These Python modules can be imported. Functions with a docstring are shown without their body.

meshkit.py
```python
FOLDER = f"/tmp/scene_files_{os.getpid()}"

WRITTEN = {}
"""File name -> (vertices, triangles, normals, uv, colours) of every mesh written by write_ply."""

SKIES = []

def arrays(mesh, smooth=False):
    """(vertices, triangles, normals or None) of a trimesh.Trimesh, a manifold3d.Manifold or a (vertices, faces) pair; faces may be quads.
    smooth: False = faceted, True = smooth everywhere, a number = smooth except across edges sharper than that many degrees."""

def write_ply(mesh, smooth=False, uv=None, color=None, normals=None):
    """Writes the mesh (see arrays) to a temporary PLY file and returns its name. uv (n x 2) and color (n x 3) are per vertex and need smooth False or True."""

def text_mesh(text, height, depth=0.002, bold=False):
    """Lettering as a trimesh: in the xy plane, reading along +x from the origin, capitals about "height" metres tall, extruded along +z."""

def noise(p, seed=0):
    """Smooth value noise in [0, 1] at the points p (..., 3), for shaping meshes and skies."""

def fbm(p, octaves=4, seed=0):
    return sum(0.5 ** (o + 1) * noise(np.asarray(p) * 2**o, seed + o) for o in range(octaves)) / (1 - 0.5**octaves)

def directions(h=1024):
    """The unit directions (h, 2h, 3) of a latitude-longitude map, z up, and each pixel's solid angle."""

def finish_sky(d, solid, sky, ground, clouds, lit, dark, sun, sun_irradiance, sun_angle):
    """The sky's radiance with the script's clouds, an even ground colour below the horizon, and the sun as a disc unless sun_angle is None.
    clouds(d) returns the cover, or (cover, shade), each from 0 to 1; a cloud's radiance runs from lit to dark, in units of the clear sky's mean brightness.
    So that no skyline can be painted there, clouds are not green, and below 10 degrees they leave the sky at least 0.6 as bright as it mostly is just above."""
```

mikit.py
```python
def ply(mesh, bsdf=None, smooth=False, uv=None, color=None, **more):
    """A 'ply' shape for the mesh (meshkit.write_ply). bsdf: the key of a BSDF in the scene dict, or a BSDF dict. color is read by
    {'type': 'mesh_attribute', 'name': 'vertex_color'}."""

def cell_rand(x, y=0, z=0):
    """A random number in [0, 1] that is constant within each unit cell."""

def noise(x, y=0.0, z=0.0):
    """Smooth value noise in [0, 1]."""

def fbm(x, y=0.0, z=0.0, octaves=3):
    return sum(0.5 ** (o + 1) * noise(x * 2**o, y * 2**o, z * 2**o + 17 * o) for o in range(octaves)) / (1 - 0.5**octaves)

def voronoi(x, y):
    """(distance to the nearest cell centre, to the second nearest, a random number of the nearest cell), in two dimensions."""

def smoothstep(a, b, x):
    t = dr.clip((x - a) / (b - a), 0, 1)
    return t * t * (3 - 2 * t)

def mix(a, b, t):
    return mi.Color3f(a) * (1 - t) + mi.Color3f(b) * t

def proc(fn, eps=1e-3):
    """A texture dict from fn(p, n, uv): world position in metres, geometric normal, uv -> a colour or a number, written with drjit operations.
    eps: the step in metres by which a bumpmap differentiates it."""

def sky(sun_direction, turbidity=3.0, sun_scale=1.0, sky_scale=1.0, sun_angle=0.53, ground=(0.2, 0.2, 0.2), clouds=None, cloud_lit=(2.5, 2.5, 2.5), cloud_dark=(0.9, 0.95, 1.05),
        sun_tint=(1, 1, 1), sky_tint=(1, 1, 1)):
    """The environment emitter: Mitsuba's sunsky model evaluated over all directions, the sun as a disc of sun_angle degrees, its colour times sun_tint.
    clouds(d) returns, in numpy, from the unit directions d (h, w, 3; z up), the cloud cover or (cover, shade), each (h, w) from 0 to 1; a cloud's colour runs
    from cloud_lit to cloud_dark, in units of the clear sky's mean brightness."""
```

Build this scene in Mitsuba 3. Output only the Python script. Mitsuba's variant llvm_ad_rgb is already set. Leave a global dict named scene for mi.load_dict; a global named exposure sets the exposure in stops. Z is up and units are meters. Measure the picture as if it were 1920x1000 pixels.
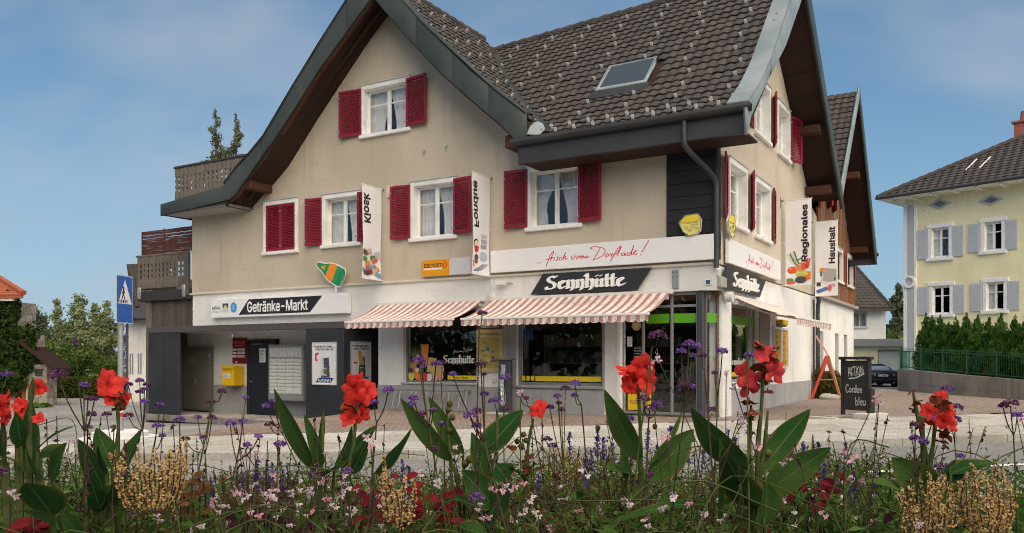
import math
import numpy as np
import trimesh
import mitsuba as mi
import drjit as dr
import shapely
from shapely import affinity
from shapely.geometry import Polygon, LineString, Point, MultiPolygon, box as sbox
import meshkit
import mikit

T = mi.ScalarTransform4f
scene, labels = {"type": "scene"}, {}

# ------------------------------------------------------------------ camera, sky, exposure
F_PX, CX, CY, EYE = 1550.0, 960.0, 672.0, 1.15     # focal length and principal point in photo pixels, eye height in metres
scene["camera"] = {
    "type": "perspective", "fov": 2 * math.degrees(math.atan(960 / F_PX)), "fov_axis": "x", "near_clip": 0.05, "far_clip": 3000.0,
    "principal_point_offset_x": 0.0, "principal_point_offset_y": -(CY - 500) / 1000.0,
    "to_world": T().look_at(origin=[0, 0, EYE], target=[0, 1, EYE], up=[0, 0, 1]),
}
SUN_DIR = [0.27, -0.72, 0.76]


def cloud_cover(d):
    z = np.maximum(d[..., 2], 0.02)
    p = np.stack([d[..., 0] / (z + 0.5) * 2.4, d[..., 1] / (z + 0.5) * 3.84, 0 * z + 24.4], -1)
    n = meshkit.fbm(p, 5, 4)
    low = meshkit.fbm(p * 0.5 + 11.0, 3, 9)
    c = 0.72 * np.clip((n - 0.44) / 0.34, 0, 1) ** 1.2 * np.clip((low - 0.40) / 0.18, 0, 1)
    haze = 0.55 * np.clip(1 - d[..., 2] / 0.32, 0, 1) ** 1.3 * (0.75 + 0.5 * np.clip((n - 0.35) / 0.3, 0, 1))
    total = 1 - (1 - c) * (1 - np.clip(haze, 0, 1))
    return total, np.clip(haze / np.maximum(c + haze, 1e-6), 0, 1) * 0.9 + 0.05


scene["daylight"] = mikit.sky(SUN_DIR, turbidity=2.2, sun_scale=0.68, sky_scale=0.70, sun_angle=80, sun_tint=(0.97, 0.97, 0.97), sky_tint=(0.90, 1.0, 0.94),
                              clouds=cloud_cover, cloud_lit=(2.3, 2.3, 2.35), cloud_dark=(1.05, 1.35, 1.70))
exposure = 2.3

# ------------------------------------------------------------------ naming
used = {}


def fresh(key):
    n = used.get(key, -1) + 1
    used[key] = n
    return key if n == 0 else f"{key}_{n:03d}"


def put(name, mesh, bsdf, parent=None, smooth=False, **kw):
    key = fresh((parent + "__" if parent else "") + name)
    scene[key] = mikit.ply(mesh, bsdf, smooth=smooth, **kw)
    return key


def thing(name, label, cat, group=None):
    key = fresh(name)
    labels[key] = {"label": label, "category": cat}
    if group:
        labels[key]["group"] = group
    return key


def tag(key, label=None, cat=None, group=None, kind=None):
    d = labels.setdefault(key, {})
    for k, v in (("label", label), ("category", cat), ("group", group), ("kind", kind)):
        if v:
            d[k] = v
    return key


def copy_entry(src, parent, name, to_world):
    key = fresh((parent + "__" if parent else "") + name)
    scene[key] = {**scene[src], "to_world": to_world} if isinstance(src, str) else {**src, "to_world": to_world}
    return key


# ------------------------------------------------------------------ frames
C0 = np.array([0.2465 * 17, 17.0])
AX = np.array([0.85969014, -0.51081588])
BX = np.array([0.51081588, 0.85969014])
HOUSE = np.eye(4)
HOUSE[:2, 0], HOUSE[:2, 1], HOUSE[:2, 3] = AX, BX, C0


def H(p, q, z):
    w = C0 + p * AX + q * BX
    return np.array([w[0], w[1], z])


def at(x, y, depth):
    """the point that lies in photo pixel (x, y) at the given depth"""
    return np.array([(x - CX) * depth / F_PX, depth, EYE + (CY - y) * depth / F_PX])


def house(m):
    m = m.copy()
    m.apply_transform(HOUSE)
    return m


# ------------------------------------------------------------------ mesh helpers
def cat(ms):
    ms = [m for m in ms if m is not None and len(m.faces)]
    v, f, n = [], [], 0
    for m in ms:
        v.append(np.asarray(m.vertices))
        f.append(np.asarray(m.faces) + n)
        n += len(m.vertices)
    return trimesh.Trimesh(np.vstack(v), np.vstack(f), process=False)


_cb = np.array([[sx, sy, sz] for sx in (-1, 1) for sy in (-1, 1) for sz in (-1, 1)], float)
_cs = np.repeat(_cb, 3, 0)
_ci = np.tile(1 - np.eye(3), (8, 1))
_hull = trimesh.Trimesh(_cs * (np.array([1, 1.1, 1.2]) - 0.2 * _ci), process=False).convex_hull
_idx = [int(np.argmin(((_cs * (np.array([1, 1.1, 1.2]) - 0.2 * _ci)) - v).__pow__(2).sum(1))) for v in _hull.vertices]
_cbf = np.array(_idx)[_hull.faces]
_pbf = trimesh.creation.box((2, 2, 2))


def box(x0, x1, y0, y1, z0, z1, bev=0.0):
    c = np.array([(x0 + x1) / 2, (y0 + y1) / 2, (z0 + z1) / 2])
    h = np.array([x1 - x0, y1 - y0, z1 - z0]) / 2
    if bev <= 0:
        return trimesh.Trimesh(_pbf.vertices * h + c, _pbf.faces, process=False)
    b = min(bev, h.min() * 0.9)
    return trimesh.Trimesh(_cs * (h - b * _ci) + c, _cbf, process=False)


def frame_matrix(o, u, v):
    u, v = np.asarray(u, float), np.asarray(v, float)
    w = np.cross(u, v)
    M = np.eye(4)
    M[:3, 0], M[:3, 1], M[:3, 2], M[:3, 3] = u, v, w / max(np.linalg.norm(w), 1e-9), o
    return M


def polys(g):
    if g.is_empty:
        return []
    return [x for x in getattr(g, "geoms", [g]) if x.geom_type == "Polygon" and x.area > 1e-9]


def ext(shape, t, M=None):
    """extrudes a 2-D shape by t along +w of the frame M"""
    m = cat([trimesh.creation.extrude_polygon(g, t, engine="earcut") for g in polys(shape)])
    if M is not None:
        m.apply_transform(M)
    return m


def front(shape, q0, q1):
    """shape in (p, z), extruded from q0 (outside) to q1: house coordinates -> world"""
    M = np.array([[1, 0, 0, 0], [0, 0, -1, q1], [0, 1, 0, 0], [0, 0, 0, 1.0]])
    return house(ext(shape, q1 - q0, M))


def side(shape, p0, p1):
    """shape in (q, z) on the right-hand wall, extruded from p0 to p1"""
    M = np.array([[0, 0, 1, p0], [1, 0, 0, 0], [0, 1, 0, 0], [0, 0, 0, 1.0]])
    return house(ext(shape, p1 - p0, M))


def fbox(p0, p1, q0, q1, z0, z1, bev=0.0):
    return house(box(p0, p1, q0, q1, z0, z1, bev))


def tube(pts, rad, n=8, closed_ends=True):
    pts = np.asarray(pts, float)
    rad = np.broadcast_to(rad, len(pts))
    tan = np.gradient(pts, axis=0)
    tan /= np.maximum(np.linalg.norm(tan, axis=1, keepdims=True), 1e-9)
    u = np.cross(tan[0], [0.3, 0.2, 0.9]) if abs(tan[0][2]) < 0.9 else np.cross(tan[0], [1, 0.1, 0])
    rings = []
    ang = np.linspace(0, 2 * np.pi, n, endpoint=False)
    for i in range(len(pts)):
        u = u - tan[i] * (u @ tan[i])
        u /= max(np.linalg.norm(u), 1e-9)
        w = np.cross(tan[i], u)
        rings.append(pts[i] + rad[i] * (np.cos(ang)[:, None] * u + np.sin(ang)[:, None] * w))
    v = np.vstack(rings)
    f = []
    for i in range(len(pts) - 1):
        for k in range(n):
            a, b = i * n + k, i * n + (k + 1) % n
            f += [[a, b, b + n], [a, b + n, a + n]]
    if closed_ends:
        v = np.vstack([v, pts[0], pts[-1]])
        c0, c1, l = len(v) - 2, len(v) - 1, (len(pts) - 1) * n
        for k in range(n):
            f += [[c0, (k + 1) % n, k], [c1, l + k, l + (k + 1) % n]]
    return trimesh.Trimesh(v, f, process=False)


def lathe(profile, n=24):
    pr = np.asarray(profile, float)
    ang = np.linspace(0, 2 * np.pi, n, endpoint=False)
    v = np.array([[r * math.cos(t), r * math.sin(t), z] for r, z in pr for t in ang])
    f = []
    for i in range(len(pr) - 1):
        for k in range(n):
            a, b = i * n + k, i * n + (k + 1) % n
            f += [[a, b, b + n], [a, b + n, a + n]]
    return trimesh.Trimesh(v, f, process=False)


def grid_mesh(P):
    """P (rows, cols, 3) -> mesh"""
    r, c = P.shape[:2]
    i = np.arange(r * c).reshape(r, c)
    a, b, d, e = i[:-1, :-1].ravel(), i[:-1, 1:].ravel(), i[1:, 1:].ravel(), i[1:, :-1].ravel()
    f = np.vstack([np.stack([a, b, d], 1), np.stack([a, d, e], 1)])
    return trimesh.Trimesh(P.reshape(-1, 3), f, process=False)


def moved(m, x=0, y=0, z=0, rz=0.0, s=1.0):
    M = np.eye(4)
    c, n = math.cos(rz), math.sin(rz)
    M[:2, :2] = [[c, -n], [n, c]]
    M[:3, :3] *= s
    M[:3, 3] = x, y, z
    m = m.copy()
    m.apply_transform(M)
    return m


# ------------------------------------------------------------------ lettering
def text_shape(text, h, bold=False, squeeze=1.0):
    """flat outline of the lettering: the footprint of the extruded text"""
    m = meshkit.text_mesh(text, 1.0, 0.01, bold)
    tri = m.triangles
    keep = (np.abs(m.face_normals[:, 2]) > 0.9) & (tri[:, :, 2].mean(1) > 0.005)
    g = shapely.union_all([Polygon(t[:, :2]) for t in tri[keep] if Polygon(t[:, :2]).area > 1e-9])
    return affinity.scale(g, h * squeeze, h, origin=(0, 0))


def fit(g, x0, x1, y0, y1):
    a, b, c, d = g.bounds
    return affinity.affine_transform(g, [(x1 - x0) / (c - a), 0, 0, (y1 - y0) / (d - b), x0 - a * (x1 - x0) / (c - a), y0 - b * (y1 - y0) / (d - b)])


def curve(pts, k=6):
    """Catmull-Rom through the points"""
    p = np.asarray(pts, float)
    if len(p) < 3:
        return p
    q = np.vstack([2 * p[0] - p[1], p, 2 * p[-1] - p[-2]])
    out = []
    for i in range(1, len(q) - 2):
        for t in np.linspace(0, 1, k, endpoint=False):
            out.append(0.5 * (2 * q[i] + (q[i + 1] - q[i - 1]) * t + (2 * q[i - 1] - 5 * q[i] + 4 * q[i + 1] - q[i + 2]) * t * t + (3 * q[i] - q[i - 1] - 3 * q[i + 1] + q[i + 2]) * t ** 3))
    return np.array(out + [p[-1]])


def nib(strokes, nx, ny, soft=1.5):
    """strokes of a broad pen whose edge is the vector (nx, ny)"""
    out = []
    for s in strokes:
        c = curve(s)
        for a, b in zip(c[:-1], c[1:]):
            out.append(Polygon([a, b, a + [nx, ny], b + [nx, ny]]).convex_hull if np.hypot(*(b - a)) > 1e-6 else Point(a))
            out[-1] = shapely.MultiPoint([tuple(a - np.array([nx, ny]) / 2), tuple(a + np.array([nx, ny]) / 2), tuple(b - np.array([nx, ny]) / 2), tuple(b + np.array([nx, ny]) / 2)]).convex_hull
    return shapely.union_all([o.buffer(soft, 4) for o in out])


def pen(strokes, w):
    return shapely.union_all([LineString(curve(s)).buffer(w / 2, 4) for s in strokes])
# ------------------------------------------------------------------ materials
def fl(r, g, b, rough=0.55, spec=0.4, metal=0.0, name=None):
    """a plain coloured surface, shared between everything of that colour"""
    key = f"mat_{int(r*999)}_{int(g*999)}_{int(b*999)}_{int(rough*99)}_{int(spec*99)}_{int(metal*9)}"
    if key not in scene:
        scene[key] = {"type": "twosided", "bsdf": {"type": "principled", "base_color": {"type": "rgb", "value": [r, g, b]}, "roughness": rough, "specular": spec, "metallic": metal}}
    return key


def pm(key, fn, rough=0.7, spec=0.3, bump=None, eps=2e-3, metal=0.0):
    b = {"type": "principled", "base_color": mikit.proc(fn), "roughness": rough, "specular": spec, "metallic": metal}
    if bump is not None:
        b = {"type": "bumpmap", "arbitrary": mikit.proc(bump, eps), "scale": 1.0, "bsdf": b}
    scene[key] = {"type": "twosided", "bsdf": b}
    return key


N, FB, MIX, SS, CR = mikit.noise, mikit.fbm, mikit.mix, mikit.smoothstep, mikit.cell_rand


def stained(c, dark, k=0.35, sc=1.0):
    def fn(p, n, uv):
        a = FB(p.x * 0.9 * sc, p.y * 0.9 * sc, p.z * 0.6 * sc, 4)
        drip = SS(0.50, 0.78, FB(p.x * 6 * sc, p.y * 6 * sc, p.z * 0.3, 3)) * SS(0.35, 0.6, FB(p.x * 0.7, p.y * 0.7, p.z * 0.7 + 9, 2))
        g = FB(p.x * 60, p.y * 60, p.z * 60, 2)
        crack = SS(0.012, 0.0, dr.abs(FB(p.x * 1.6, p.y * 1.6, p.z * 1.6 + 31, 4) - 0.5)) * SS(0.5, 0.62, N(p.x * 0.4, p.y * 0.4, p.z * 0.4))
        a = a + 0.4 * crack
        return MIX(c, dark, dr.clip(k * (0.9 * SS(0.35, 0.75, a) + 0.7 * drip), 0, 1)) * (0.90 + 0.2 * g)
    return fn


def rough_bump(s, h):
    return lambda p, n, uv: h * FB(p.x * s, p.y * s, p.z * s, 3)


pm("plaster_beige", stained((0.56, 0.495, 0.395), (0.39, 0.335, 0.255), 0.42), 0.9, 0.15, rough_bump(55, 0.006))
pm("plaster_white", stained((0.78, 0.78, 0.76), (0.50, 0.49, 0.46), 0.42), 0.9, 0.15, rough_bump(45, 0.006))
pm("plaster_grey", stained((0.36, 0.36, 0.37), (0.24, 0.24, 0.24), 0.6), 0.9, 0.15, rough_bump(45, 0.005))
pm("plaster_yellow", stained((0.84, 0.79, 0.53), (0.70, 0.64, 0.42), 0.5), 0.9, 0.15, rough_bump(30, 0.008))
pm("concrete", stained((0.33, 0.30, 0.27), (0.17, 0.155, 0.14), 0.8), 0.95, 0.1, rough_bump(30, 0.012))


def f_tile(c):
    def fn(p, n, uv):
        a = N(p.x * 3.1, p.y * 3.1, p.z * 3.1)
        g = FB(p.x * 22, p.y * 22, p.z * 22, 3)
        lich = SS(0.66, 0.8, FB(p.x * 9, p.y * 9, p.z * 9, 3))
        return MIX(MIX(c, (c[0] * 1.55, c[1] * 1.5, c[2] * 1.45), a * 0.7 + g * 0.3), (0.15, 0.14, 0.12), lich * 0.3)
    return fn


for i, c in enumerate([(0.052, 0.047, 0.046), (0.060, 0.054, 0.052), (0.046, 0.042, 0.042)]):
    pm(f"roof_clay_{i}", f_tile(c), 0.75, 0.3, rough_bump(60, 0.004))
pm("red_clay", f_tile((0.28, 0.085, 0.045)), 0.85, 0.2)


def f_wood(c, d, sx=1.0):
    def fn(p, n, uv):
        h = p.x * 0.6 + p.y * 0.9
        g = FB(h * 38, p.z * 2.2, h * 3, 4)
        s = SS(0.45, 0.9, FB(h * 3, p.z * 0.6, 2.0, 3))
        return MIX(c, d, dr.clip(g * 0.8 + 0.4 * s, 0, 1))
    return fn


pm("wood_dark", f_wood((0.050, 0.024, 0.018), (0.022, 0.013, 0.011)), 0.75, 0.25)
pm("wood_verge", f_wood((0.11, 0.042, 0.026), (0.035, 0.017, 0.013)), 0.7, 0.3)
pm("wood_brown", f_wood((0.30, 0.115, 0.040), (0.075, 0.035, 0.02)), 0.7, 0.3)
pm("wood_grey", f_wood((0.215, 0.19, 0.165), (0.085, 0.073, 0.064)), 0.9, 0.15)
pm("wood_slate", f_wood((0.028, 0.028, 0.033), (0.012, 0.012, 0.015)), 0.65, 0.3)


def f_metal(c, d):
    def fn(p, n, uv):
        a = FB(p.x * 1.3, p.y * 1.3, p.z * 1.3, 4)
        s = FB(p.x * 9, p.y * 9, p.z * 1.1, 3)
        return MIX(c, d, dr.clip(SS(0.3, 0.75, a) * 0.7 + s * 0.3, 0, 1))
    return fn


pm("metal_green", f_metal((0.034, 0.043, 0.040), (0.060, 0.071, 0.066)), 0.5, 0.5)
pm("metal_zinc", f_metal((0.30, 0.35, 0.37), (0.19, 0.235, 0.25)), 0.5, 0.5)
pm("metal_dark", f_metal((0.030, 0.031, 0.034), (0.050, 0.050, 0.053)), 0.5, 0.5)
pm("panel_anthracite", f_metal((0.022, 0.025, 0.031), (0.036, 0.040, 0.047)), 0.6, 0.35)


def f_shutter(p, n, uv):
    a = FB(p.x * 2, p.y * 2, p.z * 2, 3)
    return MIX((0.180, 0.008, 0.027), (0.265, 0.016, 0.040), a)


pm("paint_red", f_shutter, 0.5, 0.4)


def f_white(p, n, uv):
    a = FB(p.x * 3, p.y * 3, p.z * 3, 3)
    return MIX((0.84, 0.84, 0.82), (0.70, 0.70, 0.67), SS(0.4, 0.8, a))


pm("paint_white", f_white, 0.4, 0.4)


def f_asphalt(p, n, uv):
    a = FB(p.x * 0.5, p.y * 0.5, 0.0, 4)
    g = N(p.x * 90, p.y * 90, 0.0) * 0.5 + N(p.x * 210, p.y * 210, 5.0) * 0.5
    crack = SS(0.018, 0.0, dr.abs(FB(p.x * 0.8 + 7, p.y * 0.8, 3.0, 4) - 0.5)) * SS(0.45, 0.6, N(p.x * 0.25, p.y * 0.25, 9.0))
    c = MIX((0.20, 0.20, 0.197), (0.285, 0.28, 0.27), SS(0.3, 0.7, a)) * (0.72 + 0.56 * g)
    return MIX(c, (0.09, 0.09, 0.09), crack * 0.25)


pm("asphalt", f_asphalt, 0.9, 0.2, lambda p, n, uv: 0.004 * N(p.x * 120, p.y * 120, 0.0))


def paver_uv(p):
    x = (p.x * AX[0] + p.y * AX[1]) * 7.0
    y = (p.x * BX[0] + p.y * BX[1]) * 10.0
    row = dr.floor(y)
    x = x + 0.5 * (row - 2 * dr.floor(row / 2))
    return x, y


def f_paver(p, n, uv):
    x, y = paver_uv(p)
    fx, fy = x - dr.floor(x), y - dr.floor(y)
    e = dr.minimum(dr.minimum(fx, 1 - fx) / 7.0, dr.minimum(fy, 1 - fy) / 10.0)
    r = CR(dr.floor(x), dr.floor(y), 1)
    a = FB(p.x * 0.6, p.y * 0.6, 0.0, 4)
    g = N(p.x * 80, p.y * 80, 2.0)
    c = MIX(MIX((0.175, 0.130, 0.112), (0.265, 0.205, 0.178), r), (0.235, 0.205, 0.185), SS(0.35, 0.75, a)) * (0.8 + 0.4 * g)
    return MIX((0.085, 0.075, 0.065), c, SS(0.0, 0.012, e))


def b_paver(p, n, uv):
    x, y = paver_uv(p)
    fx, fy = x - dr.floor(x), y - dr.floor(y)
    e = dr.minimum(dr.minimum(fx, 1 - fx) / 7.0, dr.minimum(fy, 1 - fy) / 10.0)
    return 0.006 * SS(0.0, 0.014, e) + 0.003 * CR(dr.floor(x), dr.floor(y), 2) + 0.002 * N(p.x * 60, p.y * 60, 0.0)


pm("pavers", f_paver, 0.9, 0.2, b_paver)


def f_slab(p, n, uv):
    a = FB(p.x * 0.7, p.y * 0.7, p.z * 0.7, 4)
    g = N(p.x * 45, p.y * 45, p.z * 45)
    b = SS(0.66, 0.72, FB(p.x * 2.2, p.y * 4.0, 4.0, 3))
    return MIX(MIX((0.42, 0.41, 0.375), (0.32, 0.315, 0.29), a), (0.55, 0.54, 0.51), b * 0.3) * (0.8 + 0.4 * g)


pm("slab_stone_worn", lambda p, n, uv: f_slab(p, n, uv) * mi.Color3f(0.84, 0.83, 0.80), 0.9, 0.2)
pm("slab_stone", f_slab, 0.9, 0.2, rough_bump(40, 0.006))
pm("bed_soil", lambda p, n, uv: MIX((0.018, 0.013, 0.009), (0.045, 0.033, 0.022), FB(p.x * 9, p.y * 9, p.z * 9, 3)), 0.95, 0.1)
pm("lawn_grass", lambda p, n, uv: MIX((0.035, 0.065, 0.015), (0.09, 0.12, 0.03), FB(p.x * 3, p.y * 3, p.z, 4)), 0.95, 0.1)


def f_stone(p, n, uv):
    d1, d2, r = mikit.voronoi(p.x * 2.2 + p.y * 2.0, p.z * 3.2)
    c = MIX((0.27, 0.23, 0.18), (0.45, 0.40, 0.33), r)
    return MIX((0.16, 0.14, 0.12), c, SS(0.02, 0.1, d2 - d1)) * (0.8 + 0.4 * FB(p.x * 12, p.y * 12, p.z * 12, 2))


pm("rubble_wall", f_stone, 0.95, 0.1)


def f_awning(p, n, uv):
    t = uv.x / 0.20
    t = t - dr.floor(t)
    band = SS(0.0, 0.02, t) * SS(0.46, 0.44, t)
    line = SS(0.0, 0.015, t - 0.12) * SS(0.165, 0.15, t) + SS(0.0, 0.015, t - 0.29) * SS(0.335, 0.32, t)
    d = FB(p.x * 3, p.y * 3, p.z * 3, 4)
    c = MIX(MIX((0.74, 0.71, 0.65), (0.56, 0.53, 0.47), SS(0.4, 0.8, d)), MIX((0.42, 0.19, 0.185), (0.54, 0.33, 0.31), line), band)
    return c * (0.85 + 0.2 * N(p.x * 20, p.y * 20, p.z * 20))


scene["awning_fabric"] = {"type": "twosided", "bsdf": {"type": "principled", "base_color": mikit.proc(f_awning), "roughness": 0.85, "specular": 0.2}}


def leaf_mat(key, c0, c1, trans=0.5, sc=14.0, rough=0.55):
    def fn(p, n, uv):
        a = FB(p.x * sc, p.y * sc, p.z * sc, 2)
        return MIX(c0, c1, SS(0.25, 0.75, a))
    scene[key] = {"type": "principledthin", "base_color": mikit.proc(fn), "roughness": rough, "diff_trans": trans, "spec_trans": 0.0, "eta": 1.4}
    return key


def f_canna(p, n, uv):
    v = dr.abs(uv.y)
    rib = uv.x * 26 - v * 7.0
    rib = dr.abs(rib - dr.floor(rib) - 0.5)
    mid = SS(0.07, 0.02, v)
    c = MIX((0.026, 0.080, 0.024), (0.085, 0.165, 0.040), SS(0.3, 0.7, FB(p.x * 3.1, p.y * 3.1, p.z * 3.1, 4)))
    c = c * (0.80 + 0.40 * SS(0.0, 0.5, rib))
    c = MIX(c, (0.13, 0.20, 0.075), mid * 0.75)
    return MIX(c, (0.20, 0.14, 0.045), SS(0.80, 1.0, v + 0.35 * (FB(p.x * 25, p.y * 25, p.z * 25, 3) - 0.5) + 0.25 * SS(0.9, 1.0, uv.x)) * 0.75)


scene["canna_leaf"] = {"type": "principledthin", "base_color": mikit.proc(f_canna), "roughness": 0.36, "diff_trans": 0.6, "spec_trans": 0.0, "eta": 1.45}


def f_petal(p, n, uv):
    a = FB(p.x * 40, p.y * 40, p.z * 40, 2)
    return MIX(MIX((0.78, 0.032, 0.030), (0.92, 0.11, 0.085), a), (0.45, 0.012, 0.02), SS(0.4, 0.0, uv.x))


scene["canna_petal"] = {"type": "principledthin", "base_color": mikit.proc(f_petal), "roughness": 0.5, "diff_trans": 0.8, "spec_trans": 0.0, "eta": 1.35}
leaf_mat("petal_withered", (0.30, 0.10, 0.045), (0.13, 0.035, 0.022), 0.4, 50)
leaf_mat("petal_rose", (0.62, 0.05, 0.07), (0.78, 0.10, 0.09), 0.6, 40)
leaf_mat("leaf_green", (0.045, 0.120, 0.022), (0.140, 0.230, 0.055), 0.5, 11)
leaf_mat("leaf_olive", (0.085, 0.085, 0.026), (0.18, 0.15, 0.05), 0.4, 13)
leaf_mat("leaf_rust", (0.12, 0.045, 0.025), (0.21, 0.10, 0.045), 0.4, 13)
leaf_mat("leaf_crimson", (0.075, 0.010, 0.016), (0.25, 0.026, 0.032), 0.5, 9)
leaf_mat("leaf_purple", (0.024, 0.011, 0.018), (0.050, 0.022, 0.030), 0.3, 12)
leaf_mat("leaf_ivy", (0.020, 0.045, 0.012), (0.055, 0.095, 0.024), 0.4, 5)
leaf_mat("leaf_thuja", (0.030, 0.085, 0.018), (0.085, 0.175, 0.036), 0.3, 3.0)
leaf_mat("leaf_birch", (0.16, 0.20, 0.09), (0.34, 0.38, 0.20), 0.5, 0.9)
leaf_mat("leaf_tree", (0.065, 0.115, 0.026), (0.15, 0.21, 0.055), 0.45, 1.1)
leaf_mat("leaf_fir", (0.07, 0.095, 0.055), (0.13, 0.16, 0.09), 0.3, 1.5)
leaf_mat("leaf_larch", (0.12, 0.145, 0.085), (0.21, 0.235, 0.14), 0.3, 1.5)
leaf_mat("leaf_hedge", (0.060, 0.085, 0.020), (0.12, 0.145, 0.035), 0.4, 2.5)
leaf_mat("bead_gold", (0.52, 0.33, 0.13), (0.74, 0.54, 0.27), 0.3, 60, 0.7)
leaf_mat("verbena_floret", (0.15, 0.060, 0.27), (0.37, 0.20, 0.55), 0.4, 120)
leaf_mat("verbena_faded", (0.13, 0.050, 0.12), (0.26, 0.12, 0.24), 0.3, 120)
leaf_mat("salvia_floret", (0.060, 0.045, 0.22), (0.16, 0.13, 0.42), 0.4, 90)
leaf_mat("gaura_petal", (0.78, 0.58, 0.66), (0.88, 0.76, 0.81), 0.5, 60)
leaf_mat("gaura_pink", (0.80, 0.36, 0.44), (0.88, 0.58, 0.64), 0.5, 60)
leaf_mat("stem_green", (0.060, 0.090, 0.030), (0.11, 0.13, 0.055), 0.1, 20)
leaf_mat("stem_brown", (0.060, 0.040, 0.034), (0.11, 0.080, 0.060), 0.1, 20)
leaf_mat("curtain_cloth", (0.72, 0.74, 0.76), (0.86, 0.87, 0.88), 0.6, 6)
scene["pane_glass"] = {"type": "thindielectric", "int_ior": 1.5}
scene["shop_glass"] = {"type": "thindielectric", "int_ior": 1.5}
WHITE = fl(0.80, 0.80, 0.80, 0.45)
SIGNW = fl(0.80, 0.81, 0.83, 0.35)
BLACK = fl(0.018, 0.018, 0.02, 0.5)
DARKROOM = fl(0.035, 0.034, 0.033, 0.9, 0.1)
STEEL = fl(0.42, 0.43, 0.44, 0.4, 0.5, 0.6)
LGREY = fl(0.50, 0.51, 0.52, 0.5)
# ------------------------------------------------------------------ ground heights (world metres)
def ease(t):
    t = np.clip(t, 0, 1)
    return t * t * (3 - 2 * t)


def ground_z(X, Y):
    X, Y = np.asarray(X, float), np.asarray(Y, float)
    dx, dy = X - C0[0], Y - C0[1]
    p, q = dx * AX[0] + dy * AX[1], dx * BX[0] + dy * BX[1]
    d = np.clip(-q, 0, 40)
    w = np.clip(d / 5.0, 0, 1)
    a0, a1 = -8.9 + 3.0 * w, -10.6 - 5.0 * w
    z = -0.10 + 0.0087 * np.clip(p + 2, -7, 0) - 0.46 * ease((p - a0) / (a1 - a0)) - 0.025 * np.clip(-12 - p, 0, 8)
    z = z - 0.008 * d
    right = np.clip((X - 12) / 6, 0, 1)
    return z - 0.24 * right * np.clip((Y - 20) / 25, 0, 1)


HOUSE_KEY = thing("shop_house", "large beige gabled house with red shutters, dark tiled roofs and ground-floor shop", "house")
hk = HOUSE_KEY


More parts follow.
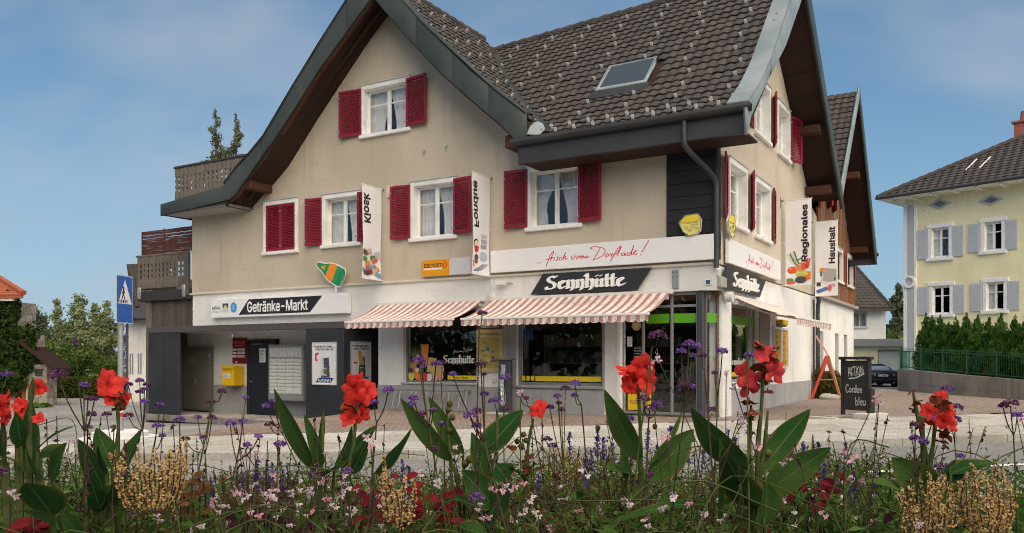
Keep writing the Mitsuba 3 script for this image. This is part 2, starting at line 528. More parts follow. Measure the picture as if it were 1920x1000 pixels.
def hp(name, mesh, mat, smooth=False, parent=None):
    return put(name, mesh, mat, parent or hk, smooth)


# ------------------------------------------------------------------ roof shapes: heights of the tiled surfaces
MQ = np.array([-1.02, -0.2, 0.65, 2.0, 4.1, 9.65])
MZ = np.array([5.93, 6.47, 7.18, 8.55, 10.50, 6.15])
GP = np.array([-13.74, -13.22, -12.7, -12.17, -11.07, -9.17, -8.35, -7.5, -6.78, -5.41, -4.6, -3.97, -3.0])
GZ = np.array([5.93, 6.33, 6.65, 7.05, 8.2, 10.06, 10.72, 9.80, 9.00, 7.65, 6.95, 6.45, 5.60])


def zm(q, p=0.0):
    tilt = 0.055 * (np.asarray(p) + 4.0) * np.clip((np.asarray(q) + 1) / 5, 0, 1)
    return np.interp(q, MQ, MZ) + tilt


def zc(p):
    return np.interp(p, GP, GZ)


def valley_p(q):
    ps = np.linspace(-8.35, -3.2, 600)
    ok = zm(q, ps) >= zc(ps)
    return ps[np.argmax(ok)] if ok.any() else -3.3


# roof decks (boarded underside)
def strip_slab(rows, th):
    """rows: list of (point at one edge, point at the other edge) -> slab th thick below"""
    top = np.array([[a, b] for a, b in rows])
    bot = top - [0, 0, th]
    loop = np.stack([top[:, 0], top[:, 1], bot[:, 1], bot[:, 0], top[:, 0]], 1)
    m = grid_mesh(loop)
    ends = [trimesh.Trimesh(np.array([r[0][0], r[0][1], b[0][1], b[0][0]]), [[0, 1, 2], [0, 2, 3]], process=False) for r, b in (([top[0]], [bot[0]]), ([top[-1]], [bot[-1]]))]
    return cat([m] + ends)


qs = np.unique(np.r_[MQ[:-1], np.linspace(-0.84, 4.1, 14)])
qs = qs[qs >= -0.84]
deck = []
deck.append(strip_slab([(np.array([valley_p(q), q, zm(q, valley_p(q)) - 0.05]), np.array([0.86, q, zm(q, 0.86) - 0.05])) for q in qs], 0.42))
bk = [4.1, 6.9, 9.66]
deck.append(strip_slab([(np.array([-8.3, q, zm(q, -8.3) - 0.05]), np.array([0.86, q, zm(q, 0.86) - 0.05])) for q in bk], 0.42))
pl = [p for p in GP if p <= -8.35]
deck.append(strip_slab([(np.array([p, -0.87, zc(p) - 0.05]), np.array([p, 9.0, zc(p) - 0.05])) for p in pl], 0.46))
pr = np.unique(np.r_[[p for p in GP if -8.35 <= p <= -3.97], np.linspace(-8.35, -3.97, 10)])


def valley_q(p):
    qq = np.linspace(-0.9, 4.1, 600)
    return qq[np.argmax(zm(qq, p) >= zc(p))] if (zm(qq, p) >= zc(p)).any() else 4.1


deck.append(strip_slab([(np.array([p, -0.87, zc(p) - 0.05]), np.array([p, max(valley_q(p), -0.5), zc(p) - 0.05])) for p in pr], 0.46))
RQ, RZ = np.array([9.62, 13.1, 17.45]), np.array([6.25, 10.15, 5.10])
deck.append(strip_slab([(np.array([-6, q, z - 0.05]), np.array([0.86, q, z - 0.05])) for q, z in zip(RQ, RZ)], 0.30))
roof = hp("roof", house(cat(deck)), "wood_dark")
tag(roof, "dark tiled roof with greenish metal verges and snow guards")


# tiles: one wave per tile, butt edge downhill
def tile_mesh(w, l, n=7):
    x = np.linspace(0, w, n)
    h = 0.030 * (0.5 - 0.5 * np.cos(2 * np.pi * x / w)) ** 0.8
    rows = [np.stack([x, 0 * x + 0.05, h - 0.046], 1), np.stack([x, 0 * x, h + 0.004], 1), np.stack([x, 0 * x + 0.004, h + 0.020], 1), np.stack([x, 0 * x + 0.03, h + 0.022], 1), np.stack([x, 0 * x + l, h - 0.018], 1)]
    return grid_mesh(np.array(rows))


TW, TL = 0.225, 0.292
TILE = tile_mesh(TW - 0.004, TL + 0.04)
tile_entries = [mikit.ply(TILE, f"roof_clay_{i}", smooth=35) for i in range(3)]
trng = np.random.default_rng(5)
tiles, guards = [], []


def course(path, n_max=60):
    """points every TL metres along a polyline of (run, height)"""
    path = np.array(path)
    s = np.r_[0, np.cumsum(np.hypot(*np.diff(path, axis=0).T))]
    d = np.arange(0, s[-1] - 0.1, TL)
    return np.stack([np.interp(d, s, path[:, 0]), np.interp(d, s, path[:, 1])], 1), np.stack([np.interp(d + TL, s, path[:, 0]), np.interp(d + TL, s, path[:, 1])], 1)


def tile_place(o, u, v):
    w = np.cross(u, v)
    w /= np.linalg.norm(w)
    o = o + w * trng.normal(0, 0.003)
    a = trng.normal(0, 0.008)
    M = np.eye(4)
    M[:3, 0], M[:3, 1], M[:3, 2], M[:3, 3] = u * math.cos(a) + w * math.sin(a), v, w, o
    return HOUSE @ M


lo, hi = course(list(zip(MQ[:5], MZ[:5])))
SKY_P, SKY_Q = (-3.05, -1.72), (0.70, 1.50)
for i, ((q0, z0), (q1, z1)) in enumerate(zip(lo, hi)):
    p = 0.86 - TW
    k = 0
    while p > -8.3:
        pm_ = p + TW / 2
        zz = zm((q0 + q1) / 2, pm_)
        if zz > zc(pm_) + 0.02 and not (SKY_P[0] < pm_ < SKY_P[1] and SKY_Q[0] < (q0 + q1) / 2 < SKY_Q[1]):
            o = np.array([p, q0, zm(q0, p)])
            v = np.array([0, q1 - q0, float(zm(q1, p) - zm(q0, p))])
            v /= np.linalg.norm(v)
            u = np.array([TW, 0, float(zm(q0, p + TW) - zm(q0, p))])
            u /= np.linalg.norm(u)
            tiles.append((tile_place(o, u, v), "m"))
            if i in (1, 2):
                g = (k + i) % 2 == 1
            else:
                g = i >= 4 and i % 2 == 0 and (k - i // 9) % 5 == 2
            if g:
                guards.append(tile_place(o + v * 0.05 + np.array([TW / 2, 0, 0]), u, v))
        p -= TW
        k += 1
# right-hand slope of the front gable
prf = [p for p in GP if -8.35 <= p <= -3.97][::-1]
lo, hi = course([(-p, zc(p)) for p in prf])
for i, ((p0, z0), (p1, z1)) in enumerate(zip(lo, hi)):
    p0, p1 = -p0, -p1
    q = -0.78
    k = 0
    while q < 4.0:
        if zc((p0 + p1) / 2) > zm(q + TW / 2, (p0 + p1) / 2) + 0.02:
            v = np.array([p1 - p0, 0, z1 - z0])
            v /= np.linalg.norm(v)
            u = np.array([0, 1.0, 0])
            tiles.append((tile_place(np.array([p0, q, z0]), u, v), "g"))
            if k in (1, 6, 11, 16) and i % 2 == 0 and i > 0:
                guards.append(tile_place(np.array([p0, q + TW / 2, z0]) + v * 0.05, u, v))
        q += TW
        k += 1
near = [t for t in tiles if t[1] == "m"]
cam = np.array([0, 0, EYE])
tiles.sort(key=lambda t: np.linalg.norm(t[0][:3, 3] - cam) + (6 if t[1] == "g" else 0))
for M, _ in tiles[:300]:
    copy_entry(tile_entries[trng.choice(3, p=[0.5, 0.3, 0.2])], roof, "tile", T(M))
rest = [M for M, _ in tiles[300:]]
# near slope of the second gable behind
for i, ((q0, z0), (q1, z1)) in enumerate(zip(*course([(9.75, 6.4), (13.1, 10.15)]))):
    p = 0.84 - TW
    while p > -1.6:
        v = np.array([0, q1 - q0, z1 - z0])
        rest.append(tile_place(np.array([p, q0, z0]), np.array([1.0, 0, 0]), v / np.linalg.norm(v)))
        p -= TW
far_tiles = {0: [], 1: [], 2: []}
for M in rest:
    t = TILE.copy()
    t.apply_transform(M)
    far_tiles[trng.choice(3, p=[0.5, 0.3, 0.2])].append(t)
for i, ms in far_tiles.items():
    tag(hp("upper_tiles", cat(ms), f"roof_clay_{i}", 35, roof), kind="stuff")
gm = box(-0.034, 0.034, -0.056, -0.046, 0.01, 0.100)
gent = mikit.ply(gm, fl(0.86, 0.87, 0.88, 0.4, 0.5))
for M in guards[:220]:
    copy_entry(gent, roof, "snow_guard", T(M))
# ridge caps
for nm, a, b in (("m", (-8.35, 4.1, float(zm(4.1, -8.3))), (0.86, 4.1, float(zm(4.1, .86)))), ("g", (-8.35, -0.85, 10.72), (-8.35, 4.1, 10.72))):
    a, b = np.array(a), np.array(b)
    n = int(np.linalg.norm(b - a) / 0.36)
    for k in range(n):
        s, e = a + (b - a) * k / n, a + (b - a) * (k + 1.12) / n
        hp("ridge_cap", house(tube([s + [0, 0, -0.02], e + [0, 0, 0.0]], [0.105, 0.12], 10)), f"roof_clay_{k % 3}", 40, roof)
# valley flashing between main roof and front gable
vq = np.linspace(-0.75, 4.0, 14)
vp = np.array([[valley_p(q), q, zm(q, valley_p(q)) + 0.025] for q in vq])
hp("valley_gutter", house(grid_mesh(np.stack([vp + [-0.10, -0.02, 0.07], vp, vp + [0.10, 0.02, 0.05]], 1))), "metal_green", 60, roof)
# lead apron at the valley foot
hp("lead_apron", house(grid_mesh(np.array([[[-4.0, -0.9, 6.10], [-3.62, -0.92, 6.03]], [[-4.03, -0.72, 6.35], [-3.6, -0.72, 6.20]], [[-4.0, -0.45, 6.52], [-3.8, -0.45, 6.42]]]))), "metal_zinc", 60, roof)

# verge fascias -------------------------------------------------
up = lambda pts, d: [(a, b + d) for a, b in pts]
ftop_l = [(-8.35, 10.95), (-9.17, 10.22), (-10.12, 9.30), (-11.07, 8.34), (-12.17, 7.18), (-12.69, 6.80), (-13.22, 6.46), (-13.74, 6.06)]
flow_l = [(-8.35, 10.12), (-10.12, 8.64), (-11.47, 7.30), (-12.48, 6.43), (-13.30, 5.68), (-13.55, 5.58), (-13.74, 5.62)]
ftop_r = [(-8.35, 10.95), (-7.5, 9.93), (-6.78, 9.13), (-5.41, 7.78), (-4.6, 7.08), (-3.97, 6.57)]
flow_r = [(-8.35, 10.12), (-7.34, 8.97), (-6.39, 7.97), (-5.63, 7.27), (-4.62, 6.39), (-4.24, 6.00), (-3.97, 5.97)]
for top, low, cuts in ((ftop_l, flow_l, [-13.8, -12.3, -10.7, -9.2, -8.35]), (ftop_r, flow_r, [-8.35, -7.0, -5.95, -4.95, -3.9])):
    whole = Polygon(top + low[::-1]).buffer(0)
    for a, b in zip(cuts[:-1], cuts[1:]):
        hp("fascia_panel", front(whole.intersection(sbox(a + 0.004, 0, b - 0.004, 20)), -0.93, -0.86), "metal_green", 0, roof)
    cap = LineString(top).buffer(0.028, cap_style=2)
    hp("verge_cap", front(cap, -0.945, -0.62), "metal_green", 0, roof)
    in_ = Polygon(up(low, 0.02) + up(low[::-1], -0.07)).buffer(0)
    hp("verge_rafter", front(Polygon(up(low, 0.20) + up(low[::-1], -0.05)).buffer(0), -0.86, -0.74), "wood_verge", 0, roof)
    hp("rafter", front(Polygon(up(low, 0.25) + up(low[::-1], -0.02)).buffer(0), -0.45, -0.30), "wood_dark", 0, roof)
ft = [(-1.12, 5.99), (-0.2, 6.62), (0.65, 7.34), (2.47, 9.22), (4.08, 10.95)]
fw = [(-1.08, 5.37), (-0.82, 5.78), (0.42, 6.80), (2.10, 8.08), (3.78, 9.72), (4.08, 10.05)]
whole = Polygon(ft + fw[::-1]).buffer(0)
for a, b in ((-1.2, 0.05), (0.05, 0.75), (0.75, 1.6), (1.6, 4.1)):
    hp("fascia_panel", side(whole.intersection(sbox(a + 0.004, 0, b - 0.004, 20)), 0.87, 0.94), "metal_zinc", 0, roof)
hp("verge_cap", side(LineString(ft).buffer(0.025, cap_style=2), 0.55, 0.955), "metal_zinc", 0, roof)
hp("fascia_panel", side(Polygon([(4.08, 10.95), (9.66, 6.15), (9.66, 5.62), (4.08, 10.28)]), 0.87, 0.94), "metal_green", 0, roof)
hp("fascia_panel", side(Polygon([(9.62, 6.42), (13.1, 10.32), (13.1, 9.9), (9.70, 6.02)]), 0.87, 0.94), "metal_zinc", 0, roof)
hp("fascia_panel", side(Polygon([(13.1, 10.32), (17.5, 5.20), (17.5, 4.72), (17.25, 4.72), (13.1, 9.75)]), 0.87, 0.94), "metal_green", 0, roof)
hp("rear_eave_board", fbox(-6, 0.93, 17.30, 17.48, 4.72, 5.12), "metal_dark", parent=roof)
hp("rear_gutter", house(tube([[-6, 17.60, 5.12], [0.98, 17.60, 5.12]], 0.075, 8)), "metal_dark", 40, roof)

# eave of the main roof on the street side
hp("eave_fascia", fbox(-4.16, 0.87, -0.95, -0.86, 5.44, 5.88, 0.01), "metal_dark", parent=roof)
gut = Polygon([(-1.13, 5.98), (-0.93, 5.98), (-0.93, 5.86), (-0.97, 5.83), (-1.07, 5.84), (-1.12, 5.89)])
M_ = np.array([[0, 0, 1, -4.26], [1, 0, 0, 0], [0, 1, 0, 0], [0, 0, 0, 1.0]])
hp("gutter", house(ext(gut, 5.24, M_)), "metal_dark", 0, roof)
hp("eave_soffit", fbox(-4.1, 0.85, -0.86, 0.0, 5.46, 5.50), "wood_dark", parent=roof)
# purlin ends
for p, z in ((-12.95, 6.02), (-4.45, 6.06)):
    hp("purlin", fbox(p - 0.14, p + 0.14, -0.80, 0.0, z - 0.17, z + 0.12, 0.015), "wood_verge", parent=roof)
for q, z in ((9.0, 6.12), (17.0, 5.25), (7.35, 7.5), (14.6, 7.6), (12.3, 7.9)):
    hp("purlin", fbox(-0.1, 0.72, q - 0.15, q + 0.15, z - 0.1, z + 0.13, 0.015), "wood_verge", parent=roof)
# skylight
sl = []
zf = lambda q: float(zm(q, -2.4))
su = np.array([0, SKY_Q[1] - SKY_Q[0], zf(SKY_Q[1]) - zf(SKY_Q[0])])
L_ = np.linalg.norm(su)
su /= L_
SM = HOUSE @ frame_matrix([-3.03, SKY_Q[0], zf(SKY_Q[0]) + 0.02], [1, 0, 0], su)
W_ = 1.24
ring = sbox(0, 0, W_, L_).difference(sbox(0.07, 0.10, W_ - 0.07, L_ - 0.07))
sk = hp("skylight", ext(ring, 0.075, SM), "metal_zinc", 0, roof)
hp("skylight_apron", ext(sbox(-0.10, -0.32, W_ + 0.1, 0.0), 0.055, SM), "metal_dark", 0, roof)
g_ = ext(sbox(0.07, 0.10, W_ - 0.07, L_ - 0.07), 0.02, SM @ np.array([[1, 0, 0, 0], [0, 1, 0, 0], [0, 0, 1, 0.04], [0, 0, 0, 1.0]]))
hp("skylight_pane", g_, fl(0.06, 0.075, 0.085, 0.12, 0.6), 0, roof)

# ------------------------------------------------------------------ walls
def win_hole(w):
    return sbox(w[0] + 0.09, w[2] + 0.05, w[1] - 0.09, w[3] - 0.10)


FW = [  # frame p0, p1, z0, z1, shutters (p0, p1) left, right, closed
    (-9.50, -7.87, 6.97, 8.32, (-10.19, -9.46), (-7.96, -7.28), False),
    (-13.15, -11.80, 4.13, 5.62, None, None, True),
    (-10.88, -9.52, 4.17, 5.59, (-11.43, -10.86), (-9.58, -8.98), False),
    (-7.86, -6.44, 4.13, 5.61, (-8.44, -7.84), (-6.50, -5.95), False),
    (-4.46, -3.05, 4.13, 5.61, (-5.02, -4.42), (-3.11, -2.53), False)]
under = [(-16.27, 3.12), (0, 3.12), (0, 5.5), (-4.2, 5.5)] + [(p, float(zc(p)) - 0.25) for p in GP[::-1] if -13.6 < p < -4.2] + [(-13.6, 5.6), (-16.27, 5.6)]
wall = Polygon(under).buffer(0)
for w in FW:
    wall = wall.difference(win_hole(w))
fwall = hp("front_wall", front(wall, 0.0, 0.30), "plaster_beige")
hp("wall_ledge", fbox(-16.33, -0.02, -0.05, 0.10, 3.08, 3.135, 0.008), fl(0.62, 0.58, 0.48, 0.8))
RW = [(0.88, 2.33, 4.05, 5.48), (3.03, 4.56, 4.05, 5.48), (3.06, 4.50, 6.52, 7.95), (5.35, 6.75, 6.52, 7.92)]
rw = Polygon([(0.0, 3.12), (11.6, 3.12), (11.6, 5.4), (9.66, 5.9), (4.1, 10.2), (0, 6.4)])
for w in RW:
    rw = rw.difference(sbox(w[0] + 0.05, w[2] + 0.05, w[1] - 0.05, w[3] - 0.05))
rwall = hp("side_wall", side(rw, -0.30, -0.002), "plaster_beige")
hp("left_wall", fbox(-16.265, -15.95, 0.305, 12, 2.2, 5.6), "plaster_beige")
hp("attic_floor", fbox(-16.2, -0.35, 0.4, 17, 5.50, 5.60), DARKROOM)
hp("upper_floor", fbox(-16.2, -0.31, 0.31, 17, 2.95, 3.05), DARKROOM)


# windows -------------------------------------------------------
def louvre_shutter(w, h, closed=False):
    """(frame, slats): hinged at x = 0, in x, z; thickness along y"""
    t = 0.04
    fr = [box(0, 0.06, 0, t, 0, h, 0.004), box(w - 0.06, w, 0, t, 0, h, 0.004), box(0.06, w - 0.06, 0, t, 0, 0.08, 0.004), box(0.06, w - 0.06, 0, t, h - 0.07, h, 0.004)]
    n = int((h - 0.15) / 0.042)
    sl = []
    for k in range(n):
        z = 0.09 + k * (h - 0.16) / n
        v = np.array([[0.055, 0.006, z], [w - 0.055, 0.006, z], [w - 0.055, 0.034, z + 0.034], [0.055, 0.034, z + 0.034]])
        sl.append(trimesh.Trimesh(np.vstack([v, v + [0, 0.002, 0.008]]), [[0, 1, 2], [0, 2, 3], [4, 6, 5], [4, 7, 6], [0, 4, 5], [0, 5, 1], [3, 2, 6], [3, 6, 7]], process=False))
    return cat(fr), cat(sl)


def shutter(M, w, h, extra=True):
    a, b = louvre_shutter(w, h)
    a.apply_transform(M)
    b.apply_transform(M)
    s = hp("shutter", a, "paint_red")
    tag(hp("louvre_slats", b, "paint_red", 0, s), kind="stuff")
    hp("hinge", cat([fix(box(-0.05, 0.03, -0.012, 0.006, z, z + 0.035), M) for z in (0.12, h - 0.2)]), STEEL, 0, s)
    return s


def fix(m, M):
    m = m.copy()
    m.apply_transform(M)
    return m


def window_unit(M, w, h, depth=0.2, curtain=True, sash_color="paint_white", casing=0.10, seed=0, plain=False):
    """a window in a hole w by h: x right, y into the wall, z up, origin at the outer bottom left of its frame"""
    c = casing
    fr = [box(-0.0, c, -0.045, 0.004, 0, h, 0.006), box(w - c, w, -0.045, 0.004, 0, h, 0.006), box(c, w - c, -0.045, 0.004, h - 0.12, h, 0.006)]
    rv = [box(c - 0.02, c + 0.005, 0.0, depth, 0.05, h - 0.1), box(w - c - 0.005, w - c + 0.02, 0.0, depth, 0.05, h - 0.1), box(c, w - c, 0.0, depth, h - 0.125, h - 0.10), box(c, w - c, 0.0, depth, 0.03, 0.06)]
    k = hp("window", fix(cat(fr + rv), M), sash_color)
    hp("sill", fix(box(-0.03, w + 0.03, -0.09, 0.02, -0.04, 0.05, 0.008), M), sash_color, 0, k)
    hp("lintel_cover", fix(box(-0.02, w + 0.02, -0.075, 0.01, h, h + 0.03, 0.005), M), LGREY, 0, k)
    x0, x1, z0, z1 = c + 0.006, w - c - 0.006, 0.062, h - 0.127
    y0, y1 = depth - 0.06, depth
    s = 0.055
    xm = (x0 + x1) / 2
    sash = [box(x0, x0 + s, y0, y1, z0, z1, 0.006), box(x1 - s, x1, y0, y1, z0, z1, 0.006), box(x0 + s, x1 - s, y0, y1, z0, z0 + s, 0.006), box(x0 + s, x1 - s, y0, y1, z1 - s, z1, 0.006), box(xm - 0.05, xm + 0.05, y0 - 0.012, y1, z0 + s, z1 - s, 0.006)]
    zb = z0 + (z1 - z0) * 0.66
    sash += [box(x0 + s, xm - 0.05, y0 + 0.01, y1 - 0.01, zb - 0.014, zb + 0.014, 0.004), box(xm + 0.05, x1 - s, y0 + 0.01, y1 - 0.01, zb - 0.014, zb + 0.014, 0.004)]
    hp("sash", fix(cat(sash), M), sash_color, 0, k)
    for a, b in ((x0 + s, xm - 0.05), (xm + 0.05, x1 - s)):
        for e, f in ((z0 + s, zb - 0.014), (zb + 0.014, z1 - s)):
            q = trimesh.Trimesh([[a, y1 - 0.03, e], [b, y1 - 0.03, e], [b, y1 - 0.03, f], [a, y1 - 0.03, f]], [[0, 1, 2], [0, 2, 3]], process=False)
            hp("pane", fix(q, M), "pane_glass", 0, k)
    if curtain:
        r = np.random.default_rng(seed)
        amt, bow = r.uniform(0.08, 0.6, 2), r.uniform(0.42, 0.62, 2)
        for sgn, (a, b) in ((0, (x0 - 0.02, xm + 0.02)), (1, (xm - 0.02, x1 + 0.02))):
            nx, nz = 40, 10
            t = np.linspace(0, 1, nx)
            P = np.zeros((nz, nx, 3))
            ph = r.uniform(0, 6)
            for i, zz in enumerate(np.linspace(z1, z0, nz)):
                f = i / (nz - 1)
                gather = 1 - amt[sgn] * math.sin(min(f * 1.25, 1) * math.pi * bow[sgn]) ** 1.6
                e = a + (b - a) * (t * gather if sgn == 0 else 1 - (1 - t) * gather)
                P[i] = np.stack([e, y1 + 0.10 + 0.016 * np.sin(t * 34 + ph) + 0 * t, np.full(nx, zz)], 1)
            hp("curtain", fix(grid_mesh(P), M), "curtain_cloth", True, k)
    return k


def MF(p, q, z, ang=0.0):
    c, s = math.cos(ang), math.sin(ang)
    M = np.array([[c, -s, 0, p], [s, c, 0, q], [0, 0, 1, z], [0, 0, 0, 1.0]])
    return HOUSE @ M


def MS(p, q, z, ang=0.0):
    """on the right-hand wall: x runs back along the wall, y into the house"""
    c, s = math.cos(ang), math.sin(ang)
    R_ = np.array([[0, -1, 0, p], [1, 0, 0, q], [0, 0, 1, z], [0, 0, 0, 1.0]])
    return HOUSE @ R_ @ np.array([[c, -s, 0, 0], [s, c, 0, 0], [0, 0, 1, 0], [0, 0, 0, 1.0]])


for i, (p0, p1, z0, z1, sl_, sr_, closed) in enumerate(FW):
    window_unit(MF(p0, 0, z0), p1 - p0, z1 - z0, 0.20, not closed, seed=i)
    if closed:
        h = z1 - z0 - 0.19
        wd = (p1 - p0 - 0.2) / 2
        for k in range(2):
            s = shutter(MF(p0 + 0.1 + k * wd + 0.002, -0.03, z0 + 0.06), wd - 0.004, h)
            if k == 0:
                tag(s, "closed red louvred shutter")
    else:
        for k, (a, b) in enumerate((sl_, sr_)):
            tilt = (0.10 if k == 0 else -0.10) + 0.03 * (i % 3)
            M = MF(a, -0.075 - (0.06 if k == 0 else 0.02), z0 + 0.06, tilt)
            shutter(M, b - a, z1 - z0 - 0.12)
for i, (q0, q1, z0, z1) in enumerate(RW):
    window_unit(MS(0, q0, z0), q1 - q0, z1 - z0, 0.24, True, casing=0.05, seed=20 + i)
for a, b, z0, z1, tl in ((0.30, 0.92, 4.12, 5.46, 0.22), (2.36, 2.98, 4.12, 5.46, 0.38), (4.58, 5.20, 4.12, 5.46, 0.16), (2.42, 3.02, 6.58, 7.85, 0.2), (4.56, 5.20, 6.58, 7.88, 0.34), (6.78, 7.35, 6.58, 7.84, -0.35)):
    shutter(MS(0.06 + (0.20 if tl > 0 else 0.0) * (1 if tl > 0 else 0) * abs(math.sin(tl)) * 3 * (b - a), a, z0, tl), b - a, z1 - z0)

# dark boarded corner on the upper floor
for k in range(9):
    z = 3.20 + k * 0.268
    hp("corner_board", fbox(-1.05, 0.03, -0.035 - 0.004 * (k % 2), 0.0, z, z + 0.262, 0.006), "wood_slate")
    hp("corner_board", fbox(0.0, 0.035 + 0.004 * (k % 2), 0.0, 0.24, z, z + 0.262, 0.006), "wood_slate")
# downpipes
hp("downpipe", house(tube(curve([[-0.33, -1.0, 5.86], [-0.33, -1.0, 5.5], [-0.30, -0.92, 5.3], [-0.05, -0.35, 4.95], [0.03, -0.12, 4.75], [0.04, -0.09, 4.4], [0.04, -0.09, 3.0]]), 0.055, 10)), "metal_dark", 60)
hp("downpipe", house(tube([[0.07, 9.85, 2.95], [0.07, 9.85, -0.1]], 0.035, 10)), "metal_dark", 60)
hp("downpipe", house(tube(curve([[0.10, 10.5, 5.4], [0.10, 10.35, 3.3], [0.13, 10.33, 2.95], [0.10, 10.33, 2.6], [0.10, 10.33, 1.0], [0.10, 10.33, -0.1]]), 0.065, 10)), "metal_dark", 60)

# timber-clad rear part of the right wall: every board its own
rb = np.random.default_rng(8)
q = 10.7
while q < 18.3:
    w = rb.uniform(0.19, 0.26)
    zt = 5.9 if q < 11 else min(float(np.interp(q + w / 2, RQ, RZ)) - 0.35, 9.9) if q > 9.62 else 6
    zt = max(zt, 5.0)
    for a, b in ((3.18, 3.80), (3.80, 5.10), (5.10, 5.95), (5.95, zt)):
        if b - a < 0.15:
            continue
        holes = [(13.9, 15.2), (16.2, 17.5)]
        if (a, b) == (3.80, 5.10) and any(h0 - 0.05 < q + w / 2 < h1 + 0.05 for h0, h1 in holes):
            continue
        hp("cladding_board", fbox(-0.03, 0.045 + rb.uniform(0, 0.012), q, q + w - 0.006, a + 0.003, b - 0.003, 0.005), "wood_brown" if rb.random() < 0.8 else "wood_grey")
    q += w
hp("cladding_sill", fbox(-0.02, 0.16, 10.6, 18.42, 3.08, 3.18, 0.01), fl(0.35, 0.32, 0.28, 0.7))
for q0, q1 in ((13.9, 15.2), (16.2, 17.5)):
    window_unit(MS(0.045, q0, 3.85), q1 - q0, 1.2, 0.15, False, casing=0.05)
    for a, b in ((q0 - 0.62, q0 - 0.02), (q1 + 0.02, q1 + 0.62)):
        sa, sb = louvre_shutter(b - a, 1.2)
        s = hp("shutter", fix(sa, MS(0.11, a, 3.85, 0.05)), fl(0.28, 0.085, 0.05, 0.6))
        tag(s, "weathered brown louvred shutter on the timber wall")
        tag(hp("louvre_slats", fix(sb, MS(0.11, a, 3.85, 0.05)), fl(0.28, 0.085, 0.05, 0.6), 0, s), kind="stuff")
for q0 in (12.1, 13.0):
    sa, sb = louvre_shutter(0.62, 1.35)
    s = hp("shutter", fix(sa, MS(0.30, q0 - 0.2, 6.15, 0.4)), fl(0.40, 0.06, 0.05, 0.55))
    tag(hp("louvre_slats", fix(sb, MS(0.30, q0 - 0.2, 6.15, 0.4)), fl(0.40, 0.06, 0.05, 0.55), 0, s), kind="stuff")
hp("rear_wall", side(Polygon([(11.6, 3.12), (18.4, 3.12), (18.4, 4.9), (17.2, 5.2), (13.1, 9.8), (11.6, 8.2)]), -0.3, -0.035), "wood_dark")

# ------------------------------------------------------------------ ground floor, street side
W1, W2 = (-8.13, -5.88, 0.54, 2.36), (-4.76, -2.54, 0.52, 2.36)
gf = sbox(-16.25, 2.14, 0.0, 3.08).union(sbox(-8.94, -0.35, -2.18, 2.3)).difference(sbox(-2.18, -0.5, 0.01, 2.56))
for w in (W1, W2):
    gf = gf.difference(sbox(w[0], w[2], w[1], w[3]))
hp("shop_wall", front(gf, 0.012, 0.32), "plaster_white")
pd = sbox(-8.95, -0.35, -2.5, 0.46)
hp("plinth", front(pd, 0.0, 0.0115), "plaster_grey")
hp("window_surround", front(sbox(-5.06, 0.46, -2.49, 2.3).difference(sbox(W2[0], W2[2], W2[1], 2.31)), -0.006, 0.011), "plaster_grey")
# right side ground floor
sg = sbox(0.60, -0.4, 18.3, 3.08)
SW = (1.16, 3.55, 0.62, 2.36)
NW = [(11.1, 11.9, 0.6, 2.03), (14.1, 14.85, 0.6, 2.03), (16.0, 16.75, 0.6, 2.03)]
sg = sg.union(sbox(0.33, 2.56, 1, 3.08))
for w in [SW] + NW:
    sg = sg.difference(sbox(w[0], w[2], w[1], w[3]))
hp("shop_side_wall", side(sg, -0.32, -0.012), "plaster_white")
hp("plinth", side(sbox(1.16, -0.4, 9.7, 0.48), -0.0115, 0.004), "plaster_grey")
hp("corner_soffit", fbox(-2.2, -0.02, 0.33, 1.9, 2.50, 2.55), "wood_brown")
for w in NW:
    k = hp("side_window", house(cat([box(-0.3, -0.22, w[0], w[1], w[2], w[3])])), fl(0.25, 0.26, 0.28, 0.3))
    hp("reveal", house(cat([box(-0.30, -0.02, w[0] + 0.002, w[0] + 0.03, w[2] + 0.002, w[3] - 0.002), box(-0.30, -0.02, w[1] - 0.03, w[1] - 0.002, w[2] + 0.002, w[3] - 0.002), box(-0.3, 0.02, w[0], w[1], w[2] - 0.04, w[2])])), LGREY, 0, k)


def glazing(name, M, w, h, bars=(), fr=0.05, mat=None, depth=0.06, rails=()):
    mat = mat or fl(0.20, 0.20, 0.21, 0.45)
    f = [box(0, fr, 0, depth, 0, h, 0.004), box(w - fr, w, 0, depth, 0, h, 0.004), box(fr, w - fr, 0, depth, 0, fr, 0.004), box(fr, w - fr, 0, depth, h - fr, h, 0.004)]
    f += [box(b - fr / 2, b + fr / 2, 0.002, depth - 0.002, fr, h - fr, 0.004) for b in bars]
    f += [box(fr, w - fr, 0.004, depth - 0.004, r - fr / 2, r + fr / 2, 0.004) for r in rails]
    k = hp(name, fix(cat(f), M), mat)
    xs = [0] + list(bars) + [w]
    for a, b in zip(xs[:-1], xs[1:]):
        q = trimesh.Trimesh([[a + fr / 2, depth / 2, fr], [b - fr / 2, depth / 2, fr], [b - fr / 2, depth / 2, h - fr], [a + fr / 2, depth / 2, h - fr]], [[0, 1, 2], [0, 2, 3]], process=False)
        hp("pane", fix(q, M), "shop_glass", 0, k)
    return k


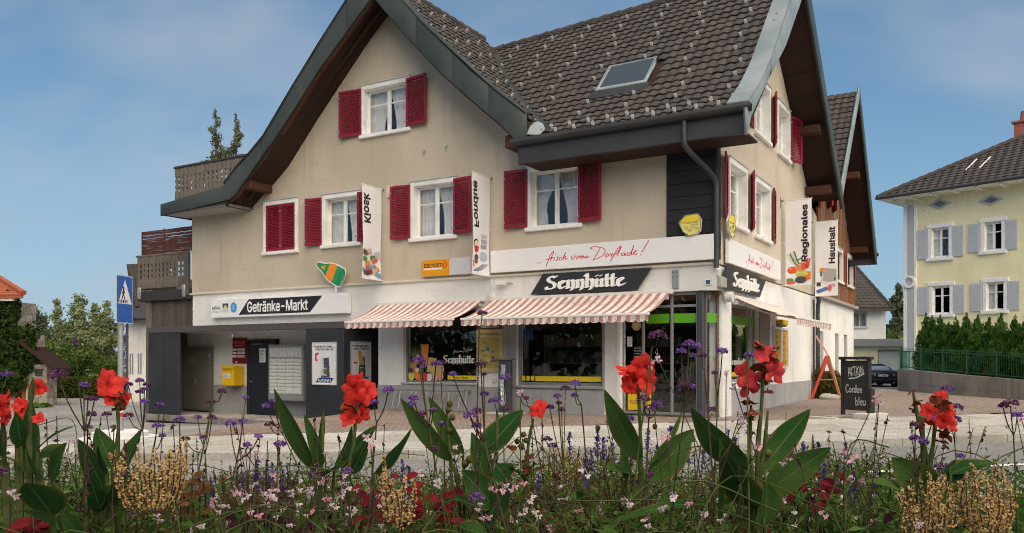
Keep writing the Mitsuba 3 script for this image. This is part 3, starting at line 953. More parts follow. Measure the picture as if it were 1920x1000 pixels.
sw1 = glazing("shop_window", MF(W1[0], 0.14, W1[2]), W1[1] - W1[0], W1[3] - W1[2])
sw2 = glazing("shop_window", MF(W2[0], 0.10, W2[2]), W2[1] - W2[0], W2[3] - W2[2], fr=0.07)
hp("window_sill", fbox(W1[0] - 0.03, W1[1] + 0.03, -0.05, 0.14, 0.49, 0.535, 0.008), fl(0.33, 0.34, 0.36, 0.5))
hp("window_sill", fbox(W2[0] - 0.10, W2[1] + 0.05, -0.06, 0.10, 0.46, 0.515, 0.008), fl(0.30, 0.31, 0.33, 0.5))
DOORH = 2.62
dk = glazing("sliding_door", MF(-2.16, 0.12, -0.06), 1.76, 2.60, bars=(0.52, 1.17), fr=0.055, mat=fl(0.30, 0.31, 0.33, 0.4, 0.5, 0.4), rails=(2.32,))
hp("door_jamb", fbox(-2.2, -2.12, 0.0, 0.30, -0.1, 2.56, 0.006), "paint_white")
hp("corner_column", fbox(-0.42, -0.28, 0.06, 0.20, -0.15, 2.56, 0.02), fl(0.052, 0.058, 0.07, 0.4, 0.5))
glazing("corner_glazing", MF(-0.26, 0.16, -0.06, 1.13), 0.40, 2.60, fr=0.045, mat=fl(0.16, 0.12, 0.10, 0.5))
hp("corner_pillar", fbox(-0.09, 0.0, 0.52, 1.15, -0.2, 2.56, 0.01), "paint_white")
glazing("side_shop_window", MS(-0.10, SW[0], SW[2]), SW[1] - SW[0], SW[3] - SW[2], bars=(1.9,), fr=0.06, mat=fl(0.30, 0.28, 0.26, 0.45))
hp("side_reveal", fbox(-0.28, 0.012, 3.55, 4.55, 0.48, 2.36, 0.006), fl(0.27, 0.24, 0.215, 0.7))
hp("inner_panel", fbox(-0.34, -0.10, 0.95, 1.10, -0.08, 2.5), "wood_brown")
# shop interior: dark room with shelves
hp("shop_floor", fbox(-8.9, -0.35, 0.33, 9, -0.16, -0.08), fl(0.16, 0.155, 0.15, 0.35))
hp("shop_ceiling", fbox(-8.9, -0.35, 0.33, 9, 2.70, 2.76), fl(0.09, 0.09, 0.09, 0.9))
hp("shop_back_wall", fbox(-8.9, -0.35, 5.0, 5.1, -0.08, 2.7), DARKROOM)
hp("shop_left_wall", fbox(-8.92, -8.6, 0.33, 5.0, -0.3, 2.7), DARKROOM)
ri = np.random.default_rng(31)
for (p0, q0, ln) in ((-7.9, 2.4, 1.9), (-5.6, 2.9, 2.2), (-3.2, 3.6, 1.7), (-1.4, 3.0, 1.0)):
    k = thing("shop_shelf", {-7.9: "dim shelf of goods behind the left shop window", -5.6: "dim shelf of goods between the two shop windows, inside", -3.2: "dim shelf of goods inside, behind the window with the yellow strip", -1.4: "dim shelf of goods inside, behind the sliding doors"}[p0], "shelf", "shelves inside the shop")
    put("rack", house(cat([box(p0, p0 + ln, q0, q0 + 0.4, z, z + 0.03) for z in (0.1, 0.55, 1.0, 1.45)] + [box(p0 + x, p0 + x + 0.03, q0, q0 + 0.4, -0.08, 1.8) for x in (0, ln - 0.03)])), fl(0.15, 0.14, 0.13, 0.6), k)
    for z in (0.13, 0.58, 1.03, 1.48):
        x = p0 + 0.05
        while x < p0 + ln - 0.2:
            w, h = ri.uniform(0.08, 0.2), ri.uniform(0.14, 0.32)
            put("goods", fbox(x, x + w - 0.01, q0 + 0.04, q0 + 0.3, z, z + h, 0.01), fl(*[(0.13, 0.03, 0.02), (0.15, 0.12, 0.05), (0.05, 0.08, 0.04), (0.15, 0.15, 0.14), (0.04, 0.05, 0.08)][ri.integers(5)], 0.5), k)
            x += w

# ------------------------------------------------------------------ alcove with the post boxes
ZA = -0.62
hp("alcove_back_wall", front(sbox(-18.6, ZA - 0.1, -10.15, 2.15), 1.52, 1.62), "plaster_white")
hp("alcove_plinth", front(sbox(-18.6, ZA - 0.05, -10.2, 0.28), 1.508, 1.519), "plaster_grey")
hp("alcove_ceiling", fbox(-18.5, -10.1, 0.0, 1.52, 1.99, 2.13), fl(0.70, 0.69, 0.67, 0.9))
hp("alcove_beam", fbox(-18.45, -13.3, -0.03, 0.2, 1.955, 2.132, 0.006), fl(0.085, 0.075, 0.078, 0.6))
hp("alcove_beam", fbox(-13.295, -10.1, -0.03, 0.2, 1.955, 2.132, 0.006), fl(0.085, 0.075, 0.078, 0.6))
hp("alcove_floor", fbox(-18.4, -10.1, -0.06, 1.52, ZA - 0.2, ZA, 0.01), "concrete")


def panel(name, p0, p1, q0, q1, z0, z1, dots, facing="f"):
    k = hp(name, fbox(p0, p1, q0, q1, z0, z1, 0.008), "panel_anthracite")
    for d in dots:
        if facing == "f":
            m = moved(trimesh.creation.cylinder(0.016, 0.012, sections=10), 0, 0, 0)
            m.apply_transform(np.array([[1, 0, 0, d[0]], [0, 0, 1, q0], [0, 1, 0, d[1]], [0, 0, 0, 1.0]]))
        else:
            m = trimesh.creation.cylinder(0.016, 0.012, sections=10)
            m.apply_transform(np.array([[0, 0, 1, p1], [1, 0, 0, d[0]], [0, 1, 0, d[1]], [0, 0, 0, 1.0]]))
        hp("screw_head", house(m), fl(0.015, 0.015, 0.018, 0.4), 30, k)
    return k


panel("left_panel", -18.35, -16.83, -0.02, 0.03, -0.85, 1.954, [(p, z) for p in (-18.2, -17.6, -16.98) for z in (1.7, 0.6, -0.4)])
panel("right_panel", -11.50, -10.16, -0.02, 0.03, -0.75, 1.954, [(p, z) for p in (-11.42, -10.83, -10.24) for z in (1.65, 0.95, 0.0)])
panel("right_panel_side", -10.158, -10.10, -0.02, 1.52, -0.75, 1.954, [], "s")
hp("right_panel_return", fbox(-11.5, -11.45, 0.031, 1.5, ZA, 1.954), fl(0.05, 0.052, 0.058, 0.6))
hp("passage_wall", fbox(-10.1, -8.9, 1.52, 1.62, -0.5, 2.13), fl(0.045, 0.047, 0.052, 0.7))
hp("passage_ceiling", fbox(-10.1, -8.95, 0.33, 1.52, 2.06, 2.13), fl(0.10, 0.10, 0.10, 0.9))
hp("passage_wall", fbox(-8.95, -8.9, 0.33, 1.6, -0.6, 2.13), "plaster_white")
# door of the alcove
ad = hp("alcove_door", fbox(-15.35, -14.20, 1.40, 1.46, ZA, 1.66, 0.01), fl(0.014, 0.018, 0.026, 0.5))
hp("door_frame", house(cat([box(-15.42, -15.35, 1.38, 1.507, ZA, 1.74), box(-14.20, -14.13, 1.38, 1.507, ZA, 1.74), box(-15.35, -14.20, 1.38, 1.507, 1.66, 1.74)])), fl(0.02, 0.022, 0.028, 0.5), 0, ad)
hp("notice", fbox(-14.86, -14.60, 1.385, 1.40, 1.02, 1.46), WHITE, 0, ad)
hp("notice_text", cat([fbox(-14.83, -14.64 - 0.03 * (k % 3), 1.381, 1.3845, 1.07 + k * 0.045, 1.088 + k * 0.045) for k in range(8)]), fl(0.2, 0.2, 0.2, 0.6), 0, ad)
hp("door_handle", house(tube(curve([[-15.24, 1.40, 0.42], [-15.24, 1.34, 0.42], [-15.12, 1.34, 0.42]]), 0.012, 6)), STEEL, 40, ad)
hp("door_closer", fbox(-15.2, -14.7, 1.36, 1.40, 1.56, 1.62, 0.006), fl(0.10, 0.10, 0.11, 0.5), 0, ad)
for z in (-0.4, 0.5, 1.4):
    hp("door_hinge", fbox(-14.23, -14.18, 1.375, 1.40, z, z + 0.12, 0.004), STEEL, 0, ad)
hp("panel_joint", fbox(-17.62, -17.60, -0.0235, -0.0205, -0.8, 1.95), fl(0.02, 0.02, 0.022, 0.6))
# grey double cabinet on the left
cb = thing("metal_cabinet", "tall brownish grey double-door cabinet left of the yellow mailbox", "cabinet")
put("body", fbox(-18.42, -17.12, 1.36, 1.505, ZA + 0.05, 1.50, 0.012), fl(0.135, 0.125, 0.115, 0.6), cb)
for k in range(2):
    d = put("door", fbox(-18.40 + k * 0.64, -17.77 + k * 0.64, 1.34, 1.358, ZA + 0.10, 1.42, 0.006), fl(0.15, 0.14, 0.125, 0.55), cb)
put("handle", fbox(-17.82, -17.78, 1.315, 1.339, 0.30, 0.48, 0.006), STEEL, cb)
for z in (-0.35, 1.2):
    put("hinge", fbox(-17.15, -17.125, 1.325, 1.339, z, z + 0.1, 0.003), STEEL, cb)
put("notice", fbox(-18.15, -17.85, 1.334, 1.339, 0.95, 1.2), fl(0.20, 0.19, 0.17, 0.6), cb)
put("top_plate", fbox(-18.44, -17.08, 1.32, 1.507, 1.50, 1.54, 0.006), fl(0.22, 0.21, 0.20, 0.5), cb)
tag(cb)

# ------------------------------------------------------------------ left annex: timber wall, balconies, terrace
hp("annex_wall", fbox(-18.66, -16.28, 0.26, 0.40, 2.0, 3.02), fl(0.05, 0.043, 0.038, 0.8))
for k in range(12):
    hp("annex_board", fbox(-18.62 + k * 0.195, -18.432 + k * 0.195, 0.225, 0.259, 1.98, 2.98, 0.004), fl(0.075 + 0.012 * (k % 3), 0.064 + 0.01 * (k % 3), 0.055 + 0.009 * (k % 3), 0.85))
hp("annex_post", fbox(-18.72, -18.50, 0.15, 0.38, -0.95, 3.0, 0.01), "wood_grey")
hp("annex_side_wall", fbox(-18.70, -18.45, 0.4, 10, -0.95, 2.99), "wood_grey")
bal = hp("balcony", fbox(-19.0, -16.3, 0.06, 1.6, 2.98, 3.30, 0.01), fl(0.040, 0.034, 0.038, 0.7))
tag(bal, "side balcony with a weathered slatted railing and brown wicker screen")
hp("balcony_rail", fbox(-19.05, -16.55, 0.02, 0.12, 4.40, 4.46, 0.006), "wood_grey", 0, bal)
hp("balcony_post", fbox(-16.60, -16.50, 0.03, 0.13, 3.1, 4.45, 0.006), "wood_grey", 0, bal)
hp("balcony_bracket", cat([fbox(-18.95, -18.80, 0.0, 0.06, 3.05, 3.42), fbox(-16.75, -16.62, 0.0, 0.06, 3.05, 3.42)]), STEEL, 0, bal)


def slat_shape(w, h, notches):
    s = sbox(0, 0, w, h)
    for z in notches:
        for x in (0, w):
            s = s.difference(affinity.scale(Point(x, z).buffer(1, 8), w * 0.2, h * 0.062))
    return s


sm = [(3.38 + 0.0, 4.40)]
for k in range(13):
    w = 0.186
    s = affinity.translate(slat_shape(w - 0.022, 1.02, (0.38, 0.55, 0.72)), -18.98 + k * w, 3.38)
    hp("slat", front(s, 0.03 + 0.006 * (k % 2), 0.055 + 0.006 * (k % 2)), "wood_grey", 0, bal)
for k in range(7):
    w = 0.2
    s = affinity.translate(slat_shape(w - 0.022, 1.02, (0.38, 0.55, 0.72)), 0.12 + k * w, 3.38)
    M_ = np.array([[0, 0, -1, -18.98], [1, 0, 0, 0], [0, 1, 0, 0], [0, 0, 0, 1.0]])
    hp("slat", house(ext(s, 0.025, M_)), "wood_grey", 0, bal)
# wicker screen: woven withies
rs = np.random.default_rng(12)
wk = []
for k in range(46):
    z = 4.47 + k * 0.0165
    xs = np.linspace(-18.86, -16.36, 9)
    keep = rs.random() < (1.0 if k < 30 else 0.82)
    if keep:
        wk.append(tube(np.stack([xs, 0.10 + 0.008 * np.sin(np.arange(9) * np.pi + k * np.pi), z + rs.normal(0, 0.003, 9)], 1), 0.0105, 4))
tag(hp("wicker_screen", house(cat(wk)), fl(0.13, 0.050, 0.042, 0.85), 0, bal), kind="stuff")
for p in (-18.86, -17.75, -16.42):
    hp("screen_post", house(tube([[p, 0.12, 4.4], [p, 0.12, 5.24 + 0.02 * (p > -18)]], 0.018, 6)), fl(0.05, 0.03, 0.03, 0.7), 0, bal)
# roof terrace over the left end
ter = hp("terrace", fbox(-16.5, -13.7, -0.82, 6.0, 5.50, 5.72, 0.01), fl(0.10, 0.11, 0.11, 0.8))
tag(ter, "roof terrace with a dark metal edge and carved wooden railing")
hp("terrace_edge", front(Polygon([(-16.55, 5.40), (-13.50, 5.60), (-13.50, 6.03), (-16.55, 5.74)]), -0.90, -0.83), "metal_green", 0, ter)
hp("terrace_edge_side", fbox(-16.56, -16.50, -0.829, 6.0, 5.42, 5.74), "metal_green", 0, ter)
hp("terrace_soffit", fbox(-16.5, -13.6, -0.82, 0.0, 5.44, 5.495), fl(0.35, 0.34, 0.33, 0.8), 0, ter)
hp("terrace_rail", fbox(-16.28, -13.0, -0.66, -0.56, 6.82, 6.88, 0.006), fl(0.05, 0.045, 0.045, 0.6), 0, ter)
for k in range(17):
    w = 0.186
    s = affinity.translate(slat_shape(w - 0.016, 0.94, (0.3, 0.47, 0.64)), -16.24 + k * w, 5.88)
    hp("slat", front(s, -0.63 + 0.006 * (k % 2), -0.605 + 0.006 * (k % 2)), "wood_grey", 0, ter)
hp("terrace_rail", fbox(-16.28, -16.20, -0.559, 5.5, 6.82, 6.88, 0.006), fl(0.05, 0.045, 0.045, 0.6), 0, ter)
for k in range(24):
    w = 0.24
    s = affinity.translate(slat_shape(w - 0.02, 0.94, (0.3, 0.47, 0.64)), -0.5 + k * w, 5.88)
    M_ = np.array([[0, 0, -1, -16.22], [1, 0, 0, 0], [0, 1, 0, 0], [0, 0, 0, 1.0]])
    hp("slat", house(ext(s, 0.025, M_)), "wood_grey", 0, ter)
hp("rear_body", house(cat([box(-18.4, -0.4, 9.9, 10.2, -0.9, 5.5), box(-18.4, -18.2, 1.6, 10, -0.9, 2.2), box(-8.5, -0.4, 8.9, 9.0, -0.2, 3.0), box(-16.2, -8.9, 1.65, 1.75, -0.9, 3.0)])), DARKROOM)
# ------------------------------------------------------------------ lettering drawn with a broad pen
def blackletter():
    """the shop name in a heavy broken script, x-height 100"""
    g, x = [], 0

    def add(strokes, w):
        nonlocal x
        g.append(affinity.translate(nib(strokes, 34, 13, 4), x, 0))
        x += w
    S = [[(112, 150), (98, 160), (50, 162), (28, 130), (48, 100), (90, 82), (112, 50), (92, 14), (48, 6), (6, 4)], [(112, 150), (128, 166)], [(6, 4), (4, 30)]]
    e = [[(28, 52), (72, 84), (64, 100), (34, 96), (18, 64), (22, 24), (50, 6), (92, 30)]]
    n = [[(2, 92), (24, 100), (24, 8)], [(8, 8), (40, 8)], [(24, 76), (62, 106), (86, 90), (86, 26), (74, -10), (62, -22)]]
    hh = [[(2, 150), (24, 166), (24, 8)], [(8, 8), (40, 8)], [(24, 76), (62, 106), (86, 90), (86, 26), (74, -10), (62, -22)]]
    u = [[(0, 88), (22, 100), (20, 28), (36, 8), (62, 16), (76, 34)], [(64, 88), (84, 98), (80, 20), (100, 8)], [(24, 142), (25, 144)], [(72, 144), (73, 146)]]
    t = [[(28, 156), (26, 24), (42, 8), (62, 16)], [(-4, 98), (54, 100)]]
    for s, w in ((S, 148), (e, 104), (n, 116), (n, 116), (hh, 116), (u, 116), (t, 68), (t, 70), (e, 100)):
        add(s, w)
    return shapely.union_all(g)


def script_line():
    """the handwritten slogan, traced with the pen in units of the sign"""
    s = []
    for x in (0, 24, 48):
        s.append([(x, 10), (x + 5, 15)])
    f = lambda x: [[(x, -40), (x + 22, 30), (x + 45, 92), (x + 74, 146), (x + 88, 152), (x + 80, 120), (x + 52, 60)], [(x - 4, 48), (x + 48, 62)]]
    s += f(108)
    s += [[(158, 30), (176, 74), (190, 68)], [(196, 28), (206, 72)], [(214, 108), (216, 112)], [(254, 72), (232, 74), (236, 54), (244, 36), (218, 26)], [(286, 70), (262, 62), (262, 34), (284, 34), (300, 52), (332, 128)], [(318, 92), (300, 36)], [(306, 56), (332, 76), (330, 40), (352, 44)]]
    s += [[(394, 66), (404, 28), (440, 74)], [(456, 30), (446, 56), (466, 72), (482, 48), (456, 30)], [(482, 50), (504, 72), (500, 32), (524, 70), (528, 34)], [(528, 66), (548, 36), (566, 68), (564, 38), (596, 50)]]
    s += [[(642, 140), (600, 160), (650, 176), (740, 150), (766, 92), (716, 36), (640, 6), (620, 4)], [(716, 164), (640, 4)], [(766, 44), (788, 74), (800, 46), (772, 30), (766, 46)], [(800, 44), (822, 68), (836, 62)], [(830, 34), (842, 70)]]
    s += [[(822, -28), (852, 30), (880, 96), (916, 150), (926, 140), (884, 60)], [(836, 52), (892, 66)], [(896, 36), (938, 160)], [(960, 66), (938, 62), (940, 34), (962, 40), (976, 70), (972, 34), (986, 44)], [(1026, 66), (1000, 62), (1002, 32), (1026, 40), (1066, 150)], [(1066, 150), (1040, 42), (1062, 48)], [(1064, 56), (1092, 76), (1084, 88), (1066, 66), (1074, 36), (1102, 48)]]
    s += [[(1134, 28), (1140, 34)], [(1150, 64), (1218, 200)]]
    return pen(s, 8.5)


NAME, SLOGAN = blackletter(), script_line()


def label_at(g, p0, p1, z0, z1):
    return fit(g, p0, p1, z0, z1)


# ------------------------------------------------------------------ signs on the street front
RED = fl(0.55, 0.012, 0.025, 0.4)
sg_ = thing("slogan_sign", "long white sign with a red handwritten slogan on the street front", "sign")
put("board", fbox(-5.39, 0.0, -0.13, -0.052, 3.175, 3.695, 0.006), SIGNW, sg_)
put("lettering", front(label_at(SLOGAN, -4.14, -1.40, 3.24, 3.66), -0.133, -0.1295), RED, sg_)
sg2 = thing("slogan_sign", "short white sign with a red handwritten slogan on the side wall", "sign")
put("board", fbox(0.052, 0.13, 0.50, 5.18, 3.155, 3.665, 0.006), SIGNW, sg2)
put("lettering", side(label_at(SLOGAN, 1.75, 4.35, 3.22, 3.58), 0.1295, 0.133), RED, sg2)
ns = thing("name_sign", "black slanted shop name sign with white letters above the awnings", "sign")
put("board", front(Polygon([(-4.31, 2.62), (-3.98, 3.085), (-1.36, 3.085), (-1.69, 2.62)]), -0.11, -0.053), fl(0.030, 0.031, 0.034, 0.45), ns)
put("lettering", front(label_at(NAME, -3.93, -1.93, 2.66, 3.04), -0.135, -0.1105), fl(0.86, 0.86, 0.86, 0.4), ns)
ns2 = thing("name_sign", "black shop name sign on the white side wall beside the corner", "sign")
put("board", side(Polygon([(0.20, 2.60), (0.45, 3.06), (3.75, 3.06), (3.15, 2.60)]), 0.053, 0.11), fl(0.030, 0.031, 0.034, 0.45), ns2)
put("lettering", side(label_at(NAME, 0.85, 3.05, 2.64, 3.03), 0.1105, 0.135), fl(0.86, 0.86, 0.86, 0.4), ns2)
dm = thing("drinks_sign", "long white drinks market sign with a slanted black panel", "sign")
put("board", fbox(-15.22, -9.85, -0.16, -0.01, 2.345, 2.885, 0.008), SIGNW, dm)
put("black_panel", front(Polygon([(-14.02, 2.405), (-13.60, 2.845), (-10.74, 2.845), (-11.20, 2.405)]), -0.164, -0.1605), fl(0.022, 0.02, 0.026, 0.4), dm)
put("lettering", front(label_at(text_shape("Getränke-Markt", 1, True), -13.66, -11.28, 2.465, 2.78), -0.168, -0.1645), fl(0.86, 0.86, 0.86, 0.4), dm)
put("logo_text", front(label_at(text_shape("MÖHL", 1, True), -15.15, -14.78, 2.585, 2.70), -0.164, -0.1605), fl(0.03, 0.10, 0.06, 0.5), dm)
put("logo_text", front(label_at(text_shape("Mosterei", 1), -15.15, -14.78, 2.50, 2.55), -0.164, -0.1605), fl(0.25, 0.27, 0.25, 0.5), dm)
em = put("emblem", front(sbox(-14.70, 2.62, -14.46, 2.76), -0.164, -0.1605), fl(0.045, 0.07, 0.17, 0.5), dm)
put("arch", front(Point(-14.58, 2.63).buffer(0.075, 8).intersection(sbox(-15, 2.62, -14, 3)), -0.166, -0.1645), fl(0.75, 0.55, 0.10, 0.5), dm, 0)
put("plate", front(sbox(-14.70, 2.50, -14.46, 2.60), -0.164, -0.1605), fl(0.55, 0.57, 0.60, 0.5), dm)
put("round_emblem", front(affinity.scale(Point(-14.23, 2.63).buffer(1, 16), 0.135, 0.15), -0.164, -0.1605), fl(0.06, 0.28, 0.62, 0.4), dm)
put("swirl", front(pen([[(-14.30, 2.60), (-14.24, 2.70), (-14.20, 2.64), (-14.24, 2.56), (-14.17, 2.60)]], 0.022), -0.166, -0.1645), fl(0.35, 0.62, 0.85, 0.4), dm)
# cut-out bottle above the drinks sign
bt = thing("bottle_cutout", "flat green bottle cut-out with an orange band above the drinks sign", "sign")
R2 = lambda g: affinity.translate(affinity.rotate(affinity.scale(g, 0.88, 0.95, origin=(0, 0)), -26, origin=(0, 0)), -10.42, 3.47)
bot = Polygon(curve([(0.52, -0.24), (0.40, -0.26), (0.0, -0.24), (-0.30, -0.12), (-0.56, -0.065), (-0.60, 0.0), (-0.56, 0.065), (-0.30, 0.12), (0.0, 0.24), (0.40, 0.26), (0.52, 0.24), (0.58, 0.0), (0.52, -0.24)], 6))
put("board", front(R2(bot.buffer(0.03)), -0.20, -0.175), SIGNW, bt)
put("glass_print", front(R2(bot), -0.204, -0.2005), fl(0.02, 0.30, 0.12, 0.4), bt)
put("band_print", front(R2(bot.buffer(-0.008).intersection(sbox(-0.12, -1, 0.20, 1))), -0.207, -0.2045), fl(0.85, 0.28, 0.02, 0.4), bt)
put("neck_print", front(R2(bot.buffer(-0.008).intersection(Polygon([(-0.42, -0.02), (-0.25, 0.10), (-0.25, -0.06)]))), -0.207, -0.2045), fl(0.85, 0.28, 0.02, 0.4), bt)
put("base_print", front(R2(affinity.scale(Point(0.50, 0).buffer(1, 16), 0.10, 0.225).boundary.buffer(0.008)), -0.207, -0.2045), fl(0.01, 0.08, 0.03, 0.4), bt)
put("cap_print", front(R2(sbox(-0.60, -0.055, -0.54, 0.055).intersection(bot)), -0.207, -0.2045), fl(0.30, 0.12, 0.07, 0.4), bt)
put("bracket", fbox(-10.28, -10.22, -0.174, -0.162, 2.80, 3.30), SIGNW, bt)
# cut-out cheese above the slogan sign
for nm, lab in (("f", "flat yellow cheese cut-out above the street end of the slogan sign"), ("s", "narrow yellow cheese cut-out seen edge-on at the house corner")):
    ck = thing("cheese_cutout", lab, "sign")
    face = Polygon([(-0.27, 0.12), (-0.02, 0.02), (0.34, 0.05), (0.33, 0.50), (0.0, 0.62), (-0.22, 0.46)])
    topf = Polygon([(-0.27, 0.34), (0.02, 0.30), (0.30, 0.40), (0.22, 0.63), (-0.10, 0.66)])
    out = Polygon([(-0.34, 0.38), (-0.20, 0.05), (-0.02, -0.10), (0.22, -0.06), (0.33, 0.05), (0.36, 0.42), (0.24, 0.63), (-0.14, 0.60)])
    holes = shapely.union_all([Point(x, y).buffer(r, 10) for x, y, r in ((0.10, 0.22, 0.06), (0.24, 0.12, 0.045), (0.02, 0.08, 0.04), (0.22, 0.30, 0.04), (-0.10, 0.18, 0.045))])
    lines = shapely.union_all([LineString([(-0.34, 0.38), (0.02, 0.33), (0.36, 0.42)]).buffer(0.008), holes.boundary.buffer(0.006), out.boundary.buffer(0.009)])
    if nm == "f":
        tr = lambda g: affinity.translate(affinity.scale(g, 0.68, 0.60, origin=(0, 0)), -0.50, 3.745)
        mk = lambda g, a, b: front(tr(g), a, b)
    else:
        tr = lambda g: affinity.translate(affinity.scale(g, 0.75, 0.66, origin=(0, 0)), 0.55, 3.76)
        mk = lambda g, a, b: side(tr(g), -a - 0.004, -a)
    put("board", mk(out.buffer(0.02), -0.165, -0.135) if nm == "f" else side(tr(out.buffer(0.02)), 0.135, 0.165), SIGNW, ck)
    put("rind_print", mk(out, -0.169, -0.1655), fl(0.78, 0.70, 0.22, 0.45), ck)
    put("top_print", mk(out.intersection(sbox(-1, 0.36, 1, 1)), -0.172, -0.1695), fl(0.80, 0.62, 0.05, 0.45), ck)
    put("line_print", mk(lines, -0.175, -0.1725), fl(0.05, 0.05, 0.03, 0.5), ck)
    put("bracket", fbox(-0.60, -0.55, -0.134, -0.10, 3.66, 3.85) if nm == "f" else fbox(0.10, 0.134, 0.50, 0.55, 3.62, 3.85), STEEL, ck)
# postal sign
po = thing("post_office_sign", "small orange and grey post office sign under the third window", "sign")
put("board", fbox(-7.43, -5.98, -0.11, 0.0, 3.19, 3.59, 0.008), fl(0.62, 0.62, 0.64, 0.4), po)
put("orange_panel", front(sbox(-7.43, 3.19, -6.60, 3.592), -0.114, -0.1105), fl(0.78, 0.33, 0.005, 0.4), po)
put("lettering", front(label_at(text_shape("DIE POST", 1, True), -7.36, -6.83, 3.40, 3.50), -0.118, -0.1145), fl(0.02, 0.02, 0.02, 0.5), po)
put("underline", front(sbox(-7.37, 3.345, -6.82, 3.385), -0.118, -0.1145), fl(0.85, 0.85, 0.85, 0.5), po)
cr = sbox(-6.82, 3.42, -6.66, 3.48).union(sbox(-6.77, 3.37, -6.71, 3.55))
put("cross", front(cr.difference(cr.buffer(-0.018)).union(sbox(-6.82, 3.42, -6.78, 3.48)), -0.118, -0.1145), fl(0.75, 0.03, 0.02, 0.5), po)

# ------------------------------------------------------------------ awnings
GREYM = fl(0.55, 0.55, 0.55, 0.4, 0.5)


def awning(label, p0, p1, out, zt, zb, M, q_in=-0.10, drop=0.135):
    """M maps (along, outward, up) to the world"""
    k = thing("awning", label, "awning", "striped shop awnings")
    n, mcols = 10, int((p1 - p0) / 0.0167)
    t = np.linspace(0, 1, n)
    xs = np.linspace(p0, p1, mcols)
    sag = 0.055 * np.sin(np.pi * t)
    P = np.stack([np.broadcast_to(xs, (n, mcols)), np.broadcast_to((-q_in + (out + q_in) * t)[:, None], (n, mcols)), np.broadcast_to((zt + (zb - zt) * t - sag)[:, None], (n, mcols)) + 0.006 * np.sin(xs * 5.1)[None] * t[:, None]], -1)
    f = fix(grid_mesh(P), M)
    uv = np.stack([np.broadcast_to(xs - p0, (n, mcols)).ravel(), np.repeat(t, mcols)], 1)
    put("fabric", f, "awning_fabric", k, True, uv=uv)
    ph = ((xs - p0) / 0.20) % 1.0
    low = drop - 0.055 * (1 - np.sqrt(np.clip(1 - (2 * ph - 1) ** 2, 0, 1)))
    rows = np.linspace(0, 1, 4)
    P = np.stack([np.broadcast_to(xs, (4, mcols)), out + 0.010 * np.sin(xs * 7)[None] * rows[:, None] + 0.012 * np.sin(ph * 2 * np.pi)[None] * rows[:, None], zb - 0.03 - rows[:, None] * low[None]], -1)
    put("valance", fix(grid_mesh(P), M), "awning_fabric", k, True, uv=np.stack([np.broadcast_to(xs - p0, (4, mcols)).ravel(), np.repeat(rows, mcols)], 1))
    edge = np.stack([xs, out + 0.010 * np.sin(xs * 7) + 0.012 * np.sin(ph * 2 * np.pi) + 0.002, zb - 0.03 - low], 1)
    put("valance_binding", fix(tube(edge[::2], 0.006, 4), M), fl(0.62, 0.56, 0.52, 0.8), k)
    put("front_bar", fix(box(p0 - 0.02, p1 + 0.02, out - 0.03, out + 0.015, zb - 0.035, zb + 0.015, 0.008), M), fl(0.74, 0.74, 0.73, 0.4), k)
    put("roller_housing", fix(box(p0 - 0.05, p1 + 0.05, 0.0, 0.11, zt - 0.03, zt + 0.06, 0.015), M), fl(0.66, 0.65, 0.62, 0.5), k)
    for x in (p0 + 0.10, p1 - 0.10):
        sx = 0.30 if x < (p0 + p1) / 2 else -0.30
        put("folding_arm", fix(tube([[x, 0.08, zt - 0.09], [x + sx * 1.6, 0.5 * out, (zt + zb) / 2 - 0.12], [x, out - 0.04, zb - 0.03]], 0.022, 8), M), GREYM, k)
        put("bracket", fix(box(x - 0.05, x + 0.05, 0.0, 0.13, zt - 0.14, zt - 0.031, 0.01), M), GREYM, k)
    return k


AF = HOUSE @ np.array([[1, 0, 0, 0], [0, -1, 0, 0], [0, 0, 1, 0], [0, 0, 0, 1.0]])
AS = HOUSE @ np.array([[0, 1, 0, 0], [1, 0, 0, 0], [0, 0, 1, 0], [0, 0, 0, 1.0]])
awning("short striped awning over the left shop window", -8.90, -5.66, 1.30, 2.53, 2.045, AF)
awning("long striped awning over the right shop window and the sliding doors", -5.42, -0.95, 1.33, 2.53, 2.04, AF)
awning("narrow striped awning on the side wall, seen nearly edge-on", 1.15, 5.30, 1.36, 2.46, 2.02, AS)
# bits on the white band
cp = thing("conduit_bracket", "flat steel bracket with bolts on the white band near the corner", "bracket")
put("plate", fbox(-0.93, -0.78, -0.03, 0.011, 2.62, 3.02, 0.004), STEEL, cp)
for z in (2.86, 2.96):
    for p in (-0.90, -0.82):
        m = trimesh.creation.cylinder(0.013, 0.014, sections=8)
        m.apply_transform(np.array([[1, 0, 0, p], [0, 0, 1, -0.032], [0, 1, 0, z], [0, 0, 0, 1.0]]))
        put("bolt", house(m), BLACK, cp, 30)
for nm, lab, p, z in (("spot_lamp", "small grey lamp on the white band left of the shop name", -5.05, 2.92), ):
    k = thing(nm, lab, "lamp")
    put("arm", fbox(p - 0.14, p + 0.22, -0.07, 0.011, z, z + 0.05, 0.01), fl(0.6, 0.6, 0.6, 0.5), k)
    put("head", fbox(p - 0.22, p + 0.08, -0.16, -0.071, z - 0.06, z + 0.01, 0.02), fl(0.66, 0.66, 0.65, 0.5), k)
    put("lens", fbox(p - 0.18, p + 0.02, -0.15, -0.08, z - 0.066, z - 0.061), fl(0.65, 0.5, 0.2, 0.4), k)
k = thing("conduit", "thin vertical pipe on the white band between the two awnings", "pipe")
put("pipe", house(tube([[-5.44, -0.02, 3.07], [-5.44, -0.02, 2.5]], 0.014, 8)), fl(0.66, 0.65, 0.63, 0.6), k)
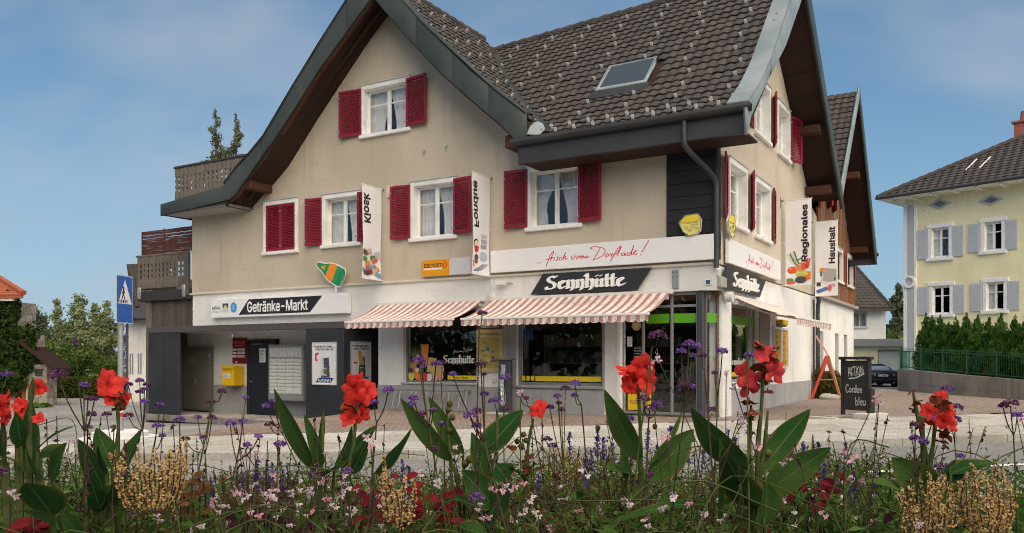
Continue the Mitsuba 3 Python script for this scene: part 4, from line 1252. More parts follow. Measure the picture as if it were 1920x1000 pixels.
put("junction_box", fbox(-5.50, -5.36, -0.06, 0.011, 2.60, 2.72, 0.01), fl(0.7, 0.7, 0.68, 0.5), k)
k = thing("wall_box", "small cream ventilation box beside the third window", "box")
put("case", fbox(-8.62, -8.44, -0.06, 0.0, 5.30, 5.58, 0.01), fl(0.55, 0.53, 0.42, 0.7), k)
put("grille", fbox(-8.59, -8.47, -0.064, -0.061, 5.34, 5.54), fl(0.62, 0.60, 0.48, 0.7), k)
k = thing("house_number", "small blue house number plate beside the corner", "plate")
put("plate", fbox(-0.22, -0.10, -0.004, 0.011, 2.66, 2.78), fl(0.05, 0.09, 0.20, 0.4), k)
put("rim", front(sbox(-0.22, 2.66, -0.10, 2.78).difference(sbox(-0.205, 2.675, -0.115, 2.765)), -0.007, -0.0045), WHITE, k)
k = thing("corner_floodlight", "grey floodlight housing at the corner above the side awning", "lamp")
put("case", fbox(-0.06, 0.12, 0.04, 0.42, 2.60, 2.84, 0.03), fl(0.36, 0.35, 0.33, 0.5), k)
put("arm", fbox(-0.02, 0.04, 0.02, 0.20, 2.84, 2.98, 0.01), fl(0.55, 0.54, 0.52, 0.5), k)
k = thing("camera_housing", "white round housing on an arm at the start of the side awning", "lamp")
m = trimesh.creation.cylinder(0.11, 0.16, sections=20)
m.apply_transform(np.array([[0, 0, 1, 0.12], [1, 0, 0, 0.55], [0, 1, 0, 2.44], [0, 0, 0, 1.0]]))
put("drum", house(m), fl(0.66, 0.66, 0.64, 0.5), k, 30)
put("arm", fbox(0.0, 0.06, 0.5, 1.02, 2.42, 2.50, 0.01), fl(0.66, 0.66, 0.64, 0.5), k)
for i, (p, z) in enumerate(((-7.42, 6.35), (-6.75, 6.38))):
    k = thing("wall_hook", f"small metal hook on the gable wall, {'left' if i == 0 else 'right'} one of two", "hook")
    put("hook", house(tube(curve([[p, 0.02, z], [p, -0.06, z], [p, -0.07, z - 0.08], [p, -0.03, z - 0.09]]), 0.012, 6)), STEEL, k)
    put("rosette", fbox(p - 0.03, p + 0.03, -0.008, 0.0, z - 0.03, z + 0.03, 0.004), STEEL, k)
k = thing("ceiling_hook", "small hanging hook under the alcove beam", "hook")
put("hook", house(tube(curve([[-14.6, 0.1, 1.96], [-14.6, 0.1, 1.86], [-14.57, 0.1, 1.78], [-14.62, 0.1, 1.74]]), 0.012, 6)), STEEL, k)
put("rosette", fbox(-14.64, -14.56, 0.06, 0.14, 1.935, 1.952), STEEL, k)


# ------------------------------------------------------------------ banners
def banner(label, w, h, M, prints, mirror):
    k = thing("banner", label, "banner")
    nx, nz = 16, 40
    u, v = np.meshgrid(np.linspace(0, w, nx), np.linspace(0, h, nz))

    def bend(x, z):
        d = 1 - z / h
        return 0.035 * d * np.sin(2.2 * z + 3 * x) + 0.02 * np.sin(4 * x / w) * d

    put("cloth", fix(grid_mesh(np.stack([u + 0.06 * 0 * v, bend(u, v), v], -1)), M), fl(0.80, 0.80, 0.84, 0.7), k, True)
    for name, g, mat, lift in prints:
        parts = []
        gg = g.segmentize(0.06)
        for poly in polys(gg):
            # split into strips so the print follows the cloth
            for z0 in np.arange(0, h, 0.12):
                c = poly.intersection(sbox(-1, z0, 3, z0 + 0.12))
                for q_ in polys(c):
                    parts.append(trimesh.creation.extrude_polygon(q_, 0.001, engine="earcut"))
        if not parts:
            continue
        m = cat(parts)
        x, z = m.vertices[:, 0], m.vertices[:, 1]
        y = bend(x, z) - 0.004 * lift - m.vertices[:, 2]
        put(name, fix(trimesh.Trimesh(np.stack([x, y, z], 1), m.faces, process=False), M), mat, k)
    put("top_rod", fix(tube([[-0.12, 0, h + 0.01], [w + 0.02, 0, h + 0.012]], 0.013, 8), M), fl(0.75, 0.75, 0.75, 0.4), k)
    put("bottom_rod", fix(tube([[-0.12, 0, -0.005], [w * 0.35, 0, -0.005]], 0.010, 8), M), fl(0.75, 0.75, 0.75, 0.4), k)
    put("wall_bracket", fix(cat([box(-0.16, -0.12, -0.05, 0.05, h - 0.18, h + 0.10, 0.006), box(-0.14, -0.05, -0.02, 0.02, h - 0.02, h + 0.03)]), M), fl(0.25, 0.26, 0.27, 0.4, 0.5, 0.5), k)
    for z in (0.3, 1.1, 1.8):
        put("tie", fix(tube([[-0.07, 0, z + 0.03], [0.0, 0, z]], 0.006, 5), M), WHITE, k)
    return k


def up_text(s, x0, x1, z0, z1, mirror):
    g = affinity.rotate(text_shape(s, 1, True), 90, origin=(0, 0))
    if mirror:
        g = affinity.scale(g, -1, 1, origin=(0, 0))
    return fit(g, x0, x1, z0, z1).buffer(0.006)


def blob(x, z, rx, rz, rot=0):
    return affinity.rotate(affinity.scale(Point(x, z).buffer(1, 12), rx, rz), rot)


INK = fl(0.018, 0.018, 0.02, 0.6)
c_ = lambda r, g, b: fl(r, g, b, 0.65)
# x runs from the wall outwards
pr = np.random.default_rng(44)
mags = []
for k in range(26):
    x, z = pr.uniform(0.08, 0.66), pr.uniform(0.10, 0.72)
    g = affinity.rotate(sbox(x - 0.10, z - 0.055, x + 0.10, z + 0.055), pr.uniform(-40, 40)).intersection(sbox(0.03, 0.05, 0.73, 0.78))
    mags.append(("magazine_print", g, c_(*[(0.60, 0.10, 0.09), (0.15, 0.33, 0.50), (0.70, 0.58, 0.08), (0.62, 0.36, 0.40), (0.09, 0.22, 0.07), (0.50, 0.50, 0.55), (0.62, 0.26, 0.06), (0.12, 0.06, 0.05)][k % 8]), 1 + k * 0.3))
MB_K = HOUSE @ np.array([[0, 1, 0, -8.78], [-1, 0, 0, -0.10], [0, 0, 1, 3.20], [0, 0, 0, 1.0]]) @ np.diag([1, -1, 1, 1.0])


def MBF(p, z):
    """street front: x outwards (-q), y such that the seen face (+p) is -y"""
    return HOUSE @ np.array([[0, -1, 0, p], [-1, 0, 0, -0.10], [0, 0, 1, z], [0, 0, 0, 1.0]])


banner("white banner lettered Kiosk with magazine covers, on the street front", 0.74, 2.36, MBF(-8.75, 3.16), [("lettering", up_text("Kiosk", 0.42, 0.68, 1.42, 2.16, False), INK, 1)] + mags, True)
fon = [("pot_print", blob(0.60, 0.72, 0.13, 0.10), c_(0.02, 0.02, 0.02), 1), ("pot_print", blob(0.58, 0.70, 0.12, 0.085), c_(0.70, 0.62, 0.45), 1.5), ("pot_print", sbox(0.46, 0.50, 0.70, 0.66).intersection(blob(0.58, 0.66, 0.12, 0.16)), c_(0.55, 0.03, 0.03), 2), ("burner_print", blob(0.56, 0.40, 0.11, 0.07), c_(0.10, 0.06, 0.06), 1), ("burner_print", blob(0.56, 0.30, 0.09, 0.05), c_(0.20, 0.06, 0.05), 1.4)]
fon += [("glass_print", sbox(0.10, 0.62 + 0.12 * j, 0.36, 0.72 + 0.12 * j), c_(0.30 + 0.1 * j, 0.32 + 0.08 * j, 0.38 + 0.08 * j), 1) for j in range(3)] + [("bowl_print", blob(0.23, 0.44, 0.16, 0.12), c_(0.42, 0.48, 0.55), 1)]
fon += [("fork_print", pen([[(0.68 - 0.1 * j, 0.08), (0.42 - 0.1 * j, 0.17), (0.22 - 0.08 * j, 0.27)]], 0.022), c_(0.06, 0.08, 0.13), 1) for j in range(3)] + [("bread_print", blob(0.68, 0.30 - 0.09 * j, 0.05, 0.05), c_(0.62, 0.36, 0.14), 1) for j in range(2)]
banner("white banner lettered Fondue with a red fondue pot, on the street front", 0.76, 2.34, MBF(-5.43, 3.10), [("lettering", up_text("Fondue", 0.50, 0.71, 1.10, 2.16, False), INK, 1)] + fon, True)


def MBS(q, z):
    """side wall: x outwards (+p), seen face towards -q"""
    return HOUSE @ np.array([[1, 0, 0, 0.13], [0, 1, 0, q], [0, 0, 1, z], [0, 0, 0, 1.0]])


veg = [("leek_print", pen([[(0.06 + 0.05 * j, 0.80 + 0.03 * j), (0.16 + 0.05 * j, 0.62), (0.28 + 0.03 * j, 0.48)]], 0.035), c_(0.08, 0.20, 0.07) if j % 2 else c_(0.62, 0.66, 0.52), 1 + j * 0.3) for j in range(4)]
veg += [("leaf_print", pen([[(0.18, 0.70), (0.30, 0.66), (0.42, 0.72)]], 0.03), c_(0.06, 0.16, 0.06), 1)]
veg += [("vegetable_print", blob(x, z, a, b), c_(*c), 2 + j * 0.3) for j, (x, z, a, b, c) in enumerate([(0.16, 0.40, 0.12, 0.09, (0.70, 0.10, 0.02)), (0.40, 0.48, 0.12, 0.11, (0.66, 0.14, 0.06)), (0.52, 0.52, 0.09, 0.10, (0.62, 0.05, 0.04)), (0.34, 0.44, 0.10, 0.06, (0.72, 0.25, 0.10)), (0.42, 0.30, 0.17, 0.08, (0.45, 0.55, 0.10)), (0.58, 0.24, 0.10, 0.11, (0.78, 0.20, 0.02)), (0.38, 0.14, 0.15, 0.09, (0.07, 0.06, 0.08)), (0.12, 0.08, 0.12, 0.05, (0.65, 0.09, 0.05)), (0.10, 0.14, 0.10, 0.05, (0.12, 0.25, 0.06))])]
shine = [("highlight_print", blob(x, z, a, b), c_(*c), 5) for x, z, a, b, c in ((0.12, 0.43, 0.035, 0.025, (0.85, 0.35, 0.2)), (0.36, 0.53, 0.035, 0.03, (0.82, 0.4, 0.25)), (0.55, 0.28, 0.03, 0.03, (0.9, 0.5, 0.2)), (0.50, 0.57, 0.02, 0.03, (0.8, 0.3, 0.2)))] + [("grape_print", blob(0.28 + 0.035 * (i % 8), 0.27 + 0.03 * (i // 8), 0.02, 0.018), c_(0.55 + 0.05 * (i % 3), 0.62, 0.16), 4.5) for i in range(24)] + [("berry_print", blob(0.26 + 0.035 * (i % 8), 0.10 + 0.03 * (i // 8), 0.019, 0.017), c_(0.12, 0.10, 0.13 + 0.03 * (i % 3)), 4.8) for i in range(24)] + [("pepper_print", pen([[(0.50 + 0.04 * j, 0.50), (0.53 + 0.04 * j, 0.60), (0.52 + 0.05 * j, 0.68)]], 0.03), c_(0.66, 0.05 + 0.04 * j, 0.04), 5) for j in range(3)]
banner("white banner lettered Regionales with vegetables, on the side wall", 0.66, 2.24, MBS(5.75, 3.07), [("lettering", up_text("Regionales", 0.40, 0.60, 0.62, 2.10, False), INK, 1)] + [(a, g.intersection(sbox(0.03, 0.03, 0.64, 1.2)), m, l) for a, g, m, l in veg + shine], False)
hau = [("ground_print", Polygon([(0.18, 0.86), (0.62, 0.80), (0.62, 0.45), (0.18, 0.40)]), c_(0.42, 0.40, 0.38), 1), ("bottle_print", sbox(0.20, 0.36, 0.36, 0.70).union(sbox(0.25, 0.70, 0.31, 0.80)), c_(0.70, 0.68, 0.72), 2), ("bottle_print", blob(0.21, 0.80, 0.08, 0.06), c_(0.75, 0.26, 0.06), 2.3), ("sponge_print", sbox(0.40, 0.46, 0.60, 0.56), c_(0.03, 0.22, 0.07), 2), ("sponge_print", sbox(0.14, 0.60, 0.20, 0.78), c_(0.03, 0.25, 0.17), 1.5), ("box_print", sbox(0.04, 0.30, 0.16, 0.42), c_(0.05, 0.04, 0.03), 2), ("roll_print", affinity.rotate(sbox(0.03, 0.14, 0.44, 0.25), 20), c_(0.07, 0.17, 0.40), 2.2), ("roll_print", affinity.rotate(sbox(0.08, 0.22, 0.44, 0.25), 20), c_(0.66, 0.68, 0.72), 2.6), ("soap_print", blob(0.42, 0.24, 0.06, 0.10), c_(0.72, 0.12, 0.16), 3), ("soap_print", blob(0.52, 0.32, 0.07, 0.05), c_(0.75, 0.35, 0.40), 3), ("brush_print", blob(0.44, 0.63, 0.07, 0.06), c_(0.10, 0.11, 0.10), 1.6)]
banner("white banner lettered Haushalt with cleaning goods, on the timber part of the side wall", 0.66, 2.26, MBS(9.75, 3.05), [("lettering", up_text("Haushalt", 0.40, 0.58, 0.98, 2.08, False), INK, 1)] + hau, False)

# ------------------------------------------------------------------ alcove: mailbox bank, yellow mailbox, boards, posters
mb = thing("mailbox_bank", "large light grey bank of mailboxes in the alcove", "mailbox")
MP0, MP1, MZ0, MZ1, MQ_ = -14.11, -12.66, -0.12, 1.56, 1.05
put("case", fbox(MP0, MP1, MQ_, 1.505, MZ0, MZ1, 0.012), fl(0.26, 0.27, 0.26, 0.5), mb)
door_m = fl(0.66, 0.67, 0.64, 0.45)


def mdoor(p0, p1, z0, z1, key=True):
    d = put("door", fbox(p0 + 0.009, p1 - 0.009, MQ_ - 0.014, MQ_ - 0.001, z0 + 0.009, z1 - 0.009, 0.004), door_m, mb)
    if key:
        put("lock", fbox((p0 + p1) / 2 - 0.0 - 0.012 + key * 0, (p0 + p1) / 2 + 0.012, MQ_ - 0.02, MQ_ - 0.0145, z0 + 0.02, z0 + 0.045), fl(0.1, 0.1, 0.1, 0.4), mb + "__" + d.split("__")[1])


iw = (MP1 - MP0 - 0.12)
for k in range(12):
    a = MP0 + 0.06 + k * iw / 12
    mdoor(a, a + iw / 12, MZ1 - 0.40, MZ1 - 0.08)
for r in range(10):
    z1 = MZ1 - 0.42 - r * 0.106
    for c in range(2):
        a = MP0 + 0.06 + c * iw / 2
        if c == 1 and r == 8:
            mdoor(a, a + iw / 4, z1 - 0.212, z1)
            mdoor(a + iw / 4, a + iw / 2, z1 - 0.212, z1)
            continue
        if c == 1 and r == 9:
            continue
        mdoor(a, a + iw / 2, z1 - 0.106, z1)
YEL = fl(0.80, 0.50, 0.01, 0.4)
ym = thing("yellow_mailbox", "yellow letter box on the wall of the alcove", "mailbox")
YP0, YP1 = -17.0 + 0.0, -16.50
YQ = 1.10
yb = put("case", fbox(-16.20, -15.68, 1.06, 1.505, 0.28, 0.90, 0.02), YEL, ym)
put("flap", fbox(-16.16, -15.72, 1.045, 1.059, 0.76, 0.81, 0.004), fl(0.55, 0.33, 0.01, 0.4), ym)
put("notice_plate", fbox(-16.12, -15.80, 1.05, 1.059, 0.52, 0.68), WHITE, ym)
put("notice_text", cat([fbox(-16.10, -15.86 + 0.04 * (k % 2), 1.046, 1.0495, 0.55 + 0.03 * k, 0.56 + 0.03 * k) for k in range(4)]), fl(0.15, 0.2, 0.35, 0.6), ym)
put("slot_shade", fbox(-16.20, -15.68, 1.02, 1.059, 0.83, 0.905, 0.01), YEL, ym)
lb = thing("lottery_board", "dark red price board with white rows above the yellow mailbox", "sign")
put("board", fbox(-16.19, -15.55, 1.47, 1.505, 0.98, 1.80, 0.006), fl(0.20, 0.010, 0.012, 0.45), lb)
put("heading", front(fit(text_shape("SWISSLOS", 1, True), -16.13, -15.61, 1.62, 1.685), 1.464, 1.4685), fl(0.45, 0.20, 0.16, 0.5), lb)
put("heading", front(fit(text_shape("Jackpots", 1, True), -16.07, -15.67, 1.52, 1.58), 1.464, 1.4685), fl(0.55, 0.22, 0.03, 0.5), lb)
for r, tx in enumerate(("20 Mio.", "15 Mio.", "330 000")):
    z = 1.385 - r * 0.105
    put("row_plate", front(Polygon([(-16.17, z), (-16.02, z), (-15.98, z + 0.035), (-16.02, z + 0.07), (-16.17, z + 0.07)]), 1.464, 1.4685), WHITE, lb)
    put("row_plate", front(sbox(-15.95, z, -15.62, z + 0.075), 1.464, 1.4685), WHITE, lb)
    put("row_text", front(fit(text_shape(tx, 1, True), -15.93, -15.65, z + 0.015, z + 0.06), 1.460, 1.4635), fl(0.12, 0.02, 0.02, 0.5), lb)
put("crest", front(fit(text_shape("w", 1, True), -16.07, -15.93, 1.0, 1.05), 1.464, 1.4685), WHITE, lb)


def poster(label, mk, x0, z0, w, h, bottle):
    """mk(shape, lift) makes a thin layer in front of the panel"""
    k = thing("automat_poster", label, "poster")
    rr = sbox(x0 + 0.03, z0 + 0.03, x0 + w - 0.03, z0 + h - 0.03).buffer(0.03, 6)
    put("frame", mk(rr.difference(rr.buffer(-0.022)), 0.0, 0.026), fl(0.62, 0.63, 0.64, 0.35, 0.5, 0.5), k)
    put("sheet", mk(rr.buffer(-0.022), 0.0, 0.012), fl(0.70, 0.70, 0.73, 0.3), k)
    L = lambda g: affinity.translate(g, x0, z0)
    a, b = 0.014, 0.016
    put("heading", mk(L(fit(text_shape("Fondue und mehr ...", 1, True), 0.07 * w, 0.93 * w, 0.87 * h, 0.925 * h)), a - .0015, b), INK, k)
    put("heading", mk(L(fit(text_shape("rund um die Uhr", 1, True), 0.14 * w, 0.88 * w, 0.805 * h, 0.86 * h)), a - .0015, b), INK, k)
    put("footer_panel", mk(L(Polygon([(0.14 * w, 0.06 * h), (0.26 * w, 0.165 * h), (0.88 * w, 0.165 * h), (0.76 * w, 0.06 * h)])), a - .0015, b), fl(0.02, 0.045, 0.16, 0.4), k)
    put("footer_text", mk(L(fit(text_shape("AUTOMAT", 1, True), 0.24 * w, 0.77 * w, 0.08 * h, 0.135 * h)), b + .0005, b + 0.002), fl(0.85, 0.85, 0.85, 0.5), k)
    arrow = Polygon([(0.12, 0.56), (0.12, 0.74), (0.20, 0.74), (0.20, 0.76), (0.30, 0.725), (0.20, 0.69), (0.20, 0.705), (0.18, 0.705), (0.18, 0.595), (0.23, 0.595), (0.23, 0.56)]) if bottle else Polygon([(0.12, 0.50), (0.20, 0.535), (0.20, 0.515), (0.32, 0.515), (0.32, 0.485), (0.20, 0.485), (0.20, 0.465)])
    put("arrow", mk(L(affinity.scale(arrow, w, h, origin=(0, 0))), a - .0015, b), fl(0.60, 0.02, 0.05, 0.4), k)
    put("machine_print", mk(L(affinity.scale(Polygon([(0.36, 0.17), (0.44, 0.62), (0.68, 0.64), (0.72, 0.17)]), w, h, origin=(0, 0))), a - .0015, b), fl(0.06, 0.075, 0.10, 0.4), k)
    if bottle:
        put("bottle_print", mk(L(affinity.scale(Polygon([(0.30, 0.22), (0.36, 0.60), (0.39, 0.67), (0.44, 0.67), (0.46, 0.60), (0.50, 0.22)]), w, h, origin=(0, 0))), b + .0005, b + 0.002), fl(0.62, 0.63, 0.66, 0.4), k)
    else:
        put("bottle_print", mk(L(affinity.scale(Polygon([(0.42, 0.44), (0.34, 0.74), (0.40, 0.80), (0.52, 0.76), (0.66, 0.46)]), w, h, origin=(0, 0))), b + .0005, b + 0.002), fl(0.55, 0.38, 0.10, 0.4), k)
    for j in range(4):
        put("goods_print", mk(L(affinity.scale(sbox(0.42 + 0.0 * j, 0.22 + 0.05 * j, 0.60, 0.25 + 0.05 * j), w, h, origin=(0, 0))), b + .0025, b + 0.004), fl(*[(0.5, 0.5, 0.5), (0.4, 0.06, 0.06), (0.08, 0.28, 0.1), (0.5, 0.45, 0.3)][j], 0.5), k)


poster("white machine poster with a red arrow on the front of the dark panel", lambda g, a, b: front(g, -0.02 - b, -0.02 - a), -11.24, 0.42, 0.90, 1.17, True)
poster("white machine poster with a golden bottle on the shaded side of the dark panel", lambda g, a, b: side(g, -10.10 + a, -10.10 + b), 0.24, 0.44, 0.83, 1.17, False)

# ------------------------------------------------------------------ shop window prints
wd = thing("window_sticker", "fruit and juice picture on the left shop window", "sticker")
QG = W1[3] * 0 + 0.138


def dec(name, g, mat, i=0):
    put(name, front(g, QG - 0.002 - 0.0015 * (i + 1), QG - 0.0015 * (i + 1) - 0.001), mat, wd)


X0 = W1[0] + 0.07
for j in range(11):
    a = math.radians(40 + 10 * j)
    dec("leaf_print", Polygon([(X0 + 0.24 - 0.03, 1.08), (X0 + 0.24 + 0.03, 1.08), (X0 + 0.24 + 0.42 * math.cos(a), 1.08 + 0.48 * math.sin(a))]), c_(0.06 + 0.02 * (j % 3), 0.13 + 0.03 * (j % 2), 0.04), j % 3)
dec("pineapple_print", blob(X0 + 0.22, 0.90, 0.15, 0.24), c_(0.42, 0.25, 0.05), 4)
dec("juice_print", Polygon([(X0 + 0.47, 0.98), (X0 + 0.41, 1.50), (X0 + 0.67, 1.50), (X0 + 0.61, 0.98)]), c_(0.75, 0.26, 0.02), 4)
dec("bread_print", blob(X0 + 0.92, 0.86, 0.22, 0.18, 20), c_(0.55, 0.36, 0.16), 3)
dec("cheese_print", Polygon([(X0 + 0.60, 0.80), (X0 + 0.66, 1.18), (X0 + 0.92, 1.14), (X0 + 0.90, 0.82)]), c_(0.62, 0.44, 0.12), 5)
for j, (x, z, r, c) in enumerate([(0.11, 0.69, 0.10, (0.52, 0.56, 0.06)), (0.30, 0.70, 0.09, (0.75, 0.20, 0.03)), (0.52, 0.68, 0.10, (0.62, 0.04, 0.04)), (0.40, 0.64, 0.07, (0.70, 0.14, 0.03)), (0.68, 0.67, 0.09, (0.72, 0.66, 0.60)), (0.86, 0.66, 0.08, (0.66, 0.34, 0.28)), (0.10, 0.83, 0.07, (0.08, 0.03, 0.12)), (0.30, 0.86, 0.06, (0.66, 0.60, 0.50)), (0.44, 0.84, 0.06, (0.12, 0.30, 0.07)), (1.02, 0.70, 0.10, (0.62, 0.30, 0.20))]):
    dec("fruit_print", blob(X0 + x, z, r, r * 1.1), c_(*c), 6 + j % 3)
wl = thing("window_lettering", "white shop name lettering on the left shop window", "sticker")
put("name_print", front(fit(NAME, -6.98, -6.0, 0.99, 1.24), QG - 0.004, QG - 0.002), fl(0.72, 0.72, 0.70, 0.5), wl)
put("slogan_print", front(affinity.rotate(fit(SLOGAN, -6.72, -6.02, 1.26, 1.42), 6), QG - 0.004, QG - 0.002), fl(0.72, 0.72, 0.70, 0.5), wl)
put("owner_strip", front(Polygon([(-6.82, 0.62), (-6.82, 0.72), (-5.95, 0.72), (-5.95, 0.62)]), QG - 0.004, QG - 0.002), fl(0.75, 0.58, 0.02, 0.4), wl)
put("owner_text", front(fit(text_shape("Fam. Fuhrer", 1, True), -6.62, -6.2, 0.64, 0.705), QG - 0.007, QG - 0.005), fl(0.08, 0.06, 0.02, 0.5), wl)
wy = thing("yellow_strip", "yellow strip with three small squares along the foot of the right shop window", "sticker")
put("bar", front(sbox(-4.30, 0.62, -2.62, 0.735), 0.098, 0.100), fl(0.75, 0.56, 0.02, 0.4), wy)
for j in range(3):
    put("square", front(sbox(-4.66 + 0.12 * j, 0.625, -4.57 + 0.12 * j, 0.735).buffer(-0.015).buffer(0.015), 0.098, 0.100), fl(0.75, 0.56, 0.02, 0.4), wy)
nb = thing("notice_board", "yellowed offers board headed Aktionen between the two shop windows", "notice board")
put("board", fbox(-5.84, -5.10, -0.06, 0.011, 0.82, 2.02, 0.008), fl(0.50, 0.41, 0.20, 0.5), nb)
put("heading_panel", fbox(-5.83, -5.11, -0.066, -0.061, 1.84, 2.01), fl(0.05, 0.04, 0.03, 0.5), nb)
put("heading", front(fit(text_shape("Aktionen", 1, True), -5.75, -5.2, 1.87, 1.965), -0.070, -0.0665), fl(0.55, 0.50, 0.40, 0.5), nb)
put("sheet", fbox(-5.74, -5.20, -0.066, -0.061, 0.92, 1.64), fl(0.42, 0.33, 0.08, 0.6), nb)
put("caption", front(fit(text_shape("Schnäppchen", 1, True), -5.74, -5.22, 1.69, 1.76), -0.066, -0.061), fl(0.25, 0.20, 0.05, 0.6), nb)
for j in range(46):
    x, z = pr.uniform(-5.72, -5.30), pr.uniform(0.94, 1.56)
    put("offer_print", fbox(x, x + pr.uniform(0.04, 0.1), -0.070 - 0.0001 * j, -0.0665 - 0.00005 * j, z, z + pr.uniform(0.03, 0.08)), fl(*[(0.50, 0.38, 0.06), (0.18, 0.22, 0.25), (0.46, 0.36, 0.12), (0.10, 0.12, 0.14), (0.50, 0.46, 0.25), (0.32, 0.28, 0.10)][j % 6], 0.6), nb)
sk_ = thing("wall_socket", "small cream wall socket under the offers board", "socket")
put("plate", fbox(-5.42, -5.31, -0.03, 0.0, 0.56, 0.67, 0.012), fl(0.62, 0.60, 0.52, 0.5), sk_)
put("cover", fbox(-5.40, -5.33, -0.036, -0.0305, 0.58, 0.65, 0.004), fl(0.70, 0.68, 0.60, 0.5), sk_)
ds = thing("door_sticker", "stickers and notices on the left leaf of the sliding doors", "sticker")
DQ = 0.145
put("notice", front(sbox(-2.02, 1.40, -1.90, 1.62), DQ - .003, DQ), fl(0.55, 0.55, 0.55, 0.5), ds)
put("heart_emblem", front(Point(-1.80, 1.86).buffer(0.11, 16), DQ - .003, DQ), fl(0.42, 0.30, 0.14, 0.5), ds)
put("heart", front(fit(Polygon(curve([(0, -1), (-0.9, 0.1), (-0.5, 0.9), (0, 0.5), (0.5, 0.9), (0.9, 0.1), (0, -1)])), -1.86, -1.74, 1.79, 1.92), DQ - .006, DQ - .004), fl(0.50, 0.40, 0.26, 0.5), ds)
for j in range(7):
    put("notice_line", front(sbox(-1.86, 1.0 + 0.06 * j, -1.62 - 0.03 * (j % 2), 1.02 + 0.06 * j), DQ - .003, DQ), fl(0.30, 0.30, 0.31, 0.5), ds)
ys = thing("parcel_sign", "yellow parcel point sign low on the sliding doors", "sign")
put("plate", front(sbox(-2.00, 0.02, -1.46, 0.40), DQ - .004, DQ - .001), fl(0.75, 0.52, 0.01, 0.4), ys)
put("lettering", front(fit(text_shape("POSTMAIL", 1, True), -1.95, -1.52, 0.15, 0.23), DQ - .007, DQ - .005), fl(0.35, 0.10, 0.08, 0.5), ys)
put("mark", front(sbox(-1.62, 0.33, -1.50, 0.37), DQ - .007, DQ - .005), fl(0.6, 0.06, 0.03, 0.5), ys)
put("white_strip", front(sbox(-1.98, 0.44, -1.70, 0.52), DQ - .004, DQ - .001), WHITE, ys)
GRN = fl(0.10, 0.36, 0.02, 0.4)
for j, (a, b) in enumerate(((-1.58, -1.05), (-0.96, -0.47))):
    k = thing("green_strip", ["green strip on the middle leaf of the sliding doors", "green strip on the right leaf of the sliding doors"][j], "sticker")
    put("strip", front(sbox(a, 1.90, b, 2.10).buffer(-0.02).buffer(0.02), DQ - .003, DQ), GRN, k)
k = thing("green_strip", "green strip on the corner glazing behind the dark column", "sticker")
put("strip", house(fix(box(0.04, 0.36, 0.022, 0.026, 1.96, 2.16), np.array([[math.cos(1.13), -math.sin(1.13), 0, -0.26], [math.sin(1.13), math.cos(1.13), 0, 0.16], [0, 0, 1, -0.06], [0, 0, 0, 1.0]]))), GRN, k)
k = thing("green_strip", "green strip on the side shop window", "sticker")
put("strip", side(sbox(1.24, 1.92, 3.45, 2.10), -0.128, -0.1265), GRN, k)
k = thing("window_lettering", "white shop name lettering on the side shop window", "sticker")
put("name_print", side(fit(NAME, 1.35, 2.95, 0.98, 1.16), -0.128, -0.1265), fl(0.72, 0.72, 0.70, 0.5), k)
put("yellow_print", side(sbox(1.30, 0.74, 2.2, 0.84), -0.128, -0.1265), fl(0.7, 0.5, 0.02, 0.5), k)
# glazed notice cases on the side wall
for j, (a, b) in enumerate(((4.85, 5.62), (5.68, 6.45))):
    k = thing("notice_case", f"yellow glazed notice case on the white side wall, {'first' if j == 0 else 'second'} from the street corner", "notice board")
    put("frame", side(sbox(a, 0.88, b, 1.96).difference(sbox(a + 0.06, 0.94, b - 0.06, 1.90)), -0.011, 0.06), fl(0.66, 0.66, 0.64, 0.4), k)
    put("sheet", side(sbox(a + 0.06, 0.94, b - 0.06, 1.90), -0.011, 0.02), fl(0.50, 0.28, 0.03, 0.5), k)
    for i in range(5):
        put("print", side(sbox(a + 0.12, 1.0 + 0.17 * i, b - 0.14 - 0.1 * (i % 2), 1.09 + 0.17 * i), 0.021, 0.024), fl(0.40, 0.16 + 0.05 * (i % 3), 0.02, 0.5), k)
k = thing("yellow_lamp", "small yellow box above the notice cases", "lamp")
put("case", fbox(-0.01, 0.16, 5.3, 5.95, 2.02, 2.16, 0.02), fl(0.62, 0.40, 0.02, 0.5), k)
put("base", fbox(-0.011, 0.10, 5.25, 6.0, 1.985, 2.018), fl(0.2, 0.2, 0.2, 0.5), k)

# ------------------------------------------------------------------ bicycle rack under the left window
br = thing("bicycle_rack", "low grey wall rack with wheel loops under the left shop window", "rack")
put("rail", house(tube([[-8.75, -0.30, 0.36], [-6.0, -0.30, 0.36]], 0.025, 8)), fl(0.34, 0.36, 0.38, 0.4, 0.5, 0.5), br)
for j in range(5):
    p = -8.05 + j * 0.5
    put("wheel_loop", house(tube(curve([[p - 0.07, -0.28, 0.36], [p - 0.10, -0.38, 0.0], [p - 0.04, -0.42, -0.10], [p + 0.04, -0.42, -0.10], [p + 0.10, -0.38, 0.0], [p + 0.07, -0.28, 0.36]]), 0.010, 6)), STEEL, br, 60)
for p in (-8.7, -6.05):
    put("foot", fbox(p - 0.03, p + 0.03, -0.30, 0.0, 0.34, 0.385), fl(0.34, 0.36, 0.38, 0.4, 0.5, 0.5), br)
